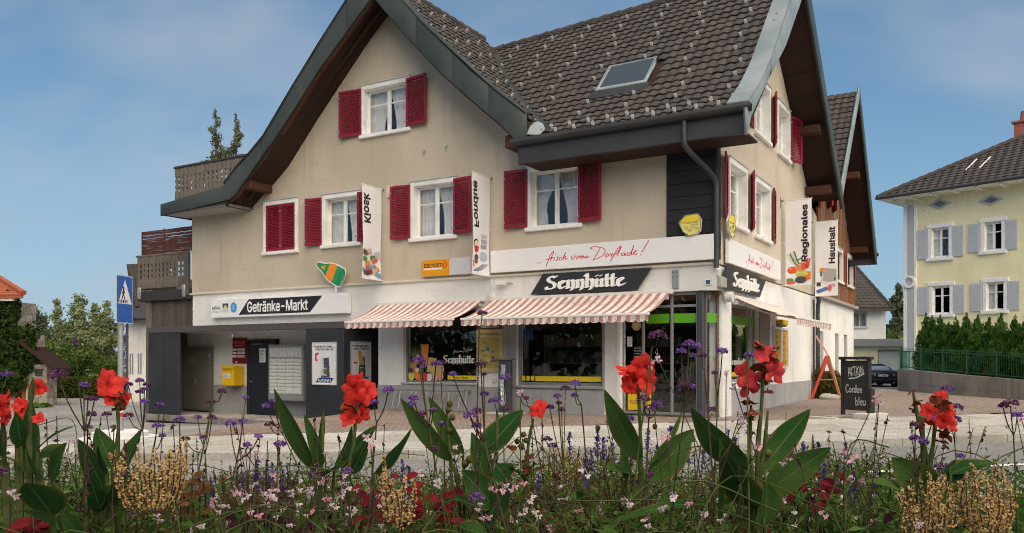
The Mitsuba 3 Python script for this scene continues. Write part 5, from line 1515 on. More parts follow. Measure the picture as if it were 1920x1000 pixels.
# dark leaning display frame at the wall between the windows
sp = thing("display_stand", "dark upright display frame with crumpled foil beside the right shop window", "stand")
put("post", fbox(-5.00, -4.68, -0.42, -0.30, -0.12, 1.10, 0.012), fl(0.060, 0.065, 0.075, 0.5), sp)
put("top_plate", fbox(-5.06, -4.62, -0.46, -0.27, 1.10, 1.14, 0.008), fl(0.12, 0.125, 0.135, 0.5), sp)
fx = np.random.default_rng(3)
u, v = np.meshgrid(np.linspace(0, 0.12, 10), np.linspace(0, 0.95, 60))
put("foil", house(grid_mesh(np.stack([-4.93 + u + 0.02 * np.sin(v * 9), -0.425 - 0.03 * meshkit.noise(np.stack([u * 30, v * 22, 0 * u], -1)), 0.05 + v], -1))), fl(0.62, 0.63, 0.66, 0.25, 0.6, 0.5), sp)
put("foot_slab", fbox(-5.25, -4.35, -0.75, -0.15, -0.20, -0.11, 0.012), "slab_stone", sp)
# ------------------------------------------------------------------ ground, road, pavement
def kz(X, Y, d=0.0):
    return float(ground_z(X, Y)) + d


KERB = np.array([[-30.0, 14.2], [-16.0, 12.6], [-9.0, 11.9], [-4.6, 11.75], [-1.6, 11.75], [1.05, 11.95], [3.0, 12.3], [4.8, 12.75], [8.4, 13.75], [14.0, 15.2], [30, 19.0]])


def kerb_y(x):
    return np.interp(x, KERB[:, 0], KERB[:, 1])


gx = np.unique(np.r_[np.linspace(-900, -60, 24), np.linspace(-60, 60, 161), np.linspace(60, 900, 24)])
gy = np.unique(np.r_[-400, -120, -40, np.linspace(-10, 40, 126), np.linspace(40, 140, 26), np.linspace(160, 1500, 18)])
X, Y = np.meshgrid(gx, gy)
zz = ground_z(np.clip(X, -40, 40), np.clip(Y, 0, 80)) - 0.125
k = put("road", grid_mesh(np.stack([X, Y, zz], -1)), "asphalt", smooth=True)
tag(k, "grey asphalt road in front of and around the house", kind="structure")


def sheet(name, label, x0, x1, ylo, yhi, n, m, mat, lift):
    xs = np.linspace(x0, x1, n)
    t = np.linspace(0, 1, m)
    YY = ylo(xs)[None] * (1 - t[:, None]) + yhi(xs)[None] * t[:, None]
    XX = np.broadcast_to(xs, YY.shape)
    kk = put(name, grid_mesh(np.stack([XX, YY, ground_z(XX, YY) + lift], -1)), mat, smooth=True)
    tag(kk, label, kind="structure")
    return kk


def strip_back(x):
    return np.interp(x, [-30, -8, -5.2, -1.9, 1.35, 5.0, 7.2, 12.7, 30], [16.5, 15.2, 14.6, 14.9, 15.7, 16.7, 17.3, 19.5, 26])


sheet("forecourt", "reddish paved forecourt in front of the shop", -5.9, 15.6, strip_back, lambda x: np.interp(x, [-5.9, -2, 4, 9, 16], [20.8, 21.4, 21.4, 30, 34]), 90, 40, "pavers", 0.0)
sheet("driveway", "grey driveway in front of the alcove", -19.0, -5.9, strip_back, lambda x: np.full_like(x, 27.0) - 0.45 * (x + 19), 40, 40, "asphalt", -0.004)
pvm = sheet("pavement", "pale stone pavement along the kerb", -29.0, 28.0, lambda x: kerb_y(x) + 0.20, strip_back, 140, 10, "slab_stone", -0.022)
# slabs of the pavement and kerb stones
rgn = np.random.default_rng(77)
xs = np.arange(-9.0, 10.5, 0.86)
for r in range(3):
    for x in xs:
        a, b = x + 0.43 * (r % 2), x + 0.43 * (r % 2) + 0.852
        if a > 8.5 + r * 1.2 or b < -8.3:
            continue
        P = []
        f0, f1 = r / 3 + 0.004, (r + 1) / 3 - 0.004
        for xx in (a, b):
            y0, y1 = float(kerb_y(xx)) + 0.21, float(strip_back(xx)) - 0.01
            P.append([(xx, y0 + (y1 - y0) * f, kz(xx, y0 + (y1 - y0) * f)) for f in (f0, f1)])
        top = np.array([P[0][0], P[1][0], P[1][1], P[0][1]]) + [0, 0, rgn.normal(0, 0.003)]
        bot = top - [0, 0, 0.05]
        m = trimesh.Trimesh(np.vstack([top, bot]), [[0, 1, 2], [0, 2, 3], [4, 5, 1], [4, 1, 0], [5, 6, 2], [5, 2, 1], [6, 7, 3], [6, 3, 2], [7, 4, 0], [7, 0, 3]], process=False)
        put("slab", m, "slab_stone" if rgn.random() < 0.6 else "slab_stone_worn", pvm)
kb = thing("kerb", "row of pale kerb stones between the road and the pavement", "kerb")
labels[kb]["kind"] = "structure"
labels[kb].pop("category")
x = -12.0
while x < 13.5:
    x1 = x + rgn.uniform(0.88, 1.02)
    P = np.array([[x + 0.005, kerb_y(x)], [x1 - 0.005, kerb_y(x1)]])
    d = (P[1] - P[0]) / np.linalg.norm(P[1] - P[0])
    nrm = np.array([-d[1], d[0]])
    z0, z1 = kz(*P[0]) + 0.004, kz(*P[1]) + 0.004
    sec = [(-0.0, -0.20), (-0.0, -0.012), (0.02, 0.0), (0.19, 0.0), (0.19, -0.20)]
    v = np.array([[*(P[e] + nrm * s[0]), (z0, z1)[e] + s[1]] for e in (0, 1) for s in sec])
    f = [[i, i + 1, i + 6] for i in range(4)] + [[i, i + 6, i + 5] for i in range(4)] + [[0, 4, 1], [1, 4, 2], [2, 4, 3], [5, 6, 9], [6, 7, 9], [7, 8, 9]]
    put("stone", trimesh.Trimesh(v, f, process=False), "slab_stone" if rgn.random() < 0.65 else "slab_stone_worn", kb)
    x = x1
# white edge line on the road
xs = np.linspace(2.8, 16, 60)
ly = kerb_y(xs) - 2.35
P = np.stack([np.stack([xs, ly + o, ground_z(xs, ly + o) - 0.121 + 0 * xs], 1) for o in (-0.07, 0.07)])
k = put("road_marking", grid_mesh(P), fl(0.70, 0.70, 0.68, 0.8), smooth=True)
tag(k, "white edge line on the road", kind="structure")
xs = np.linspace(-9, 2, 50)
ly = kerb_y(xs) - 1.9
sheet("lawn", "green meadow far behind the houses", -200, -24, lambda x: np.full_like(x, 46.0), lambda x: np.full_like(x, 130.0), 20, 20, "lawn_grass", -0.10)


# ------------------------------------------------------------------ leaves and trees
def leaf_cloud(centres, radii, n, size, seed, flat=0.0, shell=0.45, aspect=1.7, droop=0.0, rise=0.0):
    """n leaf-sized quads spread through ellipsoids"""
    r = np.random.default_rng(seed)
    centres, radii = np.asarray(centres, float), np.asarray(radii, float)
    if radii.ndim == 1:
        radii = np.repeat(radii[:, None], 3, 1)
    w = radii.prod(1) ** (2 / 3)
    i = r.choice(len(centres), n, p=w / w.sum())
    d = r.normal(size=(n, 3))
    d /= np.linalg.norm(d, axis=1, keepdims=True)
    rad = shell + (1 - shell) * r.random(n) ** 0.5 if shell >= 0 else np.abs(r.normal(0, 0.62, n))
    pos = centres[i] + d * radii[i] * rad[:, None]
    nrm = d + r.normal(size=(n, 3)) * 0.8
    nrm[:, 2] += flat
    nrm /= np.linalg.norm(nrm, axis=1, keepdims=True)
    t = np.cross(nrm, r.normal(size=(n, 3)))
    t /= np.linalg.norm(t, axis=1, keepdims=True)
    t[:, 2] -= droop
    if rise:
        t = t * 0.6 + [0, 0, rise]
        t /= np.linalg.norm(t, axis=1, keepdims=True)
        nrm = nrm - t * (nrm * t).sum(1, keepdims=True)
        nrm /= np.maximum(np.linalg.norm(nrm, axis=1, keepdims=True), 1e-6)
    b = np.cross(nrm, t)
    s = size * r.uniform(0.6, 1.4, n)[:, None]
    v = np.stack([pos - t * s * aspect * 0.5, pos + b * s * 0.5, pos + t * s * aspect * 0.5, pos - b * s * 0.5], 1).reshape(-1, 3)
    k = np.arange(n) * 4
    f = np.vstack([np.stack([k, k + 1, k + 2], 1), np.stack([k, k + 2, k + 3], 1)])
    return trimesh.Trimesh(v, f, process=False)


def trunk_mesh(base, h, r, seed, limbs=6, spread=1.0):
    q = np.random.default_rng(seed)
    base = np.asarray(base, float)
    t = np.linspace(0, 1, 8)
    ax = np.stack([0.25 * r * np.sin(3 * t + seed), 0.25 * r * np.cos(2 * t), h * t], 1) + base
    ms = [tube(ax, r * (1 - 0.85 * t), 8)]
    for k in range(limbs):
        f = 0.3 + 0.6 * (k + q.random()) / limbs
        p = base + [0, 0, h * f]
        a = q.uniform(0, 6.28)
        l = spread * h * 0.35 * (1.2 - f)
        e = p + [math.cos(a) * l, math.sin(a) * l, l * q.uniform(0.4, 0.9)]
        ms.append(tube([p, (p + e) / 2 + [0, 0, -0.05 * l], e], [r * 0.4 * (1 - f * 0.6), r * 0.25, r * 0.08], 6))
    return cat(ms)


def tree(name, label, base, crown, n, size, mat, tr, seed, group=None, trunk_h=None, cat_="tree", **kw):
    k = thing(name, label, cat_, group)
    base = np.asarray(base, float)
    c = np.asarray(crown, float)
    put("trunk", trunk_mesh(base, trunk_h or c[:, 2].max() - base[2], tr, seed, spread=0.1 if trunk_h else 0.8), "stem_brown", k, 40)
    put("crown", leaf_cloud(c[:, :3], c[:, 3:6], n, size, seed + 1, **kw), mat, k)
    return k


def spire(x0, y0, z0, z1, r, n, seed, wob=0.35):
    q = np.random.default_rng(seed)
    out = []
    for i in range(n):
        t = (i + 0.5) / n
        rr = r * (1 - t) ** 0.8 + 0.08 * r
        out.append([x0 + q.normal(0, wob * rr), y0 + q.normal(0, wob * rr), z0 + (z1 - z0) * t, rr * q.uniform(0.6, 1.1), rr * q.uniform(0.6, 1.1), (z1 - z0) / n * q.uniform(0.7, 1.3)])
    return out


def px_crown(pts, depth, dr_=1.0, seed=0):
    """crown clumps from (pixel x, pixel y, pixel radius)"""
    q = np.random.default_rng(seed)
    out = []
    for x, y, r in pts:
        p = at(x, y, depth + q.normal(0, dr_))
        s = r * depth / F_PX
        out.append([*p, s, s, s * 1.1])
    return out


# tree group on the left
lt = np.random.default_rng(15)
TL_ = [
    ("pale_tree", "pale leafy tree with an upright top, tallest of the trees on the left", [(148, 560, 10), (143, 578, 13), (150, 596, 18), (140, 615, 22), (158, 625, 24), (135, 640, 26), (165, 650, 24), (130, 665, 24)], 52, "leaf_birch", 3600),
    ("pale_tree", "pale slim tree between the tallest tree and the crossing sign", [(200, 570, 7), (198, 588, 10), (203, 606, 14), (195, 625, 17), (210, 640, 18), (198, 660, 20)], 54, "leaf_birch", 2600),
    ("pale_tree", "pale tree directly behind the crossing sign", [(178, 580, 8), (182, 600, 13), (178, 620, 17), (222, 615, 12), (225, 640, 16), (182, 645, 20), (222, 670, 16)], 55, "leaf_birch", 2600),
    ("pale_tree", "small pale tree at the left edge of the tree group", [(108, 570, 6), (110, 585, 9), (106, 605, 12), (112, 622, 14), (104, 640, 16)], 53, "leaf_birch", 1800),
    ("green_tree", "broad dark green tree low behind the hedge", [(130, 670, 34), (165, 680, 30), (100, 660, 26), (190, 690, 22), (145, 700, 26), (110, 690, 24), (210, 690, 20)], 49, "leaf_tree", 4200),
    ("distant_tree", "dull green tree beside the ivy-covered house", [(70, 590, 12), (80, 605, 14), (66, 615, 16), (88, 630, 18), (72, 645, 18), (92, 660, 18)], 66, "leaf_fir", 2600)]
for i, (nm, lab, pts, dp, mat, n) in enumerate(TL_):
    big = [(x + lt.normal(0, r * 0.35), y + lt.normal(0, r * 0.35), r * lt.uniform(0.4, 0.8)) for x, y, r in pts for _ in range(5)]
    c = px_crown(big, dp, 0.8, i)
    xm = np.mean([p[0] for p in pts])
    b = at(xm, 740, dp)
    b[2] = kz(b[0], min(b[1], 60)) - 0.12
    tree(nm, lab, b, c, int(n * 3), 0.105, mat, 0.16, 100 + i, "trees behind the hedge on the left", shell=-1)
# conifers behind the terrace
for i, (nm, lab, x, yt, yb, r, dp) in enumerate([("conifer", "taller of two slim conifers behind the roof terrace", 404, 207, 330, 24, 34), ("conifer", "shorter of two slim conifers behind the roof terrace", 443, 214, 330, 17, 35)]):
    t_, b_ = at(x, yt, dp), at(x, yb, dp)
    s = dp / F_PX
    c = spire(b_[0], dp, b_[2], t_[2], r * s, 16, 300 + i, 0.45)
    base = np.array([b_[0], dp, -0.9])
    tree(nm, lab, base, c + spire(b_[0], dp, 0.5, b_[2], r * s * 1.7, 8, 310 + i), 6500, 0.055, "leaf_larch", 0.12, 320 + i, "conifers behind the house", trunk_h=t_[2] + 0.8, shell=0.15, aspect=2.4)
# far conifer between the houses
t_, b_ = at(1686, 536, 75), at(1686, 690, 75)
tree("fir_tree", "dark fir tree in the gap beside the yellow house", [t_[0], 75, -0.5], spire(t_[0], 75, b_[2], t_[2], 2.0, 14, 5, 0.3), 3600, 0.30, "leaf_fir", 0.3, 40, trunk_h=t_[2] + 0.4, shell=0.2)
p_ = at(1668, 632, 70)
tree("round_tree", "low light green tree behind the flat-roofed garage", [p_[0], 70, -0.5], [[p_[0], 70, p_[2] - 1.0, 1.6, 1.4, 1.3], [p_[0] + 1.4, 70.4, p_[2] - 1.4, 1.5, 1.3, 1.2]], 1500, 0.25, "leaf_tree", 0.15, 41)
# clipped hedge
hx0, hx1 = at(86, 740, 44), at(238, 740, 43)
q = np.random.default_rng(9)
n = 9000
u = q.random(n)
side_ = q.integers(0, 3, n)
px = hx0[0] + (hx1[0] - hx0[0]) * u
py = np.where(side_ == 0, 43.4, 43.4 + 1.1 * q.random(n)) + q.normal(0, 0.05, n)
pz = np.where(side_ == 1, 0.06, -0.95 + 1.0 * q.random(n)) + q.normal(0, 0.05, n)
hk_ = thing("clipped_hedge", "low clipped green hedge at the end of the side road", "hedge")
put("foliage", leaf_cloud(np.stack([px, py, pz], 1), np.full(n, 0.05), n, 0.10, 91), "leaf_hedge", hk_)
put("core", box(hx0[0] + 0.1, hx1[0] - 0.1, 43.5, 44.5, -1.0, 0.0), "leaf_hedge", hk_)

# ------------------------------------------------------------------ old ivy-covered house on the left
OD = 36.0
oh = thing("ivy_house", "old stone house with a red tiled roof, covered in ivy", "house")
ox = lambda x: (x - CX) * OD / F_PX
oz = lambda y: EYE + (CY - y) * OD / F_PX
GZL = -0.9
put("wall", box(ox(-160), ox(28), OD, OD + 1.6, GZL - 0.2, oz(566)), "rubble_wall", oh)
put("eave_board", box(ox(-165), ox(36), OD - 0.45, OD, oz(566), oz(557), 0.01), fl(0.62, 0.60, 0.56, 0.7), oh)
# roof: rises to the left and back
e0, e1 = at(-165, 558, OD - 0.5), at(44, 554, OD - 0.5)
r0, r1 = at(-190, 498, OD + 2.5), at(-44, 503, OD + 2.5)
rf = put("roof", trimesh.Trimesh(np.array([e0, e1, r1, r0, e0 - [0, 0, .12], e1 - [0, 0, .12], r1 - [0, 0, .12], r0 - [0, 0, .12]]), [[0, 1, 2], [0, 2, 3], [4, 6, 5], [4, 7, 6], [0, 4, 5], [0, 5, 1], [1, 5, 6], [1, 6, 2]], process=False), "red_clay", oh)
nr, nc = 14, 24
for r in range(nr):
    for c in range(nc):
        s0, s1 = r / nr, (r + 1.12) / nr
        t0, t1 = c / nc, (c + 0.93) / nc
        A = lambda s, t: (e0 * (1 - t) + e1 * t) * (1 - s) + (r0 * (1 - t) + r1 * t) * s
        if t1 < 0.66:
            continue
        P = np.array([A(s0, t0) + [0, -.02, .07], A(s0, t1) + [0, -.02, .07], A(s1, t1) + [0, 0, .02], A(s1, t0) + [0, 0, .02], A(s0, t0) - [0, 0.02, .0], A(s0, t1) - [0, 0.02, .0]])
        put("tile", trimesh.Trimesh(P, [[0, 1, 2], [0, 2, 3], [4, 5, 1], [4, 1, 0], [1, 5, 2], [0, 3, 4]], process=False), "red_clay", rf)
put("gable_board", tube([e1 + [0.05, -0.05, 0.1], (e1 + r1) / 2 + [0.08, 0, 0.12], r1 + [0.05, 0, 0.1]], 0.12, 6), fl(0.35, 0.10, 0.06, 0.8), oh)
# right gable end with a lean-to
put("stone_wing", box(ox(28), ox(62), OD + 0.3, OD + 0.9, GZL - 0.2, oz(628)), "rubble_wall", oh)
lean = np.array([[ox(48), OD - 0.4, oz(640)], [ox(112), OD - 0.4, oz(690)], [ox(112), OD + 1.0, oz(690)], [ox(48), OD + 1.0, oz(640)]])
put("lean_to_roof", trimesh.Trimesh(np.vstack([lean, lean - [0, 0, 0.16]]), [[0, 1, 2], [0, 2, 3], [4, 6, 5], [4, 7, 6], [0, 4, 5], [0, 5, 1], [1, 5, 6], [1, 6, 2], [3, 7, 4], [3, 4, 0]], process=False), "wood_dark", oh)
put("lean_to_wall", front_w := box(ox(36), ox(88), OD, OD + 0.8, GZL - 0.2, oz(684)), "rubble_wall", oh)
put("door", box(ox(38), ox(50), OD - 0.03, OD, GZL, oz(714), 0.01), "wood_brown", oh)
put("door_frame", cat([box(ox(36), ox(38), OD - 0.05, OD, GZL, oz(711)), box(ox(50), ox(52), OD - 0.05, OD, GZL, oz(711)), box(ox(38), ox(50), OD - 0.05, OD, oz(714), oz(711))]), fl(0.5, 0.47, 0.42, 0.8), oh)
put("window", box(ox(66), ox(80), OD - 0.03, OD, oz(705), oz(692), 0.01), fl(0.05, 0.05, 0.05, 0.4), oh)
iv = thing("ivy", "dense green ivy covering the end wall of the old house", "ivy")
q = np.random.default_rng(23)
cl = []
for k in range(130):
    y = q.uniform(560, 742)
    lim = np.interp(y, [560, 600, 640, 680, 720, 745], [46, 58, 66, 54, 40, 18])
    x = q.uniform(-120, lim)
    p = at(x, y, OD - 0.15)
    cl.append([*p, q.uniform(0.25, 0.5), q.uniform(0.12, 0.28), q.uniform(0.25, 0.45)])
cl = np.array(cl)
put("leaves", leaf_cloud(cl[:, :3], cl[:, 3:6], 9000, 0.15, 24, shell=0.5, aspect=1.2, droop=0.4), "leaf_ivy", iv)
put("stem", tube([[ox(14), OD - 0.05, GZL], [ox(18), OD - 0.06, oz(680)], [ox(10), OD - 0.06, oz(600)]], [0.09, 0.07, 0.03], 7), "stem_brown", iv)
tag(put("verge_grass", leaf_cloud(np.stack([q.uniform(ox(62), ox(108), 60), q.uniform(OD - 1.2, OD - 0.4, 60), np.full(60, GZL - 0.02)], 1), np.full(60, 0.12), 900, 0.10, 25, aspect=2.5), "leaf_green"), "small strip of grass at the foot of the old stone house", kind="stuff")

# ------------------------------------------------------------------ white neighbour behind, on the left
WD = 40.0
wx = lambda x: (x - CX) * WD / F_PX
wz = lambda y: EYE + (CY - y) * WD / F_PX
wh = thing("white_neighbour_house", "white house with a grey boarded gable, half hidden behind the balcony", "house")
put("wall", box(wx(241), wx(330), WD, WD + 9, -1.3, wz(592)), "plaster_white", wh)
put("corner_strip", box(wx(236), wx(241), WD - 0.03, WD + 0.5, -1.2, wz(600), 0.01), fl(0.07, 0.07, 0.16, 0.6), wh)
for x in (243, 247.5, 258.5, 263):
    put("window", box(wx(x), wx(x + 2.6), WD - 0.02, WD + 0.02, wz(702), wz(663), 0.004), fl(0.22, 0.23, 0.26, 0.4), wh)
put("lower_roof", trimesh.Trimesh(np.array([[wx(238), WD - 0.7, wz(597)], [wx(335), WD - 0.7, wz(597)], [wx(335), WD + 2, wz(560)], [wx(248), WD + 2, wz(560)], [wx(238), WD - 0.7, wz(602)], [wx(335), WD - 0.7, wz(602)], [wx(335), WD + 2, wz(566)], [wx(248), WD + 2, wz(566)]]), [[0, 1, 2], [0, 2, 3], [4, 6, 5], [4, 7, 6], [0, 4, 5], [0, 5, 1], [0, 3, 7], [0, 7, 4]], process=False), fl(0.05, 0.05, 0.055, 0.7), wh)
put("gutter", tube([[wx(237), WD - 0.78, wz(599)], [wx(330), WD - 0.78, wz(599)]], 0.07, 8), "metal_dark", wh, 40)
UD = WD + 2.2
ux = lambda x: (x - CX) * UD / F_PX
uz = lambda y: EYE + (CY - y) * UD / F_PX
for k in range(4):
    put("gable_board", box(ux(241 + 3.4 * k), ux(244.2 + 3.4 * k), UD, UD + 0.06, uz(592), uz(500 + 4 * k)), "wood_grey", wh)
put("gable_core", box(ux(241.5), ux(300), UD + 0.06, UD + 8, uz(592), uz(510)), "wood_grey", wh)
ur = put("upper_roof", trimesh.Trimesh(np.array([[ux(242), UD - 0.3, uz(497)], [ux(254), UD - 0.3, uz(575)], [ux(300), UD + 1, uz(575)], [ux(300), UD + 1, uz(490)], [ux(262), UD + 1, uz(490)]]), [[0, 1, 2], [0, 2, 4], [2, 3, 4]], process=False), "roof_clay_1", wh)
for r in range(14):
    for c in range(3):
        t0 = r / 14
        xa = 243 + 12 * t0 + 5 + c * 7
        y0 = 497 + 78 * t0
        put("shingle", box(ux(xa), ux(xa + 6.6), UD - 0.36 + 0.02 * c, UD - 0.31 + 0.02 * c, uz(y0 + 5.8), uz(y0)), "roof_clay_1", ur)

# ------------------------------------------------------------------ crossing sign on its island
sp_ = at(226, 812, 15.2)
SX, SY = sp_[0], 15.2
SZ = kz(SX, SY) - 0.12
isl = thing("traffic_island", "round white and red traffic island base under the crossing sign", "island")
put("base", moved(lathe([(0, 0.16), (0.62, 0.16), (0.72, 0.13), (0.76, 0.0), (0.76, -0.08)][::-1], 36), SX, SY, SZ), fl(0.62, 0.62, 0.62, 0.7), isl, 40)
put("red_band", moved(lathe([(0.765, 0.0), (0.765, 0.045), (0.742, 0.075)], 36), SX, SY, SZ), fl(0.62, 0.04, 0.03, 0.5), isl, 40)
put("rim", moved(lathe([(0.48, 0.16), (0.48, 0.24), (0.42, 0.26), (0, 0.26)], 36), SX, SY, SZ), fl(0.66, 0.66, 0.66, 0.7), isl, 40)
cs = thing("crossing_sign", "blue pedestrian crossing sign on a grey pole", "road sign")
zt = EYE + (CY - 517) * SY / F_PX
zb_ = EYE + (CY - 607) * SY / F_PX
put("pole", tube([[SX, SY, SZ + 0.2], [SX, SY, zb_ + 0.3]], 0.05, 14), fl(0.40, 0.42, 0.43, 0.45, 0.5, 0.5), cs, 40)
for j, (c, a) in enumerate(((1, 0), (0, 1), (1, 2), (0, 3))):
    put("collar", tube([[SX, SY, SZ + 0.52 + 0.075 * a], [SX, SY, SZ + 0.52 + 0.075 * (a + 1)]], 0.055, 14), fl(0.62, 0.03, 0.03, 0.4) if c else WHITE, cs, 40)
sw_, sh_ = 0.52, zt - zb_
u = np.array([0.12, 0.993, 0])
Ms = frame_matrix(np.array([SX + 0.06, SY, zb_]) - u * sw_ / 2, u, [0, 0, 1])
put("panel", ext(sbox(0, 0, sw_, sh_).buffer(-0.02).buffer(0.02), 0.02, Ms), fl(0.50, 0.52, 0.54, 0.5), cs)
Z_ = lambda z: Ms @ np.array([[1, 0, 0, 0], [0, 1, 0, 0], [0, 0, 1, z], [0, 0, 0, 1.0]])
put("blue_face", ext(sbox(0.02, 0.02, sw_ - 0.02, sh_ - 0.02), 0.003, Z_(0.0205)), fl(0.012, 0.11, 0.46, 0.35), cs)
tri = Polygon([(0.05, 0.36), (sw_ - 0.05, 0.36), (sw_ / 2, 0.80)])
put("triangle", ext(tri, 0.002, Z_(0.024)), WHITE, cs)
fig = shapely.union_all([Point(0.21, 0.66).buffer(0.022), LineString([(0.21, 0.64), (0.20, 0.53)]).buffer(0.018), LineString([(0.20, 0.54), (0.165, 0.46), (0.15, 0.40)]).buffer(0.012), LineString([(0.20, 0.54), (0.24, 0.47), (0.265, 0.41)]).buffer(0.012), LineString([(0.21, 0.62), (0.17, 0.55)]).buffer(0.009), LineString([(0.21, 0.62), (0.25, 0.56)]).buffer(0.009)])
put("walking_figure", ext(fig, 0.002, Z_(0.0265)), BLACK, cs)
for j in range(5):
    put("stripe", ext(sbox(0.085 + 0.054 * j, 0.375, 0.115 + 0.054 * j, 0.43), 0.002, Z_(0.0265)), BLACK, cs)

# ------------------------------------------------------------------ right side: rear wing, garage, yellow house, wall, fence, hedge, car
RD = 58.0
rx_ = lambda x: (x - CX) * RD / F_PX
rz_ = lambda y: EYE + (CY - y) * RD / F_PX
rwg = thing("rear_house", "white house with a brown tiled hipped roof beyond the garage", "house")
rwl = sbox(rx_(1540), -1.0, rx_(1661), rz_(581)).difference(sbox(rx_(1599), rz_(612), rx_(1625), rz_(586)))
put("wall", ext(rwl, 0.3, np.array([[1, 0, 0, 0], [0, 0, -1, RD + 0.3], [0, 1, 0, 0], [0, 0, 0, 1.0]])), "plaster_white", rwg)
put("body", box(rx_(1541), rx_(1660), RD + 0.6, RD + 8, -1.0, rz_(583)), "plaster_white", rwg)
rk = put("window", box(rx_(1599), rx_(1625), RD + 0.2, RD + 0.24, rz_(612), rz_(586)), fl(0.20, 0.23, 0.23, 0.3), rwg)
put("frame", cat([box(rx_(1598), rx_(1600.5), RD - 0.03, RD + 0.19, rz_(613), rz_(585)), box(rx_(1623.5), rx_(1626), RD - 0.03, RD + 0.19, rz_(613), rz_(585)), box(rx_(1611), rx_(1613.5), RD + 0.05, RD + 0.19, rz_(612), rz_(586)), box(rx_(1600.5), rx_(1623.5), RD - 0.03, RD + 0.19, rz_(588), rz_(585.5)), box(rx_(1597), rx_(1627), RD - 0.12, RD + 0.19, rz_(616), rz_(612.5))]), fl(0.42, 0.43, 0.43, 0.6), rwg + "__" + rk.split("__")[1])
RE = np.array([at(1520, 580, RD - 0.6), at(1672, 578.5, RD - 0.6), at(1590, 486, RD + 4.5), at(1490, 486, RD + 4.5), at(1668, 578, RD + 9)])
rr = put("roof", trimesh.Trimesh(np.vstack([RE, RE - [0, 0, 0.2]]), [[0, 1, 2], [0, 2, 3], [1, 4, 2], [5, 7, 6], [5, 8, 7], [0, 5, 6], [0, 6, 1]], process=False), "roof_clay_1", rwg)
v_ = (RE[2] + RE[3] - RE[0] - RE[1]) * [0, 1, 1]
v_ /= np.linalg.norm(v_)
ti = mikit.ply(tile_mesh(0.36, 0.42), "roof_clay_1", smooth=35)
for r in range(15):
    s = r * 0.36
    f = s / np.linalg.norm((RE[2] - RE[1]) * [0, 1, 1])
    if f > 0.97:
        break
    xe = RE[1][0] + (RE[2][0] - RE[1][0]) * f - 0.37
    while xe > rx_(1588) and f < 0.97:
        M = np.eye(4)
        M[:3, 0], M[:3, 1], M[:3, 2], M[:3, 3] = [1, 0, 0], v_, np.cross([1, 0, 0], v_), [xe, RE[1][1] + v_[1] * s, RE[1][2] + 0.04 + v_[2] * s]
        copy_entry(ti, rr, "tile", T(M))
        xe -= 0.37
for r in range(12):
    a_, b_ = RE[1] + (RE[2] - RE[1]) * r / 12 + [0, 0, 0.05], RE[1] + (RE[2] - RE[1]) * (r + 1.1) / 12 + [0, 0, 0.08]
    put("hip_tile", tube([a_, b_], [0.12, 0.14], 8), "roof_clay_2", rr, 40)

GD = 52.0
gxx = lambda x: (x - CX) * GD / F_PX
gzz = lambda y: EYE + (CY - y) * GD / F_PX
ga = thing("flat_garage", "pale yellow flat-roofed garage with a white door", "garage")
gw = sbox(gxx(1600), -0.9, gxx(1720), gzz(650)).difference(sbox(gxx(1646), -0.9, gxx(1692), gzz(656)))
Mg = np.array([[1, 0, 0, 0], [0, 0, -1, GD + 0.3], [0, 1, 0, 0], [0, 0, 0, 1.0]])
put("wall", ext(gw, 0.3, Mg), "plaster_yellow", ga)
put("parapet", box(gxx(1598), gxx(1722), GD - 0.25, GD + 6, gzz(650), gzz(636), 0.02), fl(0.33, 0.35, 0.38, 0.6), ga)
gd_ = put("door", box(gxx(1648), gxx(1690.5), GD + 0.15, GD + 0.2, -0.9, gzz(658)), fl(0.62, 0.64, 0.66, 0.5), ga)
for j in range(9):
    put("panel", box(gxx(1648.5 + 4.65 * j), gxx(1652.8 + 4.65 * j), GD + 0.12, GD + 0.149, -0.7, gzz(659), 0.01), fl(0.64, 0.66, 0.68, 0.5), gd_)
put("door_frame", cat([box(gxx(1646), gxx(1648), GD + 0.02, GD + 0.2, -0.9, gzz(656)), box(gxx(1690.5), gxx(1692), GD + 0.02, GD + 0.2, -0.9, gzz(656)), box(gxx(1648), gxx(1690.5), GD + 0.02, GD + 0.2, gzz(658), gzz(656))]), fl(0.16, 0.17, 0.18, 0.5), ga)

# yellow house: local frame u (right along the facade), w (into the house)
YC = np.array([(1697 - CX) * 41 / F_PX, 41.0])
YU = np.array([0.655, -0.755])
YU /= np.linalg.norm(YU)
YW = np.array([-YU[1], YU[0]])
YM = np.eye(4)
YM[:2, 0], YM[:2, 1], YM[:2, 3] = YU, YW, YC


def yl(x, y, w=0.0):
    """photo pixel -> (u, z) on the facade plane"""
    r = (x - CX) / F_PX
    o = YC + w * YW
    t = (r * o[1] - o[0]) / (YU[0] - r * YU[1])
    Y = o[1] + t * YU[1]
    return t, EYE + (CY - y) * Y / F_PX


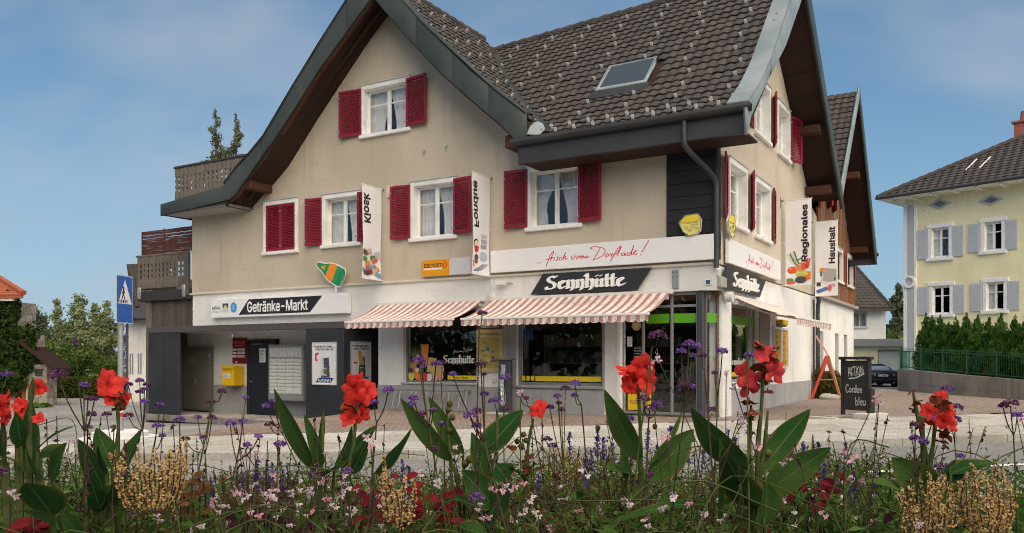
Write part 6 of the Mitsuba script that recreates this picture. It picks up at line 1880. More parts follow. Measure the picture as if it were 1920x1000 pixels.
yfix = lambda m: fix(m, YM)
yh = thing("yellow_house", "pale yellow house with grey shutters and a dark hipped roof", "house")
holes = []
YWIN = []
for cx_, wy0, wy1 in ((1763, 428, 483), (1862, 417, 470), (1765, 537, 589), (1866, 530, 582)):
    u0, z1 = yl(cx_ - 16, wy0)
    u1, z0 = yl(cx_ + 16, wy1)
    YWIN.append((u0, u1, yl(cx_, wy1)[1], yl(cx_, wy0)[1]))
ZE = yl(1697, 376)[1] + 0.05
yw = sbox(0, -0.6, 15, ZE)
for a, b, c, d in YWIN + [(x[0] + 4.7, x[1] + 4.7, x[2], x[3]) for x in (YWIN[1], YWIN[3])]:
    yw = yw.difference(sbox(a, c, b, d))
Mf = np.array([[1, 0, 0, 0], [0, 0, -1, 0.3], [0, 1, 0, 0], [0, 0, 0, 1.0]])
yfront = lambda g, a, b: yfix(ext(g, b - a, np.array([[1, 0, 0, 0], [0, 0, -1, b], [0, 1, 0, 0], [0, 0, 0, 1.0]])))
put("wall", yfront(yw, 0.0, 0.3), "plaster_yellow", yh)
put("end_wall", yfix(box(0.0, 0.3, 0.3, 12, -0.6, ZE)), "plaster_yellow", yh)
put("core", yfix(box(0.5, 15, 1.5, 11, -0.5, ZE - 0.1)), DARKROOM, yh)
ux_, _ = yl(1716, 500)
put("corner_strip", yfix(box(-0.02, ux_, -0.05, 0.0, -0.6, ZE - 0.35, 0.01)), fl(0.42, 0.45, 0.50, 0.7), yh)
put("corner_edge", yfix(box(-0.06, 0.10, -0.065, 0.12, -0.6, ZE - 0.30, 0.01)), WHITE, yh)
put("corner_edge", yfix(box(ux_ - 0.04, ux_ + 0.08, -0.065, 0.0, -0.6, ZE - 0.30, 0.01)), WHITE, yh)
uo, zo = yl(1706, 529)
ringm = lathe([(0.20, -0.05), (0.30, -0.05), (0.30, 0.05), (0.20, 0.05), (0.20, -0.05)], 24)
ringm.apply_transform(np.array([[1, 0, 0, uo], [0, 0, 1, -0.10], [0, 1, 0, zo], [0, 0, 0, 1.0]]))
put("round_ornament", yfix(ringm), WHITE, yh, 40)
dsk = trimesh.creation.cylinder(0.21, 0.04, sections=24)
dsk.apply_transform(np.array([[1, 0, 0, uo], [0, 0, 1, -0.075], [0, 1, 0, zo], [0, 0, 0, 1.0]]))
put("ornament_disc", yfix(dsk), fl(0.42, 0.45, 0.50, 0.7), yh, 40)
YPAINT, YSH = fl(0.80, 0.81, 0.84, 0.5), fl(0.50, 0.53, 0.58, 0.6)
ns_ = 0
for wi, (a, b, c, d) in enumerate(YWIN + [(x[0] + 4.7, x[1] + 4.7, x[2], x[3]) for x in (YWIN[1], YWIN[3])]):
    fr = cat([box(a - 0.16, a, -0.05, 0.1, c - 0.02, d + 0.02, 0.01), box(b, b + 0.16, -0.05, 0.1, c - 0.02, d + 0.02, 0.01), box(a - 0.22, b + 0.22, -0.08, 0.1, d + 0.02, d + 0.2, 0.01), box(a - 0.22, b + 0.22, -0.14, 0.1, c - 0.16, c - 0.02, 0.01)])
    kk = put("window", yfix(fr), YPAINT, yh)
    m_ = (a + b) / 2
    zb2 = c + (d - c) * 0.66
    put("sash", yfix(cat([box(a, a + 0.05, 0.10, 0.16, c, d), box(b - 0.05, b, 0.10, 0.16, c, d), box(a + .07, b - .07, 0.10, 0.16, c, c + 0.08), box(a + .07, b - .07, 0.10, 0.16, d - 0.08, d), box(m_ - 0.045, m_ + 0.045, 0.09, 0.16, c + .08, d - .08), box(a + .07, m_ - .06, 0.11, 0.15, zb2 - 0.025, zb2 + 0.025), box(m_ + .06, b - .07, 0.11, 0.15, zb2 - 0.025, zb2 + 0.025)])), YPAINT, yh + "__" + kk.split("__")[1])
    put("pane", yfix(trimesh.Trimesh([[a, .13, c], [b, .13, c], [b, .13, d], [a, .13, d]], [[0, 1, 2], [0, 2, 3]], process=False)), "pane_glass", yh + "__" + kk.split("__")[1])
    if wi in (0, 1, 3):
        put("curtain", yfix(box(a + 0.02, (a + b) / 2 - 0.05 + 0.1 * (wi == 1), 0.22, 0.23, c + 0.02, d - 0.02)), "curtain_cloth", yh + "__" + kk.split("__")[1])
    for s0 in (a - 0.16 - 0.52, b + 0.17):
        put("shutter", yfix(box(s0, s0 + 0.50, -0.07, -0.02, c - 0.02, d + 0.02, 0.008)), YSH, yh)
        put("louvre_panel", yfix(cat([box(s0 + 0.06, s0 + 0.44, -0.078, -0.0705, c + 0.06 + (d - c - 0.1) * j / 16, c + 0.06 + (d - c - 0.1) * (j + 0.6) / 16) for j in range(16)])), fl(0.44, 0.47, 0.52, 0.6), yh)
        tag(list(scene)[-1], kind="stuff")
for cx_ in (1762, 1858):
    uu, zz_ = yl(cx_, 383 if cx_ < 1800 else 376)
    dia = Polygon([(uu - 0.55, zz_), (uu, zz_ - 0.26), (uu + 0.55, zz_), (uu, zz_ + 0.26)])
    put("diamond_panel", yfront(dia, -0.03, -0.002), fl(0.42, 0.44, 0.47, 0.7), yh)
    put("diamond_opening", yfront(dia.buffer(-0.1), -0.034, -0.0305), fl(0.15, 0.16, 0.17, 0.5), yh)
OV = 0.95
put("eave_soffit", yfix(box(-OV, 16, -OV, 0.0, ZE - 0.02, ZE + 0.04)), fl(0.72, 0.72, 0.68, 0.7), yh)
put("eave_soffit", yfix(box(-OV, 0.0, 0.001, 13, ZE - 0.02, ZE + 0.04)), fl(0.72, 0.72, 0.68, 0.7), yh)
for j in range(16):
    put("rafter_end", yfix(box(-0.5 + j * 1.0, -0.36 + j * 1.0, -OV + 0.06, -0.01, ZE - 0.14, ZE - 0.021, 0.01)), fl(0.70, 0.70, 0.66, 0.7), yh)
HR = 4.05
rv = np.array([[-OV, -OV, ZE + 0.05], [16, -OV, ZE + 0.05], [16, 6, ZE + HR], [5.6, 6, ZE + HR], [-OV, 13, ZE + 0.05]])
yr = put("roof", yfix(trimesh.Trimesh(rv, [[0, 1, 2], [0, 2, 3], [0, 3, 4]], process=False)), "roof_clay_1", yh)
put("gutter", yfix(tube([[-OV - 0.05, -OV - 0.06, ZE + 0.05], [16, -OV - 0.06, ZE + 0.05]], 0.075, 8)), "metal_dark", yh, 40)
vv = np.array([0, 6 + OV, HR - 0.05])
ls = np.linalg.norm(vv)
vv /= ls
ti2 = tile_mesh(0.36, 0.42)
big = []
for r in range(22):
    s = r * 0.37
    o = np.array([0, -OV, ZE + 0.07]) + vv * s
    x = -OV + (5.6 + OV) * (s / ls) + 0.05
    while x < 9.5:
        M = np.eye(4)
        M[:3, 0], M[:3, 1], M[:3, 2], M[:3, 3] = [1, 0, 0], vv, np.cross([1, 0, 0], vv), o + [x, 0, 0]
        big.append((r, x, YM @ M))
        x += 0.37
big.sort(key=lambda t: t[0] + abs(t[1] - 2))
tent = mikit.ply(ti2, "roof_clay_0", smooth=35)
for t in big[:200]:
    copy_entry(tent, yr, "tile", T(t[2]))
tag(put("upper_tiles", cat([fix(ti2, t[2]) for t in big[200:]]), "roof_clay_0", yr, 35), kind="stuff")
for j in range(22):
    a, b = rv[0] + (rv[3] - rv[0]) * j / 22 + [0, 0, 0.06], rv[0] + (rv[3] - rv[0]) * (j + 1.12) / 22 + [0, 0, 0.08]
    put("hip_tile", yfix(tube([a, b], [0.11, 0.13], 8)), "roof_clay_2", yr, 40)
for (x, y) in ((1812, 334), (1838, 330)):
    uu, zz_ = yl(x, y, 1.0)
    tq = 0.42
    put("snow_bar", yfix(tube([[uu, 0.9, ZE + 0.25 + 0.9 * 0.62 + 0.35], [uu + 0.1, 2.0, ZE + 0.25 + 2.0 * 0.62 + 0.35]], 0.03, 6)), WHITE, yr, 40)
cu, cz = yl(1917, 265, 5.0)
ch = put("chimney", yfix(box(cu - 0.35, cu + 0.75, 4.9, 5.7, ZE + 2.0, ZE + 3.95)), fl(0.40, 0.14, 0.10, 0.8), yr)
ch2 = yh + "__chimney"
put("chimney_cap", yfix(box(cu - 0.45, cu + 0.85, 4.8, 5.8, ZE + 3.95, ZE + 4.07, 0.02)), fl(0.30, 0.13, 0.11, 0.8), yr)
for j in range(2):
    put("chimney_pot", moved(yfix(tube([[cu - 0.05 + 0.5 * j, 5.3, ZE + 4.05], [cu - 0.05 + 0.5 * j, 5.3, ZE + 4.6]], [0.16, 0.11], 10)), 0, 0, 0), fl(0.28, 0.10, 0.08, 0.8), yr, 40)

# garden wall, green railing, thujas along x = 16.8
GW = np.array([[16.74, 35.9], [16.72, 33.0], [16.7, 30.0], [16.95, 26.0], [17.6, 21.0]])


def wall_top(t):
    return np.interp(t, [21, 27.3, 30.75, 35.9], [0.30, 0.41, 0.535, 0.69])


gwk = thing("garden_wall", "long low concrete wall below the green railing", "wall")
for i in range(len(GW) - 1):
    a, b = GW[i], GW[i + 1]
    d = (b - a) / np.linalg.norm(b - a)
    nn = np.array([d[1], -d[0]]) * -1
    nn = np.array([0.24, 0.0])
    za, zb2 = wall_top(a[1]), wall_top(b[1])
    for lev, (f0, f1) in enumerate(((-0.35, 0.55), (0.552, 1.0))):
        ins = 0.012 * (1 - lev)
        zl = lambda z, f: -0.6 + (z + 0.6) * (0.0 if f < 0 else f)
        A, B = a + [-0.0 + ins * 0, 0], b - d * 0.008
        v = np.array([[*A, zl(za, f0)], [*B, zl(zb2, f0)], [*(B + nn), zl(zb2, f0)], [*(A + nn), zl(za, f0)], [*(A + [ins, 0]), zl(za, f1)], [*(B + [ins, 0]), zl(zb2, f1)], [*(B + nn), zl(zb2, f1)], [*(A + nn), zl(za, f1)]])
        put("wall_course", trimesh.Trimesh(v, [[0, 1, 5], [0, 5, 4], [1, 2, 6], [1, 6, 5], [2, 3, 7], [2, 7, 6], [3, 0, 4], [3, 4, 7], [4, 5, 6], [4, 6, 7]], process=False), "concrete", gwk)
GREEN = fl(0.012, 0.085, 0.045, 0.45)
fc = thing("green_railing", "green metal picket railing on the low concrete wall", "fence")
pk = []
yy = 35.8
fx_ = lambda t: np.interp(t, GW[::-1, 1], GW[::-1, 0]) + 0.12
i = 0
while yy > 21.4:
    z0 = wall_top(yy)
    if i % 14 == 0:
        put("post", box(fx_(yy) - 0.03, fx_(yy) + 0.03, yy - 0.03, yy + 0.03, z0 - 0.02, z0 + 0.92, 0.006), GREEN, fc)
    else:
        pk.append(tube([[fx_(yy), yy, z0 + 0.05], [fx_(yy), yy, z0 + 0.86]], 0.0085, 4))
        pk.append(trimesh.Trimesh(np.array([[fx_(yy) - .014, yy - .014, z0 + .86], [fx_(yy) + .014, yy - .014, z0 + .86], [fx_(yy) + .014, yy + .014, z0 + .86], [fx_(yy) - .014, yy + .014, z0 + .86], [fx_(yy), yy, z0 + .93]]), [[0, 1, 4], [1, 2, 4], [2, 3, 4], [3, 0, 4]], process=False))
    yy -= 0.125
    i += 1
tag(put("pickets", cat(pk), GREEN, fc), kind="stuff")
for dz in (0.10, 0.78):
    ys_ = np.linspace(35.85, 21.4, 14)
    put("rail", tube(np.stack([fx_(ys_), ys_, wall_top(ys_) + dz], 1), 0.018, 5), GREEN, fc)
put("return_rail", cat([tube([[16.84, 35.9, wall_top(35.9) + dz], [19.4, 40.3, wall_top(35.9) + dz]], 0.018, 5) for dz in (0.1, 0.78)]), GREEN, fc)
tag(put("pickets", cat([tube([[16.84 + 2.5 * s, 35.9 + 4.3 * s, 0.62], [16.84 + 2.5 * s, 35.9 + 4.3 * s, 1.5]], 0.014, 4) for s in np.linspace(0.03, 1, 26)]), fl(0.10, 0.30, 0.24, 0.5), fc), kind="stuff")
tops = [(1737, 590), (1748, 596), (1762, 594), (1778, 606), (1790, 598), (1803, 590), (1818, 594), (1836, 600), (1852, 592), (1866, 596), (1884, 590), (1897, 572), (1912, 596), (1928, 594), (1946, 588), (1965, 590)]
for i, (x, y) in enumerate(tops):
    yd = 36.2 - i * 0.78
    xx = (x - CX) * yd / F_PX
    xx = max(xx, 17.75)
    zt = EYE + (CY - y) * yd / F_PX
    c = []
    q = np.random.default_rng(500 + i)
    for t in np.linspace(0, 1, 15):
        rr_ = 0.62 * (1 - t ** 1.7) ** 0.9 * (0.72 + 0.28 * min(1, t * 4)) + 0.05
        for _ in range(3):
            a = q.uniform(0, 6.28)
            c.append([xx + 0.4 * rr_ * math.cos(a), yd + 0.4 * rr_ * math.sin(a), 0.35 + (zt - 0.35) * t, rr_ * q.uniform(0.5, 0.75), rr_ * q.uniform(0.5, 0.75), 0.25 * (1 - 0.7 * t)])
    pos = ["first", "second", "third", "fourth", "fifth", "sixth", "seventh", "eighth", "ninth", "tenth", "eleventh", "twelfth", "thirteenth", "fourteenth", "fifteenth", "sixteenth"][i]
    tree("thuja", f"dark green thuja in the row behind the railing, {pos} from the car end", [xx, yd, 0.3], c, 9000, 0.034, "leaf_thuja", 0.06, 600 + i, "thujas behind the green railing", trunk_h=zt - 0.5, cat_="tree", shell=0.55, aspect=4.5, rise=1.0)

# ------------------------------------------------------------------ black car beside the wall, seen from behind
CAR_Y, CAR_X = 46.0, (1658 - CX) * 46.0 / F_PX
CZ = EYE - (726 - CY) * 46.0 / F_PX
car = thing("parked_car", "black low car parked beside the concrete wall, seen from behind", "car")
PAINT = fl(0.006, 0.008, 0.016, 0.18, 0.6)
sec = [  # y from the tail, half width low/mid/top, z: sill, waist, deck
    (0.00, 0.74, 0.80, 0.62, 0.36, 0.56, 0.74), (0.10, 0.84, 0.89, 0.72, 0.24, 0.58, 0.86), (0.5, 0.90, 0.93, 0.78, 0.18, 0.60, 0.92), (1.2, 0.92, 0.94, 0.80, 0.17, 0.62, 0.93), (2.4, 0.92, 0.93, 0.80, 0.17, 0.62, 0.92), (3.4, 0.91, 0.92, 0.76, 0.18, 0.60, 0.86), (4.2, 0.86, 0.88, 0.66, 0.22, 0.54, 0.74), (4.5, 0.72, 0.76, 0.52, 0.30, 0.48, 0.60)]
rows = []
for y, a, b, c, z0, z1, z2 in sec:
    half = [(a * 0.9, z0 - 0.02), (a, z0 + 0.06), (b, z1), (b * 0.985, z1 + 0.10), (c + 0.06, z2 - 0.05), (c, z2), (c * 0.5, z2 + 0.025)]
    rows.append([(x, y, z) for x, z in half] + [(-x, y, z) for x, z in half[::-1]] + [(half[0][0], y, half[0][1])])
body = grid_mesh(np.array(rows))
caps = [trimesh.Trimesh(np.array(rows[i][:-1]), [[0, k, k + 1] for k in range(1, 13)], process=False) for i in (0, -1)]
cab = [(0.75, 0.70, 0.62, 0.90), (1.15, 0.68, 0.60, 1.16), (1.9, 0.67, 0.58, 1.27), (2.6, 0.67, 0.58, 1.24), (3.35, 0.70, 0.62, 0.88)]
rows2 = [[(w0, y, 0.88), (w0 * 0.97, y, min(z, 1.0)), (w1, y, z - 0.05), (w1 * 0.8, y, z), (-w1 * 0.8, y, z), (-w1, y, z - 0.05), (-w0 * 0.97, y, min(z, 1.0)), (-w0, y, 0.88)] for y, w0, w1, z in cab]
CM = np.eye(4)
ca = math.radians(-8)
CM[:2, :2] = [[math.cos(ca), -math.sin(ca)], [math.sin(ca), math.cos(ca)]]
CM[:3, 3] = CAR_X, CAR_Y, CZ
cput = lambda n, m, mat, s=0, par=car: put(n, fix(m, CM), mat, par, s)
cput("body", cat([body] + caps), PAINT, 40)
cput("roof", grid_mesh(np.array(rows2)), fl(0.010, 0.011, 0.014, 0.6, 0.3), 40)
cput("rear_window", trimesh.Trimesh([[-0.56, 0.80, 0.955], [0.56, 0.80, 0.955], [0.50, 1.13, 1.165], [-0.50, 1.13, 1.165]], [[0, 1, 2], [0, 2, 3]], process=False), fl(0.45, 0.50, 0.53, 0.12, 0.8, 0.3), 0)
cput("bumper", box(-0.80, 0.80, -0.06, 0.12, 0.30, 0.46, 0.05), PAINT)
for s in (-1, 1):
    tl = cput("tail_light", box(0.44 * 1 if s > 0 else -0.76, 0.76 if s > 0 else -0.44, -0.035, 0.06, 0.62, 0.72, 0.02), fl(0.22, 0.012, 0.015, 0.2, 0.6))
    cput("reverse_lamp", box(0.46 if s > 0 else -0.54, 0.54 if s > 0 else -0.46, -0.042, -0.036, 0.64, 0.69), fl(0.6, 0.6, 0.6, 0.3), 0, car + "__" + tl.split("__")[1])
    cput("exhaust", tube([[s * 0.5, -0.08, 0.24], [s * 0.5, 0.1, 0.24]], 0.04, 10), STEEL, 40)
    for y in (0.85, 3.6):
        w = trimesh.creation.cylinder(0.33, 0.24, sections=28)
        w.apply_transform(np.array([[0, 0, 1, s * 0.80], [1, 0, 0, y], [0, 1, 0, 0.33], [0, 0, 0, 1.0]]))
        kk = cput("wheel", w, fl(0.012, 0.012, 0.013, 0.8), 40)
        r_ = trimesh.creation.cylinder(0.21, 0.02, sections=20)
        r_.apply_transform(np.array([[0, 0, 1, s * 0.925], [1, 0, 0, y], [0, 1, 0, 0.33], [0, 0, 0, 1.0]]))
        cput("rim", r_, STEEL, 40, car + "__" + kk.split("__")[1])
npk = cput("number_plate", box(-0.32, 0.20, -0.045, -0.02, 0.585, 0.70, 0.004), WHITE)
cput("plate_text", ext(fit(text_shape("SG 208891", 1, True), -0.28, 0.16, 0.61, 0.675), 0.003, np.array([[1, 0, 0, 0], [0, 0, -1, -0.0455], [0, 1, 0, 0], [0, 0, 0, 1.0]])), BLACK, 0, car + "__" + npk.split("__")[1])

# ------------------------------------------------------------------ chalkboard, ladder sign, shrub
cb_p = np.array([7.05, 17.55])
cz_ = kz(*cb_p)
ang = math.radians(-58)
KM = np.eye(4)
u = np.array([math.cos(ang), math.sin(ang)])
KM[:2, 0], KM[:2, 1], KM[:3, 3] = u, [-u[1], u[0]], [*cb_p, cz_]
kb_ = thing("chalkboard_stand", "black chalkboard on concrete feet announcing Cordon bleu", "chalkboard")
kput = lambda n, m, mat, s=0: put(n, fix(m, KM), mat, kb_, s)
KB = fl(0.022, 0.023, 0.024, 0.6)
BW = 0.56
kput("post", box(-0.05, 0.0, -0.05, 0.05, 0.05, 1.22, 0.006), KB)
kput("post", box(BW, BW + 0.06, -0.05, 0.05, 0.05, 1.22, 0.006), KB)
kput("board", box(0.0, BW, -0.02, 0.02, 0.16, 1.20, 0.004), fl(0.028, 0.029, 0.03, 0.75))
kput("cap", box(-0.08, BW + 0.10, -0.08, 0.08, 1.22, 1.28, 0.008), KB)
kput("side_block", box(BW + 0.061, BW + 0.12, -0.07, 0.07, 0.05, 0.62, 0.006), KB)
kput("foot", box(-0.10, 0.12, -0.55, 0.35, -0.02, 0.05, 0.02), "concrete")
kput("foot", box(BW - 0.12, BW + 0.26, -0.35, 0.35, -0.02, 0.12, 0.02), fl(0.50, 0.48, 0.46, 0.85))
kput("ground_plate", box(-0.35, 0.3, -0.70, -0.56, -0.02, 0.025, 0.006), fl(0.5, 0.5, 0.48, 0.8))
KF = lambda g: fix(ext(g, 0.002, np.array([[1, 0, 0, 0], [0, 0, -1, -0.0205], [0, 1, 0, 0], [0, 0, 0, 1.0]])), KM)
CH = fl(0.62, 0.62, 0.60, 0.9)


def chalk(text_strokes, x0, x1, z0, z1, w=0.016):
    return fit(pen(text_strokes, 0.11), x0 * 0.85, x1 * 0.85, z0, z1)


ak = [[(0, 0), (0.35, 1), (0.7, 0)], [(0.12, 0.4), (0.58, 0.4)], [(0.9, 0), (0.9, 1)], [(1.4, 1), (0.92, 0.5), (1.45, 0)], [(1.6, 1), (2.3, 1)], [(1.95, 1), (1.95, 0)], [(2.5, 1), (2.5, 0)], [(3.1, 1), (2.75, 0.5), (3.1, 0), (3.45, 0.5), (3.1, 1)], [(3.7, 0), (3.7, 1), (4.3, 0), (4.3, 1)]]
put("lettering", KF(affinity.rotate(chalk(ak, 0.12, 0.56, 0.88, 1.08), 6)), CH, kb_)
put("underline", KF(pen([[(0.14, 0.82), (0.31, 0.845), (0.49, 0.93)]], 0.022)), CH, kb_)
co = [[(0.7, 0.9), (0.35, 1.05), (0, 0.5), (0.3, 0), (0.7, 0.12)], [(1.1, 0.6), (0.85, 0.3), (1.1, 0), (1.35, 0.3), (1.1, 0.6)], [(1.6, 0), (1.6, 0.6)], [(1.6, 0.4), (1.85, 0.6)], [(2.5, 0.5), (2.1, 0.5), (2.1, 0.05), (2.5, 0.1)], [(2.52, 1.05), (2.52, 0)], [(3.0, 0.6), (2.75, 0.3), (3.0, 0), (3.25, 0.3), (3.0, 0.6)], [(3.5, 0), (3.5, 0.6)], [(3.5, 0.4), (3.75, 0.6), (3.9, 0)]]
put("lettering", KF(chalk(co, 0.06, 0.52, 0.52, 0.70)), CH, kb_)
bl = [[(0, 1), (0, 0), (0.45, 0.1), (0.4, 0.5), (0, 0.5)], [(0.8, 1), (0.8, 0)], [(1.15, 0.3), (1.6, 0.35), (1.4, 0.62), (1.15, 0.3), (1.3, 0), (1.6, 0.08)], [(1.9, 0.6), (1.9, 0.05), (2.3, 0.1), (2.3, 0.6), (2.35, 0)]]
put("lettering", KF(chalk(bl, 0.34, 0.62, 0.26, 0.44)), CH, kb_)

ld = thing("folding_ladder", "red and wooden folding ladder standing beside the downpipe", "ladder")
LA, LB = np.array([9.75, 25.0]), np.array([11.2, 25.8])
a0, b0 = np.array([at(1521, 749, 25.0)[0], 25.0]), np.array([at(1576, 745, 25.4)[0], 25.4])
zt_ = EYE + (CY - 668) * 25.2 / F_PX
tp = np.array([at(1553, 668, 25.2)[0], 25.2])
for j, off in enumerate((0.0, 0.45)):
    o = np.array([0.25 * off, off])
    for nm, b_, c in (("red_rail", a0, fl(0.50, 0.06, 0.04, 0.5)), ("wooden_rail", b0, fl(0.52, 0.24, 0.15, 0.6))):
        p0_, p1_ = np.array([*(b_ + o), kz(*b_) - 0.01]), np.array([*(tp + o), zt_])
        put("rail", tube([p0_, p1_], 0.045, 4), c, ld)
for j in range(4):
    f = 0.18 + 0.2 * j
    for b_, c in ((a0, fl(0.50, 0.06, 0.04, 0.5)), (b0, fl(0.52, 0.24, 0.15, 0.6))):
        p0_ = np.array([*b_, kz(*b_)]) * (1 - f) + np.array([*tp, zt_]) * f
        put("rung", tube([p0_, p0_ + [0.11, 0.45, 0]], 0.02, 5), c, ld)
put("spreader", tube([np.array([*a0, kz(*a0)]) * 0.55 + np.array([*tp, zt_]) * 0.45, np.array([*b0, kz(*b0)]) * 0.55 + np.array([*tp, zt_]) * 0.45], 0.012, 5), STEEL, ld)
fgp = np.array([*tp, zt_])
put("hanging_tape", tube(curve([fgp + [0, 0, 0], fgp + [-0.12, 0, 0.22], fgp + [-0.28, 0, 0.45], fgp + [-0.36, 0, 0.62]]), 0.03, 4), fl(0.70, 0.35, 0.30, 0.6), ld)
bp = at(1548, 748, 25.9)
bz = kz(bp[0], 25.9)
sb = thing("wall_shrub", "grey green rounded shrub growing at the white side wall", "shrub")
q = np.random.default_rng(61)
cl = np.array([[bp[0] + q.normal(0, 0.28), 25.9 + q.normal(0, 0.2), bz + q.uniform(0.1, 0.75), 0.22, 0.22, 0.22] for _ in range(30)])
put("foliage", leaf_cloud(cl[:, :3], cl[:, 3:6], 3500, 0.05, 62, aspect=4, shell=0.2), "leaf_olive", sb)
put("stem", cat([tube([[bp[0], 25.9, bz - 0.02], [bp[0] + q.normal(0, 0.2), 25.9 + q.normal(0, 0.15), bz + 0.6]], [0.02, 0.008], 5) for _ in range(6)]), "stem_brown", sb)
for j, (x, y, r) in enumerate(((1551, 745, 0.20), (1563, 746, 0.16))):
    p_ = at(x, y, 25.2)
    st = trimesh.creation.icosphere(2, r)
    st.vertices *= [1.2, 0.9, 0.6]
    st.vertices *= (1 + 0.22 * (meshkit.noise(st.vertices * 9 + j * 7)[:, None] - 0.5))
    k = tag(put("edging_stone", moved(st, p_[0], 25.2, kz(p_[0], 25.2) + r * 0.3), "slab_stone", smooth=40), ["larger pale stone in front of the shrub at the side wall", "smaller pale stone in front of the shrub at the side wall"][j], "stone", "stones edging the shrub")
# ------------------------------------------------------------------ flower bed in the foreground
BZ = -0.10
r = np.random.default_rng(2024)
gx, gy = np.meshgrid(np.linspace(-7.5, 7.5, 90), np.linspace(0.9, 7.6, 50))
bh = BZ + 0.10 * meshkit.fbm(np.stack([gx * 1.2, gy * 1.2, 0 * gx], -1), 3) - 0.25 * np.clip((gy - 6.9) / 0.7, 0, 1)
tag(put("flower_bed", grid_mesh(np.stack([gx, gy, bh], -1)), "bed_soil", smooth=True), "dark soil of the flower bed in the foreground", kind="structure")
WORD = ["no", "one", "two", "three", "four", "five", "six", "seven", "eight", "nine", "ten", "eleven", "twelve"]
ORD = ["first", "second", "third", "fourth", "fifth", "sixth", "seventh", "eighth", "ninth", "tenth", "eleventh", "twelfth", "thirteenth", "fourteenth", "fifteenth"]
MARKS = [(95, "the ivy-covered house"), (185, "the clipped hedge"), (282, "the crossing sign"), (345, "the dark left panel"), (425, "the grey cabinet"), (520, "the alcove door"), (640, "the mailbox bank"), (735, "the dark poster panel"), (838, "the left shop window"), (958, "the offers board"), (1140, "the right shop window"), (1250, "the sliding doors"), (1340, "the dark corner column"), (1490, "the side shop window"), (1660, "the chalkboard"), (2000, "the concrete garden wall")]


def mark(x):
    return next(m for lim, m in MARKS if x < lim)


def blade(base, tip, width, hint=(0, -1, 0), bend=0.0, fold=0.25, ripple=0.0, n=14, m=7, seed=0, shape=0.85):
    """a leaf from base to tip: (mesh, uv); hint is the side its upper face looks to"""
    q = np.random.default_rng(seed)
    base, tip, hint = np.asarray(base, float), np.asarray(tip, float), np.asarray(hint, float)
    ax = tip - base
    L = np.linalg.norm(ax)
    ax = ax / L
    nr = hint - ax * (hint @ ax)
    nr /= np.linalg.norm(nr)
    sd = np.cross(ax, nr)
    t = np.linspace(0, 1, n)
    s = np.linspace(-1, 1, m)
    w = 0.5 * width * np.sin(np.pi * np.clip(t, 0, 1) ** shape) ** 0.8 * (1 - 0.25 * t) + 0.012 * width * (1 - t)
    w[-1] = 0.0
    ph = q.uniform(0, 6, 2)
    P = np.zeros((n, m, 3))
    for i in range(n):
        c = base + ax * L * t[i] - nr * bend * L * (t[i] ** 2) + nr * bend * L * 0.35 * t[i]
        off = fold * w[i] * np.abs(s) ** 1.3 + ripple * width * np.sin(9 * t[i] + ph[0] + 1.5 * np.sign(s)) * np.abs(s) ** 2 * math.sin(math.pi * t[i])
        P[i] = c + sd * (s * w[i])[:, None] + nr * off[:, None]
    uv = np.stack([np.repeat(t, m), np.tile(s, n)], 1)
    return grid_mesh(P), uv


def leafpart(name, parent, base, tip, width, mat="canna_leaf", **kw):
    m, uv = blade(base, tip, width, **kw)
    return put(name, m, mat, parent, True, uv=uv)


def flower(parent, c, s, seed, mat="canna_petal", n=8, look=(0, -1, 0.3)):
    """a ragged canna bloom: petals round a throat"""
    q = np.random.default_rng(seed)
    c, look = np.asarray(c, float), np.asarray(look, float) + q.normal(0, 0.45, 3)
    look /= np.linalg.norm(look)
    u = np.cross(look, [0.2, 0.3, 0.9])
    u /= np.linalg.norm(u)
    v = np.cross(look, u)
    th = put("flower", tube([c - look * s * 0.55, c - look * s * 0.1], [s * 0.06, s * 0.16], 7), mat, parent, 40)
    for k in range(n):
        a = 2 * math.pi * k / n + q.normal(0, 0.25)
        d = u * math.cos(a) + v * math.sin(a)
        open_ = q.uniform(0.1, 0.75)
        e = c + d * s * q.uniform(0.75, 1.1) + look * s * open_ * 0.7
        m, uv = blade(c - look * s * 0.15, e, s * q.uniform(0.75, 1.05), hint=look, bend=q.uniform(0.0, 0.5), fold=-0.25, ripple=0.10, n=11, m=9, seed=seed * 31 + k, shape=1.25)
        put("petal", m, mat, th, True, uv=uv)
    return th


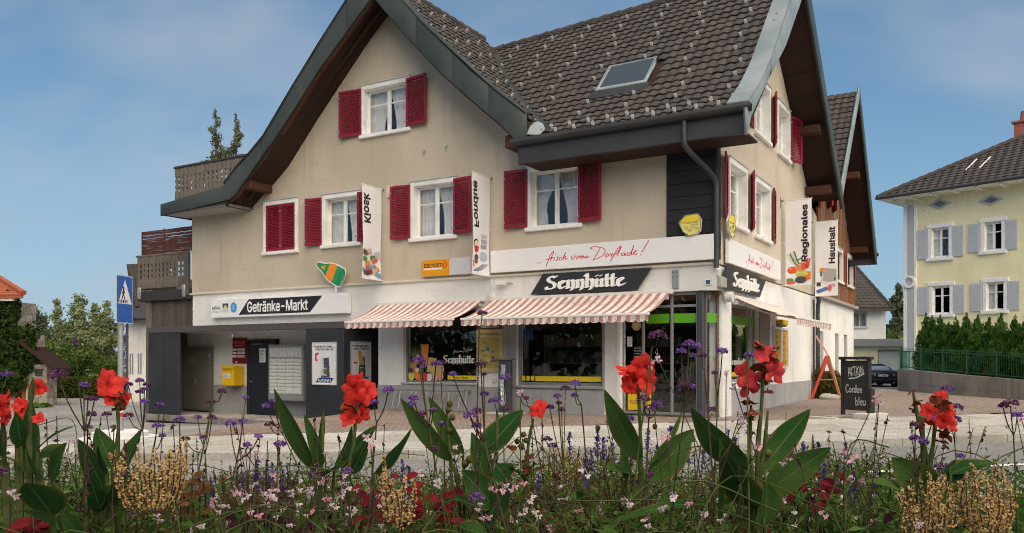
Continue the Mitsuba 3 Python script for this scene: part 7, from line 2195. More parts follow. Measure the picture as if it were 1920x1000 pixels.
def canna(label, depth, stems, leaves, blooms, withered=(), buds=()):
    k = thing("canna", label, "canna", "red cannas in the flower bed")
    q = np.random.default_rng(int(depth * 1000) + len(leaves))
    for st in stems:
        p = [at(x, y, depth) for x, y in st]
        foot = np.array([p[-1][0] + 0.02, depth + 0.02, BZ])
        pts = curve(p + [foot])
        put("stem", tube(pts, np.linspace(0.004, 0.0105, len(pts)) + 0.002 * np.sin(np.linspace(0, 9, len(pts))) ** 2, 8), "stem_green", k, 40)
    for i, lf in enumerate(leaves):
        (bx, by), (tx, ty), w, db, dt = lf[:5]
        hint = lf[5] if len(lf) > 5 else (0, -1, 0.35)
        bend = lf[6] if len(lf) > 6 else 0.12
        leafpart("leaf", k, at(bx, by, depth + db), at(tx, ty, depth + dt), w * depth / F_PX, hint=hint, bend=bend, ripple=0.03, n=22, m=9, seed=i)
        b = at(bx, by, depth + db)
        put("leaf_stalk", tube([b + (b - at(tx, ty, depth + dt)) * -0.03, b + [0, 0, -0.05], [b[0], depth, max(b[2] - 0.35, BZ)]], [0.005, 0.007, 0.008], 6), "stem_green", k, 40)
    for i, (x, y, s, rose) in enumerate(blooms):
        flower(k, at(x, y, depth + q.uniform(-0.06, 0.06)), s * depth / F_PX, int(x * 7 + y), "petal_rose" if rose else "canna_petal", 5 if rose else 8)
    for i, (x, y, s) in enumerate(withered):
        flower(k, at(x, y, depth + q.uniform(-0.04, 0.04)), s * depth / F_PX, int(x * 5 + y), "petal_withered", 5, look=(0, -0.4, -0.8))
    for x, y, s in buds:
        m = trimesh.creation.icosphere(1, s * depth / F_PX)
        m.vertices *= [1, 1, 1.15]
        m.vertices += at(x, y, depth)
        put("seed_pod", m, "leaf_olive", k, True)
    return k


S_ = (0.5, -0.8, 0.2)
S2 = (-0.5, -0.8, 0.2)
UPF = (0, -0.5, 0.85)
canna("canna with a full round red flower head before the sliding doors", 3.2, [[(1196, 715), (1200, 800), (1202, 900)]],
      [((1200, 865), (1131, 735), 52, 0, -0.1, S2, 0.1), ((1203, 880), (1292, 788), 34, 0, 0.25, (0.2, -0.3, -0.9), 0.2), ((1215, 900), (1304, 805), 72, 0.05, 0.15, S_, 0.05), ((1190, 890), (1115, 865), 34, 0, -0.1, UPF, 0.1), ((1175, 900), (1165, 842), 30, 0, -.1, S_, 0.05)],
      [(1178, 695, 26, 0), (1208, 692, 27, 0), (1190, 712, 27, 0), (1212, 715, 24, 0), (1182, 728, 22, 0), (1195, 688, 22, 0)], (), [(1228, 800, 5), (1121, 803, 5)])
canna("tall canna with rose red flowers and withered brown blooms", 2.9, [[(1432, 660), (1428, 760), (1420, 900)], [(1408, 760), (1406, 850), (1410, 930)], [(1440, 770), (1432, 850), (1425, 930)]],
      [((1405, 880), (1291, 785), 74, 0, -0.15, (-0.1, -0.45, -0.85), 0.22), ((1425, 885), (1520, 764), 58, 0, 0.1, S2, 0.05), ((1435, 925), (1556, 838), 66, 0, -0.1, (0.1, -0.8, 0.6), 0.1), ((1420, 950), (1352, 858), 78, 0, -0.2, (-0.2, -0.55, -0.8), 0.15), ((1345, 995), (1352, 806), 52, -0.1, -0.12, (0.9, -0.5, 0.1), 0.02), ((1335, 945), (1150, 950), 26, -0.1, -0.35, UPF, 0.25), ((1435, 985), (1440, 905), 80, -0.1, -0.15, S_, 0.05), ((1390, 880), (1415, 858), 28, -0.1, -.15, UPF, 0.1)],
      [(1396, 705, 26, 1), (1412, 712, 24, 1), (1403, 728, 20, 1), (1452, 700, 24, 1), (1448, 690, 20, 1), (1428, 664, 20, 1), (1441, 664, 16, 1), (1418, 645, 8, 1)],
      [(1424, 650, 15), (1446, 672, 17), (1420, 690, 15), (1434, 715, 16), (1440, 735, 14), (1398, 795, 15), (1408, 810, 14), (1432, 655, 16), (1436, 680, 18), (1442, 700, 18), (1430, 690, 15), (1404, 755, 18), (1410, 775, 20), (1402, 785, 16), (1452, 655, 12)], [(1440, 850, 7)])
canna("canna with ragged red flowers before the dark poster panel", 3.5, [[(668, 745), (664, 830), (655, 900)], [(606, 770), (604, 860), (600, 930)]],
      [((592, 885), (508, 732), 46, 0, -0.1, S2, 0.08), ((600, 870), (571, 776), 26, 0, -0.1, S_, 0.05), ((640, 880), (705, 795), 44, 0, 0.1, S2, 0.05), ((625, 885), (668, 805), 40, 0, 0.1, (-0.3, -0.4, -0.8), 0.2), ((600, 880), (588, 830), 30, 0, -0.1, S_, 0.04), ((655, 890), (693, 828), 40, 0, 0.05, (0, -.5, -.8), 0.1), ((610, 893), (640, 868), 52, 0, -0.2, UPF, 0.05), ((600, 845), (607, 766), 13, 0.02, 0.02, S_, 0.0)],
      [(665, 730, 30, 0), (685, 735, 26, 0), (660, 752, 22, 0), (654, 783, 20, 0), (676, 778, 18, 0), (672, 716, 18, 0)], [(662, 765, 18)], [(641, 768, 5)])
canna("flowerless canna with broad pale leaves in front of the offers board", 3.3, [[(932, 770), (930, 850), (915, 930)], [(838, 770), (845, 860), (860, 930)]],
      [((846, 865), (748, 750), 44, 0, -0.1, S2, 0.08), ((870, 860), (801, 744), 42, 0, 0.05, S2, 0.06), ((905, 855), (980, 766), 68, 0, 0.1, S2, 0.05), ((910, 905), (885, 810), 46, -0.05, -0.1, S_, 0.03), ((925, 950), (868, 882), 66, -0.1, -0.2, S_, 0.06), ((905, 985), (958, 905), 74, -0.1, -0.15, S2, 0.04), ((700, 890), (777, 806), 52, 0, 0.1, (-0.2, -0.5, -0.8), 0.08), ((920, 1010), (860, 985), 60, -0.3, -0.4, UPF, 0.05), ((950, 900), (930, 870), 60, 0.0, 0.0, S_, 0.1), ((900, 960), (838, 920), 50, 0, -0.1, UPF, 0.1)], [], [], [(843, 758, 6), (841, 768, 6), (848, 783, 6), (880, 862, 7), (872, 870, 7), (842, 808, 6)])
canna("canna stem with one small red flower and green seed pods", 3.4, [[(1000, 785), (990, 840), (985, 930)]], [((985, 905), (960, 872), 34, 0, -.1, UPF, .1)], [(1008, 770, 17, 0), (1013, 760, 13, 0)], [(990, 860, 15), (988, 880, 14), (960, 840, 12)], [(978, 838, 6), (970, 828, 5), (982, 815, 5), (986, 826, 5)])
canna("canna with fading red flowers below the crossing sign", 3.0, [[(220, 750), (222, 810), (220, 920)]],
      [((222, 905), (265, 800), 56, 0, 0.1, S2, 0.05), ((212, 880), (180, 800), 44, 0, 0.1, S_, 0.06), ((196, 920), (148, 825), 46, 0, -0.1, S_, 0.1), ((200, 890), (182, 835), 30, -0.05, -0.1, S2, 0.02), ((222, 950), (240, 885), 60, -0.05, -.1, S_, 0.05), ((180, 945), (206, 915), 44, -0.1, -.15, S2, 0.05), ((190, 960), (170, 900), 40, -0.1, -.2, S_, .05)],
      [(205, 722, 28, 0), (222, 718, 20, 0), (200, 735, 16, 0), (236, 748, 14, 0), (206, 752, 13, 0)], [(222, 735, 18), (215, 748, 16), (228, 755, 16), (220, 765, 16)])
canna("canna with several red flowers at the left edge of the bed", 2.6, [[(4, 760), (8, 850), (10, 950)], [(58, 720), (57, 800), (55, 900)], [(30, 770), (32, 850), (35, 930)]],
      [((52, 890), (58, 748), 40, 0, 0.05, S_, 0.02), ((15, 870), (-10, 780), 70, 0, -0.1, S2, 0.08), ((40, 840), (30, 775), 36, 0, -0.05, S_, 0.05), ((70, 845), (128, 788), 26, 0, -0.1, UPF, 0.2), ((80, 895), (40, 838), 48, 0, -0.15, S2, 0.1), ((95, 905), (124, 830), 56, -0.05, -0.15, S2, 0.02), ((98, 968), (50, 902), 84, -0.1, -0.25, UPF, 0.05), ((75, 860), (122, 830), 40, 0, 0.05, UPF, 0.15), ((100, 985), (30, 938), 34, -0.3, -0.5, UPF, 0.2), ((150, 1010), (118, 960), 34, -0.2, -0.3, S_, 0.1), ((57, 760), (62, 706), 12, 0, 0, S_, 0.0)],
      [(6, 750, 26, 0), (-2, 765, 24, 0), (72, 727, 18, 0), (68, 735, 14, 0), (38, 757, 14, 0), (40, 772, 16, 0), (12, 783, 15, 0), (72, 785, 12, 0), (30, 765, 12, 0)], [(36, 742, 10)])
canna("canna with a dark withered spike and red flowers in front of the garden wall", 2.9, [[(1758, 755), (1750, 830), (1742, 930)], [(1722, 790), (1738, 860), (1745, 930)], [(1712, 735), (1722, 790), (1730, 830)]],
      [((1748, 925), (1676, 862), 74, 0, -0.1, S2, 0.1), ((1720, 935), (1632, 890), 46, 0, -0.15, UPF, 0.15), ((1740, 870), (1672, 876), 24, 0, 0.1, UPF, 0.25), ((1780, 890), (1868, 855), 40, 0, 0.15, UPF, 0.15), ((1765, 900), (1815, 868), 50, 0, .1, S_, .1)],
      [(1763, 745, 16, 0), (1742, 772, 18, 0), (1775, 775, 20, 0), (1768, 790, 18, 0), (1740, 785, 14, 0), (1785, 800, 12, 1)], [(1755, 760, 20), (1748, 780, 16), (1772, 815, 18), (1765, 830, 16), (1710, 735, 10), (1718, 755, 12), (1712, 770, 10), (1725, 800, 10), (1770, 760, 14)])

# ------------------------------------------------------------------ purple verbena
HEADS = [(110, 705, 34), (157, 723, 20), (165, 748, 14), (177, 749, 13), (171, 777, 16), (200, 778, 17), (241, 780, 16), (224, 755, 22), (241, 722, 15), (262, 715, 15), (276, 722, 14), (262, 736, 14), (271, 731, 14), (271, 754, 15), (164, 802, 15), (196, 835, 22), (300, 759, 14), (294, 799, 15), (337, 788, 18), (304, 817, 11), (347, 824, 15), (371, 783, 12), (395, 755, 16), (381, 821, 12), (416, 735, 15), (397, 784, 16), (432, 795, 20), (455, 791, 15), (506, 797, 20), (461, 746, 9), (500, 762, 17), (512, 753, 14), (485, 819, 13), (525, 834, 20), (464, 835, 14), (591, 890, 24), (653, 883, 15), (728, 732, 20), (702, 755, 14), (786, 676, 24), (791, 688, 18), (775, 747, 15), (772, 758, 14), (792, 777, 15), (812, 770, 11), (817, 683, 18), (829, 681, 14), (849, 702, 12), (904, 588, 16), (902, 684, 18), (907, 702, 9), (947, 710, 22), (909, 740, 17), (928, 753, 24), (882, 780, 26), (894, 771, 17), (894, 799, 18), (947, 767, 15), (975, 743, 14), (987, 747, 9), (828, 795, 12), (814, 841, 14), (894, 935, 28), (1025, 825, 20), (1036, 837, 17), (1031, 765, 16), (1046, 743, 14), (1060, 730, 18), (1078, 720, 20), (1078, 742, 12), (1053, 769, 14), (1048, 756, 10), (1206, 750, 24), (1218, 767, 22), (1232, 758, 18), (1180, 786, 18), (1233, 631, 32), (1277, 660, 20), (1292, 646, 24), (1307, 651, 18), (1316, 667, 16), (1297, 668, 14), (1276, 737, 18), (1284, 723, 22), (1297, 726, 16), (1335, 770, 20), (1309, 777, 14), (1354, 660, 19), (1190, 905, 18), (1219, 891, 13), (1405, 667, 18), (1776, 731, 24), (1791, 765, 26), (1749, 785, 26), (1791, 788, 22), (1716, 797, 17), (1716, 823, 20), (1732, 830, 17), (1765, 877, 26), (1800, 856, 16), (1895, 758, 26), (1881, 762, 16), (1907, 780, 18), (12, 703, 22), (5, 885, 16), (58, 885, 14), (140, 640, 9), (1340, 700, 10), (1165, 870, 12)]


def verbena_head(parent, c, rad, seed, faded):
    q = np.random.default_rng(seed)
    n = int(50 + 60 * min(1, rad / 0.03))
    d = q.normal(size=(n, 3))
    d[:, 2] = np.abs(d[:, 2]) * 0.8 - 0.25
    d /= np.linalg.norm(d, axis=1, keepdims=True)
    pos = c + d * rad * np.array([1.0, 1.0, 0.72]) * q.uniform(0.8, 1.08, n)[:, None]
    ms = leaf_cloud(pos, np.full(n, 0.0015), n * 3, 0.0058, seed, aspect=1.4)
    return put("flower_head", ms, "verbena_faded" if faded else "verbena_floret", parent)


groups = []
for h in sorted(HEADS):
    m = mark(h[0])
    for g in groups:
        if g["m"] == m and abs(h[0] - g["x"]) < 34 and abs(h[1] - g["y"]) < 85 and len(g["h"]) < 7:
            g["h"].append(h)
            g["x"] = np.mean([a[0] for a in g["h"]])
            g["y"] = np.mean([a[1] for a in g["h"]])
            break
    else:
        groups.append({"m": m, "x": h[0], "y": h[1], "h": [h]})
for m in {g["m"] for g in groups}:
    for i, g in enumerate(sorted([g for g in groups if g["m"] == m], key=lambda g: min(a[1] for a in g["h"]))):
        g["rank"], g["of"] = i, sum(g2["m"] == m for g2 in groups)
for gi, g in enumerate(groups):
    q = np.random.default_rng(900 + gi)
    dep = q.uniform(2.5, 3.7)
    n = len(g["h"])
    what = "verbena with one purple head" if n == 1 else f"verbena with {WORD[n]} purple heads"
    lab = f"{what} before {g['m']}" + ("" if g["of"] == 1 else f", {'' if g['rank'] == 0 else ORD[g['rank']] + ' '}highest there")
    k = thing("verbena", lab, "verbena", "purple verbenas in the flower bed")
    lean = q.normal(0, 70)
    low = max(a[1] for a in g["h"])
    fork = at(g["x"] + lean * 0.15, low + q.uniform(15, 45), dep)
    foot = np.array([fork[0] + lean * dep / F_PX, dep + q.normal(0, 0.1), BZ])
    st = curve([fork, fork * 0.5 + foot * 0.5 + [0.02 * q.normal(), 0, 0], foot])
    put("stem", tube(st, np.linspace(0.0026, 0.0042, len(st)), 5), "stem_brown" if q.random() < 0.5 else "stem_green", k, 40)
    for i, (x, y, w) in enumerate(g["h"]):
        c = at(x, y, dep + q.normal(0, 0.05))
        rad = 0.5 * w * dep / F_PX
        verbena_head(k, c, rad, 5000 + gi * 20 + i, (y * 7 + x) % 5 < 2)
        b = curve([c - [0, 0, rad * 0.3], c * 0.6 + fork * 0.4 + [0, 0, -0.02], fork])
        put("branch", tube(b, 0.0022, 5), "stem_green" if q.random() < 0.5 else "stem_brown", k, 40)

# ------------------------------------------------------------------ golden heather spikes
GOLD = [("golden heather clump below the dark left panel", 280, 965, [(214, 845), (228, 842), (248, 860), (262, 845), (270, 870), (285, 855), (292, 840), (300, 862), (310, 850), (318, 835), (326, 850), (335, 830), (340, 815), (330, 870), (250, 880), (300, 880), (232, 870), (345, 860)], 2.7, 1.0),
        ("golden heather spikes above the red-leaved plant", 745, 985, [(718, 850), (722, 880), (735, 905), (760, 885), (745, 920), (712, 900), (775, 895)], 2.6, 1.0),
        ("fine golden heather clump in front of the right shop window", 1055, 935, [(1030, 850), (1040, 838), (1050, 846), (1058, 832), (1066, 845), (1074, 838), (1082, 850), (1088, 858), (1046, 870), (1062, 868), (1078, 872)], 4.2, 0.75),
        ("golden heather clump in the lower right corner, left half", 1745, 1005, [(1690, 915), (1705, 900), (1712, 925), (1726, 890), (1740, 880), (1750, 905), (1760, 895), (1772, 888), (1700, 945), (1735, 930), (1760, 930), (1785, 900), (1780, 930), (1720, 950)], 2.7, 1.0),
        ("golden heather clump in the lower right corner, right half", 1850, 1005, [(1800, 900), (1812, 885), (1822, 870), (1830, 895), (1842, 880), (1850, 900), (1862, 890), (1872, 860), (1880, 880), (1890, 895), (1900, 905), (1815, 930), (1840, 930), (1865, 930), (1885, 935), (1905, 940)], 2.8, 1.0),
        ("olive heather spikes between the canna and the sliding doors", 1190, 965, [(1140, 905), (1152, 890), (1166, 880), (1178, 868), (1190, 900), (1205, 890), (1218, 905), (1160, 925), (1200, 930), (1225, 920)], 3.4, 0.7),
        ("rusty heather spikes in front of the alcove door", 470, 960, [(400, 880), (415, 865), (432, 872), (448, 862), (465, 880), (482, 868), (500, 885), (520, 872), (540, 890), (560, 880), (420, 900), (455, 905), (490, 900), (525, 905)], 3.6, 0.7)]


def spike(parent, foot, tip, seed, mat, sc=1.0):
    q = np.random.default_rng(seed)
    mid = np.array([foot[0] * 0.3 + tip[0] * 0.7, foot[1] * 0.4 + tip[1] * 0.6, foot[2] * 0.55 + tip[2] * 0.45]) + q.normal(0, 0.012, 3)
    c = curve([foot, mid, tip], 10)
    L = np.linalg.norm(tip - foot)
    s = put("spike", tube(c[::3], 0.002, 4), "stem_brown", parent, 40)
    n = int(L * 0.9 / 0.0085) * 4
    t = 0.10 + 0.90 * np.sort(q.random(n))
    i = np.clip((t * (len(c) - 1)).astype(int), 0, len(c) - 2)
    f = t * (len(c) - 1) - i
    pos = c[i] * (1 - f[:, None]) + c[i + 1] * f[:, None]
    a = q.uniform(0, 6.28, n)
    rr = 0.0088 * sc * np.minimum(0.55 + 1.2 * t, 1.15 - 0.8 * (t - 0.35) / 0.65)
    pos = pos + np.stack([rr * np.cos(a), rr * np.sin(a), 0.002 * q.normal(size=n)], 1)
    put("beads", leaf_cloud(pos, np.full(n, 0.0014), n * 2, 0.0066 * sc, seed, aspect=1.2), mat, s)


for gi, (lab, fx0, fy0, tips, dep, sc) in enumerate(GOLD):
    k = thing("heather", lab, "heather", "dried heather clumps in the flower bed")
    q = np.random.default_rng(70 + gi)
    for i, (x, y) in enumerate(tips):
        for j in range(2):
            d = dep + q.normal(0, 0.10)
            xx, yy = x + q.normal(0, 5) * j, y + abs(q.normal(0, 12)) * j
            ft = at(fx0 + (xx - fx0) * 0.45 + q.normal(0, 6), max(fy0, yy + 80), d)
            spike(k, ft, at(xx, yy, d), 7000 + gi * 100 + i * 3 + j, ["bead_gold", "bead_gold", "bead_gold", "bead_gold", "bead_gold", "leaf_olive", "leaf_rust"][gi], sc)

# ------------------------------------------------------------------ blue salvia
SALV = [(482, 862), (500, 865), (510, 868), (530, 880), (372, 890), (475, 890), (1120, 800), (1131, 820), (1149, 830), (1068, 810), (1108, 845), (1098, 860), (1257, 800), (1289, 815), (1365, 805), (1378, 820), (1585, 660 + 170), (1535, 830), (1526, 835), (1545, 868), (1570, 875), (1500, 860), (1640, 880), (1215, 800), (1480, 800), (1506, 828), (755, 862), (765, 875), (885, 875), (1440, 815), (1760, 880), (1600, 885), (1180, 820), (395, 900), (455, 885), (545, 900), (1010, 890), (1320, 830), (1232, 835)]
sg = []
for s in sorted(SALV):
    m = mark(s[0])
    for g in sg:
        if g[0] == m:
            g[1].append(s)
            break
    else:
        sg.append((m, [s]))
for gi, (m, ss) in enumerate(sg):
    k = thing("salvia", f"blue salvia with {'a slender spike' if len(ss) == 1 else 'slender spikes'} before {m}", "salvia", "blue salvias in the flower bed")
    q = np.random.default_rng(330 + gi)
    for i, (x, y) in enumerate(ss):
        d = q.uniform(3.8, 5.0)
        tip = at(x, y, d)
        ft = np.array([tip[0] + q.normal(0, 0.05), d, BZ])
        c = curve([tip, tip * 0.5 + ft * 0.5 + [q.normal(0, 0.015), 0, 0], ft])
        put("stem", tube(c, 0.0024, 5), "stem_green", k, 40)
        n = 90
        t = q.random(n) * 0.15
        pos = tip + np.stack([0.010 * q.normal(size=n) * (0.4 + 4 * t), 0.010 * q.normal(size=n) * (0.4 + 4 * t), -t], 1)
        put("flower_spike", leaf_cloud(pos, np.full(n, 0.002), n * 2, 0.009, 40 + gi * 30 + i, aspect=1.6), "salvia_floret", k)

# ------------------------------------------------------------------ pink-white gaura
GAU = [(1219, 688), (1235, 676), (1362, 697), (1376, 720), (1640, 752), (1648, 757), (1600, 858), (1592, 865), (1588, 846), (976, 733), (382, 835), (470, 840), (478, 848), (462, 852), (495, 925), (505, 930), (515, 935), (510, 918), (500, 945), (425, 948), (470, 960), (580, 915), (585, 925), (655, 915), (648, 905), (668, 918), (700, 828), (695, 836), (708, 930), (720, 945), (765, 940), (860, 855), (950, 910), (943, 920), (965, 912), (928, 920), (905, 970), (970, 975), (1010, 968), (1090, 955), (1115, 975), (1120, 960), (1090, 880), (1252, 818), (1430, 850), (1420, 858), (1422, 838), (1410, 845), (1385, 785), (1394, 790), (1440, 920), (1515, 918), (1540, 960), (1550, 972), (1640, 975), (1630, 985), (1480, 860), (1760, 828), (1905, 775), (1915, 785), (1445, 965), (1465, 855), (1620, 905), (1660, 905), (130, 860), (140, 825), (60, 800), (230, 895), (270, 840), (30, 930), (345, 870), (360, 905), (400, 935), (545, 985), (1180, 945), (1265, 930), (1320, 965), (1565, 905), (1700, 960), (300, 975), (610, 850), (820, 900), (1050, 935), (440, 925), (455, 935), (530, 955), (560, 945), (610, 935), (630, 950), (640, 930), (695, 915), (735, 930), (760, 915), (790, 890), (520, 900), (545, 920), (480, 905), (410, 960), (600, 905), (1000, 930), (1130, 940), (1240, 955), (1290, 945), (1350, 975), (1470, 940), (1490, 985), (1580, 945), (1605, 970), (900, 945), (985, 955), (1030, 985), (1215, 985), (655, 965), (575, 965), (715, 985), (380, 985), (250, 960), (180, 940), (1720, 985), (1690, 930)]
gg = []
for s in sorted(GAU):
    m = mark(s[0])
    for g in gg:
        if g["m"] == m and abs(g["y"] - s[1]) < 60 and abs(g["x"] - s[0]) < 60 and len(g["h"]) < 6:
            g["h"].append(s)
            break
    else:
        gg.append({"m": m, "x": s[0], "y": s[1], "h": [s]})
for m in {g["m"] for g in gg}:
    for i, g in enumerate(sorted([g for g in gg if g["m"] == m], key=lambda g: min(a[1] for a in g["h"]))):
        g["rank"], g["of"] = i, sum(g2["m"] == m for g2 in gg)
for gi, g in enumerate(gg):
    q = np.random.default_rng(1700 + gi)
    n = len(g["h"])
    k = thing("gaura", f"gaura with {WORD[n]} pink flower{'s' if n > 1 else ''} before {g['m']}" + ("" if g["of"] == 1 else f", {'' if g['rank'] == 0 else ORD[g['rank']] + ' '}highest there"), "gaura", "pale pink gaura sprays in the flower bed")
    dep = q.uniform(2.4, 3.4)
    for i, (x, y) in enumerate(g["h"]):
        c = at(x, y, dep + q.normal(0, 0.06))
        ft = np.array([c[0] + q.normal(0, 0.22), dep + q.normal(0, 0.1), BZ])
        stc = curve([c, c * 0.55 + ft * 0.45 + [q.normal(0, 0.05), 0, 0.05], ft])
        put("stem", tube(stc, 0.0019, 4), "stem_brown" if q.random() < 0.6 else "stem_green", k, 40)
        look = np.array([q.normal(0, 0.4), -1, q.normal(0.1, 0.4)])
        look /= np.linalg.norm(look)
        u = np.cross(look, [0.1, 0.2, 1])
        u /= np.linalg.norm(u)
        v = np.cross(look, u)
        ms = []
        for b in range(2):
            cc = c + (0 if b == 0 else 1) * (u * q.normal(0, 0.016) + v * q.normal(0, 0.016))
            for a in (0.3, 1.3, 2.2, 3.3):
                a += q.normal(0, 0.2)
                d = u * math.cos(a) + v * math.sin(a)
                m_, _ = blade(cc, cc + d * 0.0145 * q.uniform(0.6, 1.1), 0.0085, hint=look, bend=0.25, fold=-0.2, n=5, m=3, shape=1.3)
                ms.append(m_)
            for a in range(5):
                d = look + u * q.normal(0, 0.5) + v * q.normal(-0.3, 0.5)
                ms.append(tube([cc, cc + d * 0.010, cc + d * 0.016], 0.0006, 3))
        put("flower", cat(ms), "gaura_petal" if q.random() < 0.7 else "gaura_pink", k)

# ------------------------------------------------------------------ red-leaved coleus
COL = [("low crimson-leaved coleus below the left shop window", [(670, 930), (690, 955), (700, 915), (720, 940), (735, 970), (750, 920), (765, 955), (785, 930), (800, 965), (815, 945), (832, 955), (850, 925), (670, 970), (700, 985), (770, 990), (845, 975), (735, 900), (790, 905)], 3.1, "leaf_crimson"),
       ("low crimson-leaved coleus below the tall rose red canna", [(1505, 910), (1530, 905), (1550, 915), (1490, 925), (1520, 925), (1540, 935), (1420, 975), (1385, 985), (1445, 990), (1560, 895)], 3.3, "leaf_crimson"),
       ("dark purple-leaved plant at the foot of the bed, below the alcove door", [(430, 975), (460, 985), (480, 970), (510, 985), (540, 970), (560, 990), (600, 985), (500, 960)], 3.0, "leaf_purple"),
       ("small red-leaved plant in the lower left corner", [(55, 985), (70, 975), (90, 990), (40, 995), (75, 995)], 2.6, "leaf_crimson"),
       ("rust-leaved plant below the dark left panel", [(360, 905), (380, 890), (345, 925), (400, 910), (375, 930), (350, 950), (395, 945)], 3.2, "leaf_rust")]
for gi, (lab, ls_, dep, mat) in enumerate(COL):
    k = thing("coleus", lab, "coleus", "coloured-leaf plants in the flower bed")
    q = np.random.default_rng(220 + gi)
    for i, (x, y) in enumerate(ls_):
        for j in range(3):
            c = at(x + q.normal(0, 8), y + q.normal(0, 8), dep + q.normal(0, 0.08))
            a = q.uniform(0, 6.28)
            d = np.array([math.cos(a), -0.4 * abs(math.sin(a)), q.uniform(-0.35, 0.2)])
            leafpart("leaf", k, c, c + d * q.uniform(0.045, 0.075), q.uniform(0.035, 0.055), mat, hint=(q.normal(0, 0.2), -0.55, 0.8), bend=0.3, fold=0.2, n=7, m=5, seed=i)
    for j in range(5):
        x, y = ls_[j % len(ls_)]
        c = at(x, y, dep)
        put("stem", tube([c, [c[0] + q.normal(0, 0.05), dep, BZ]], 0.004, 5), "stem_brown", k)

# ------------------------------------------------------------------ undergrowth: fine leaves nobody could count
def tufts(n_tuft, per, mat, name, label, ybounds, xrange_, height, ln, wd, seed, spread=0.10, up_=0.8):
    q = np.random.default_rng(seed)
    Y = q.uniform(*ybounds, n_tuft)
    X = q.uniform(xrange_[0], xrange_[1], n_tuft)
    X = (X - CX) * Y / F_PX
    hh = height(X * F_PX / Y + CX, Y) * q.uniform(0.55, 1.0, n_tuft)
    n = n_tuft * per
    i = np.repeat(np.arange(n_tuft), per)
    f = q.random(n) ** 0.7
    pos = np.stack([X[i] + q.normal(0, spread, n) * (0.4 + f), Y[i] + q.normal(0, spread, n) * (0.4 + f), BZ + hh[i] * f], 1)
    d = np.stack([q.normal(0, 1, n), q.normal(0, 1, n), q.normal(up_, 0.5, n)], 1)
    d /= np.linalg.norm(d, axis=1, keepdims=True)
    w = np.cross(d, q.normal(size=(n, 3)))
    w /= np.linalg.norm(w, axis=1, keepdims=True)
    L = ln * q.uniform(0.6, 1.4, n)[:, None]
    W = wd * q.uniform(0.7, 1.3, n)[:, None]
    v = np.stack([pos, pos + d * L * 0.5 + w * W, pos + d * L - [0, 0, 0.15] * L, pos + d * L * 0.5 - w * W], 1).reshape(-1, 3)
    k = np.arange(n) * 4
    m = trimesh.Trimesh(v, np.vstack([np.stack([k, k + 1, k + 2], 1), np.stack([k, k + 2, k + 3], 1)]), process=False)
    tag(put(name, m, mat), label, kind="stuff")


hz = lambda x, Y: np.clip(0.70 - 0.11 * np.exp(-((x - 560) / 260) ** 2) - 0.060 * (Y - 3) + 0.08 * np.sin(x * 0.013) + 0.05 * np.sin(x * 0.041 + 2), 0.2, 0.8)
tufts(1100, 50, "leaf_green", "green_undergrowth", "fine green leaves filling the flower bed", (2.6, 6.8), (-60, 1980), hz, 0.058, 0.0075, 11)
tufts(1000, 46, "leaf_olive", "olive_undergrowth", "fine olive leaves filling the flower bed", (2.8, 6.8), (250, 1800), lambda x, Y: hz(x, Y) * 1.05, 0.030, 0.0055, 12, 0.07)
tufts(460, 46, "leaf_rust", "rusty_undergrowth", "fine rust-coloured leaves filling the flower bed", (2.8, 6.0), (250, 1400), lambda x, Y: hz(x, Y) * 0.98, 0.035, 0.007, 13, 0.08)
tufts(300, 40, "leaf_purple", "dark_undergrowth", "dark leaves low in the flower bed", (2.4, 4.5), (-60, 1980), lambda x, Y: hz(x, Y) * 0.80, 0.07, 0.016, 14)
tufts(420, 26, "leaf_green", "broad_leaved_undergrowth", "broader green leaves between the stems of the flower bed", (2.6, 5.5), (-60, 1980), lambda x, Y: hz(x, Y) * 0.98, 0.075, 0.017, 15, 0.12)
tufts(420, 44, "leaf_green", "green_undergrowth", "fine green leaves at the near edge of the flower bed", (2.3, 3.3), (-60, 1980), lambda x, Y: hz(x, Y) * 0.92, 0.050, 0.0085, 16)
q = np.random.default_rng(99)
ms = []
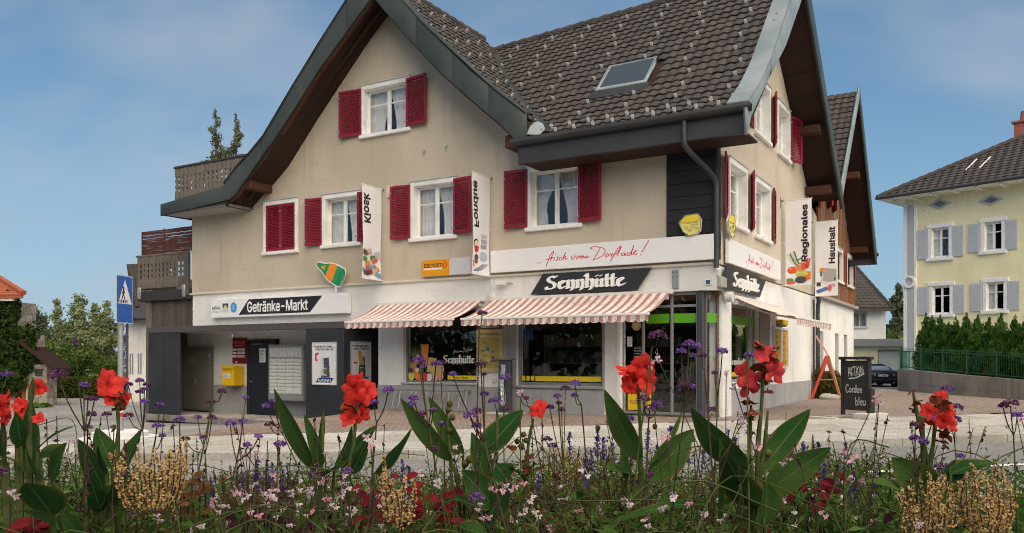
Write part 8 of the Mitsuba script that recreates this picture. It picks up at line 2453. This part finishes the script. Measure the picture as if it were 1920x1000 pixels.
for i in range(240):
    Yd = q.uniform(2.2, 4.6)
    x0 = q.uniform(-50, 1970)
    b = np.array([(x0 - CX) * Yd / F_PX, Yd, BZ])
    h = hz(x0, Yd) * q.uniform(0.9, 1.25)
    dx = q.normal(0, 0.28)
    p = [b, b + [dx * 0.3, q.normal(0, 0.05), h * 0.75], b + [dx * 0.8, q.normal(0, 0.1), h], b + [dx * 1.4, q.normal(0, 0.1), h * q.uniform(0.75, 1.05)]]
    ms.append(tube(curve(p, 4), 0.0022, 4))
tag(put("grass_stems", cat(ms), "stem_green"), "thin arching grass stems all over the flower bed", kind="stuff")
ms = []
for i in range(130):
    Yd = q.uniform(2.6, 3.8)
    x0 = q.uniform(0, 1920)
    b = np.array([(x0 - CX) * Yd / F_PX, Yd, BZ])
    tpx = at(x0 + q.normal(0, 60), q.uniform(770, 890), Yd)
    ms.append(tube(curve([b, b * 0.5 + tpx * 0.5 + [q.normal(0, 0.02), 0, 0], tpx]), 0.0017, 4))
    n = 16
    t = q.random(n)
    ms.append(leaf_cloud(tpx * (1 - 0.25 * t[:, None]) + b * 0.25 * t[:, None], np.full(n, 0.006), n, 0.009, i, aspect=2))
tag(put("dry_stems", cat(ms), "stem_brown"), "thin dry seed stems rising above the flower bed", kind="stuff")
tag(put("pale_blossom", leaf_cloud(np.stack([(lambda xx, Yd: np.stack([(xx - CX) * Yd / F_PX, Yd, BZ + hz(xx, Yd) * q.uniform(0.7, 1.1, 170)], 1))(q.uniform(330, 1900, 170), q.uniform(3.2, 5.5, 170))], 0).reshape(-1, 3), np.full(170, 0.012), 1100, 0.014, 5, aspect=1.3), "gaura_petal"), "scattered tiny pale blossoms low in the flower bed", kind="stuff")

# trees across the road behind the camera: the shop windows mirror them
q = np.random.default_rng(3131)
c = np.array([[x + q.normal(0, 1.6), np.interp(x, [-62, -50, -30, -16, 20], [16, 8, -13, -17, -18]) + q.normal(0, 1.2), q.uniform(0.8, 8.5), 2.3, 2.0, 1.9] for x in np.linspace(-60, 18, 44) for _ in range(5)])
tag(put("roadside_trees", leaf_cloud(c[:, :3], c[:, 3:6], 30000, 0.5, 3132, shell=0.2), "leaf_tree"), "row of trees across the road, mirrored in the shop windows", kind="stuff")
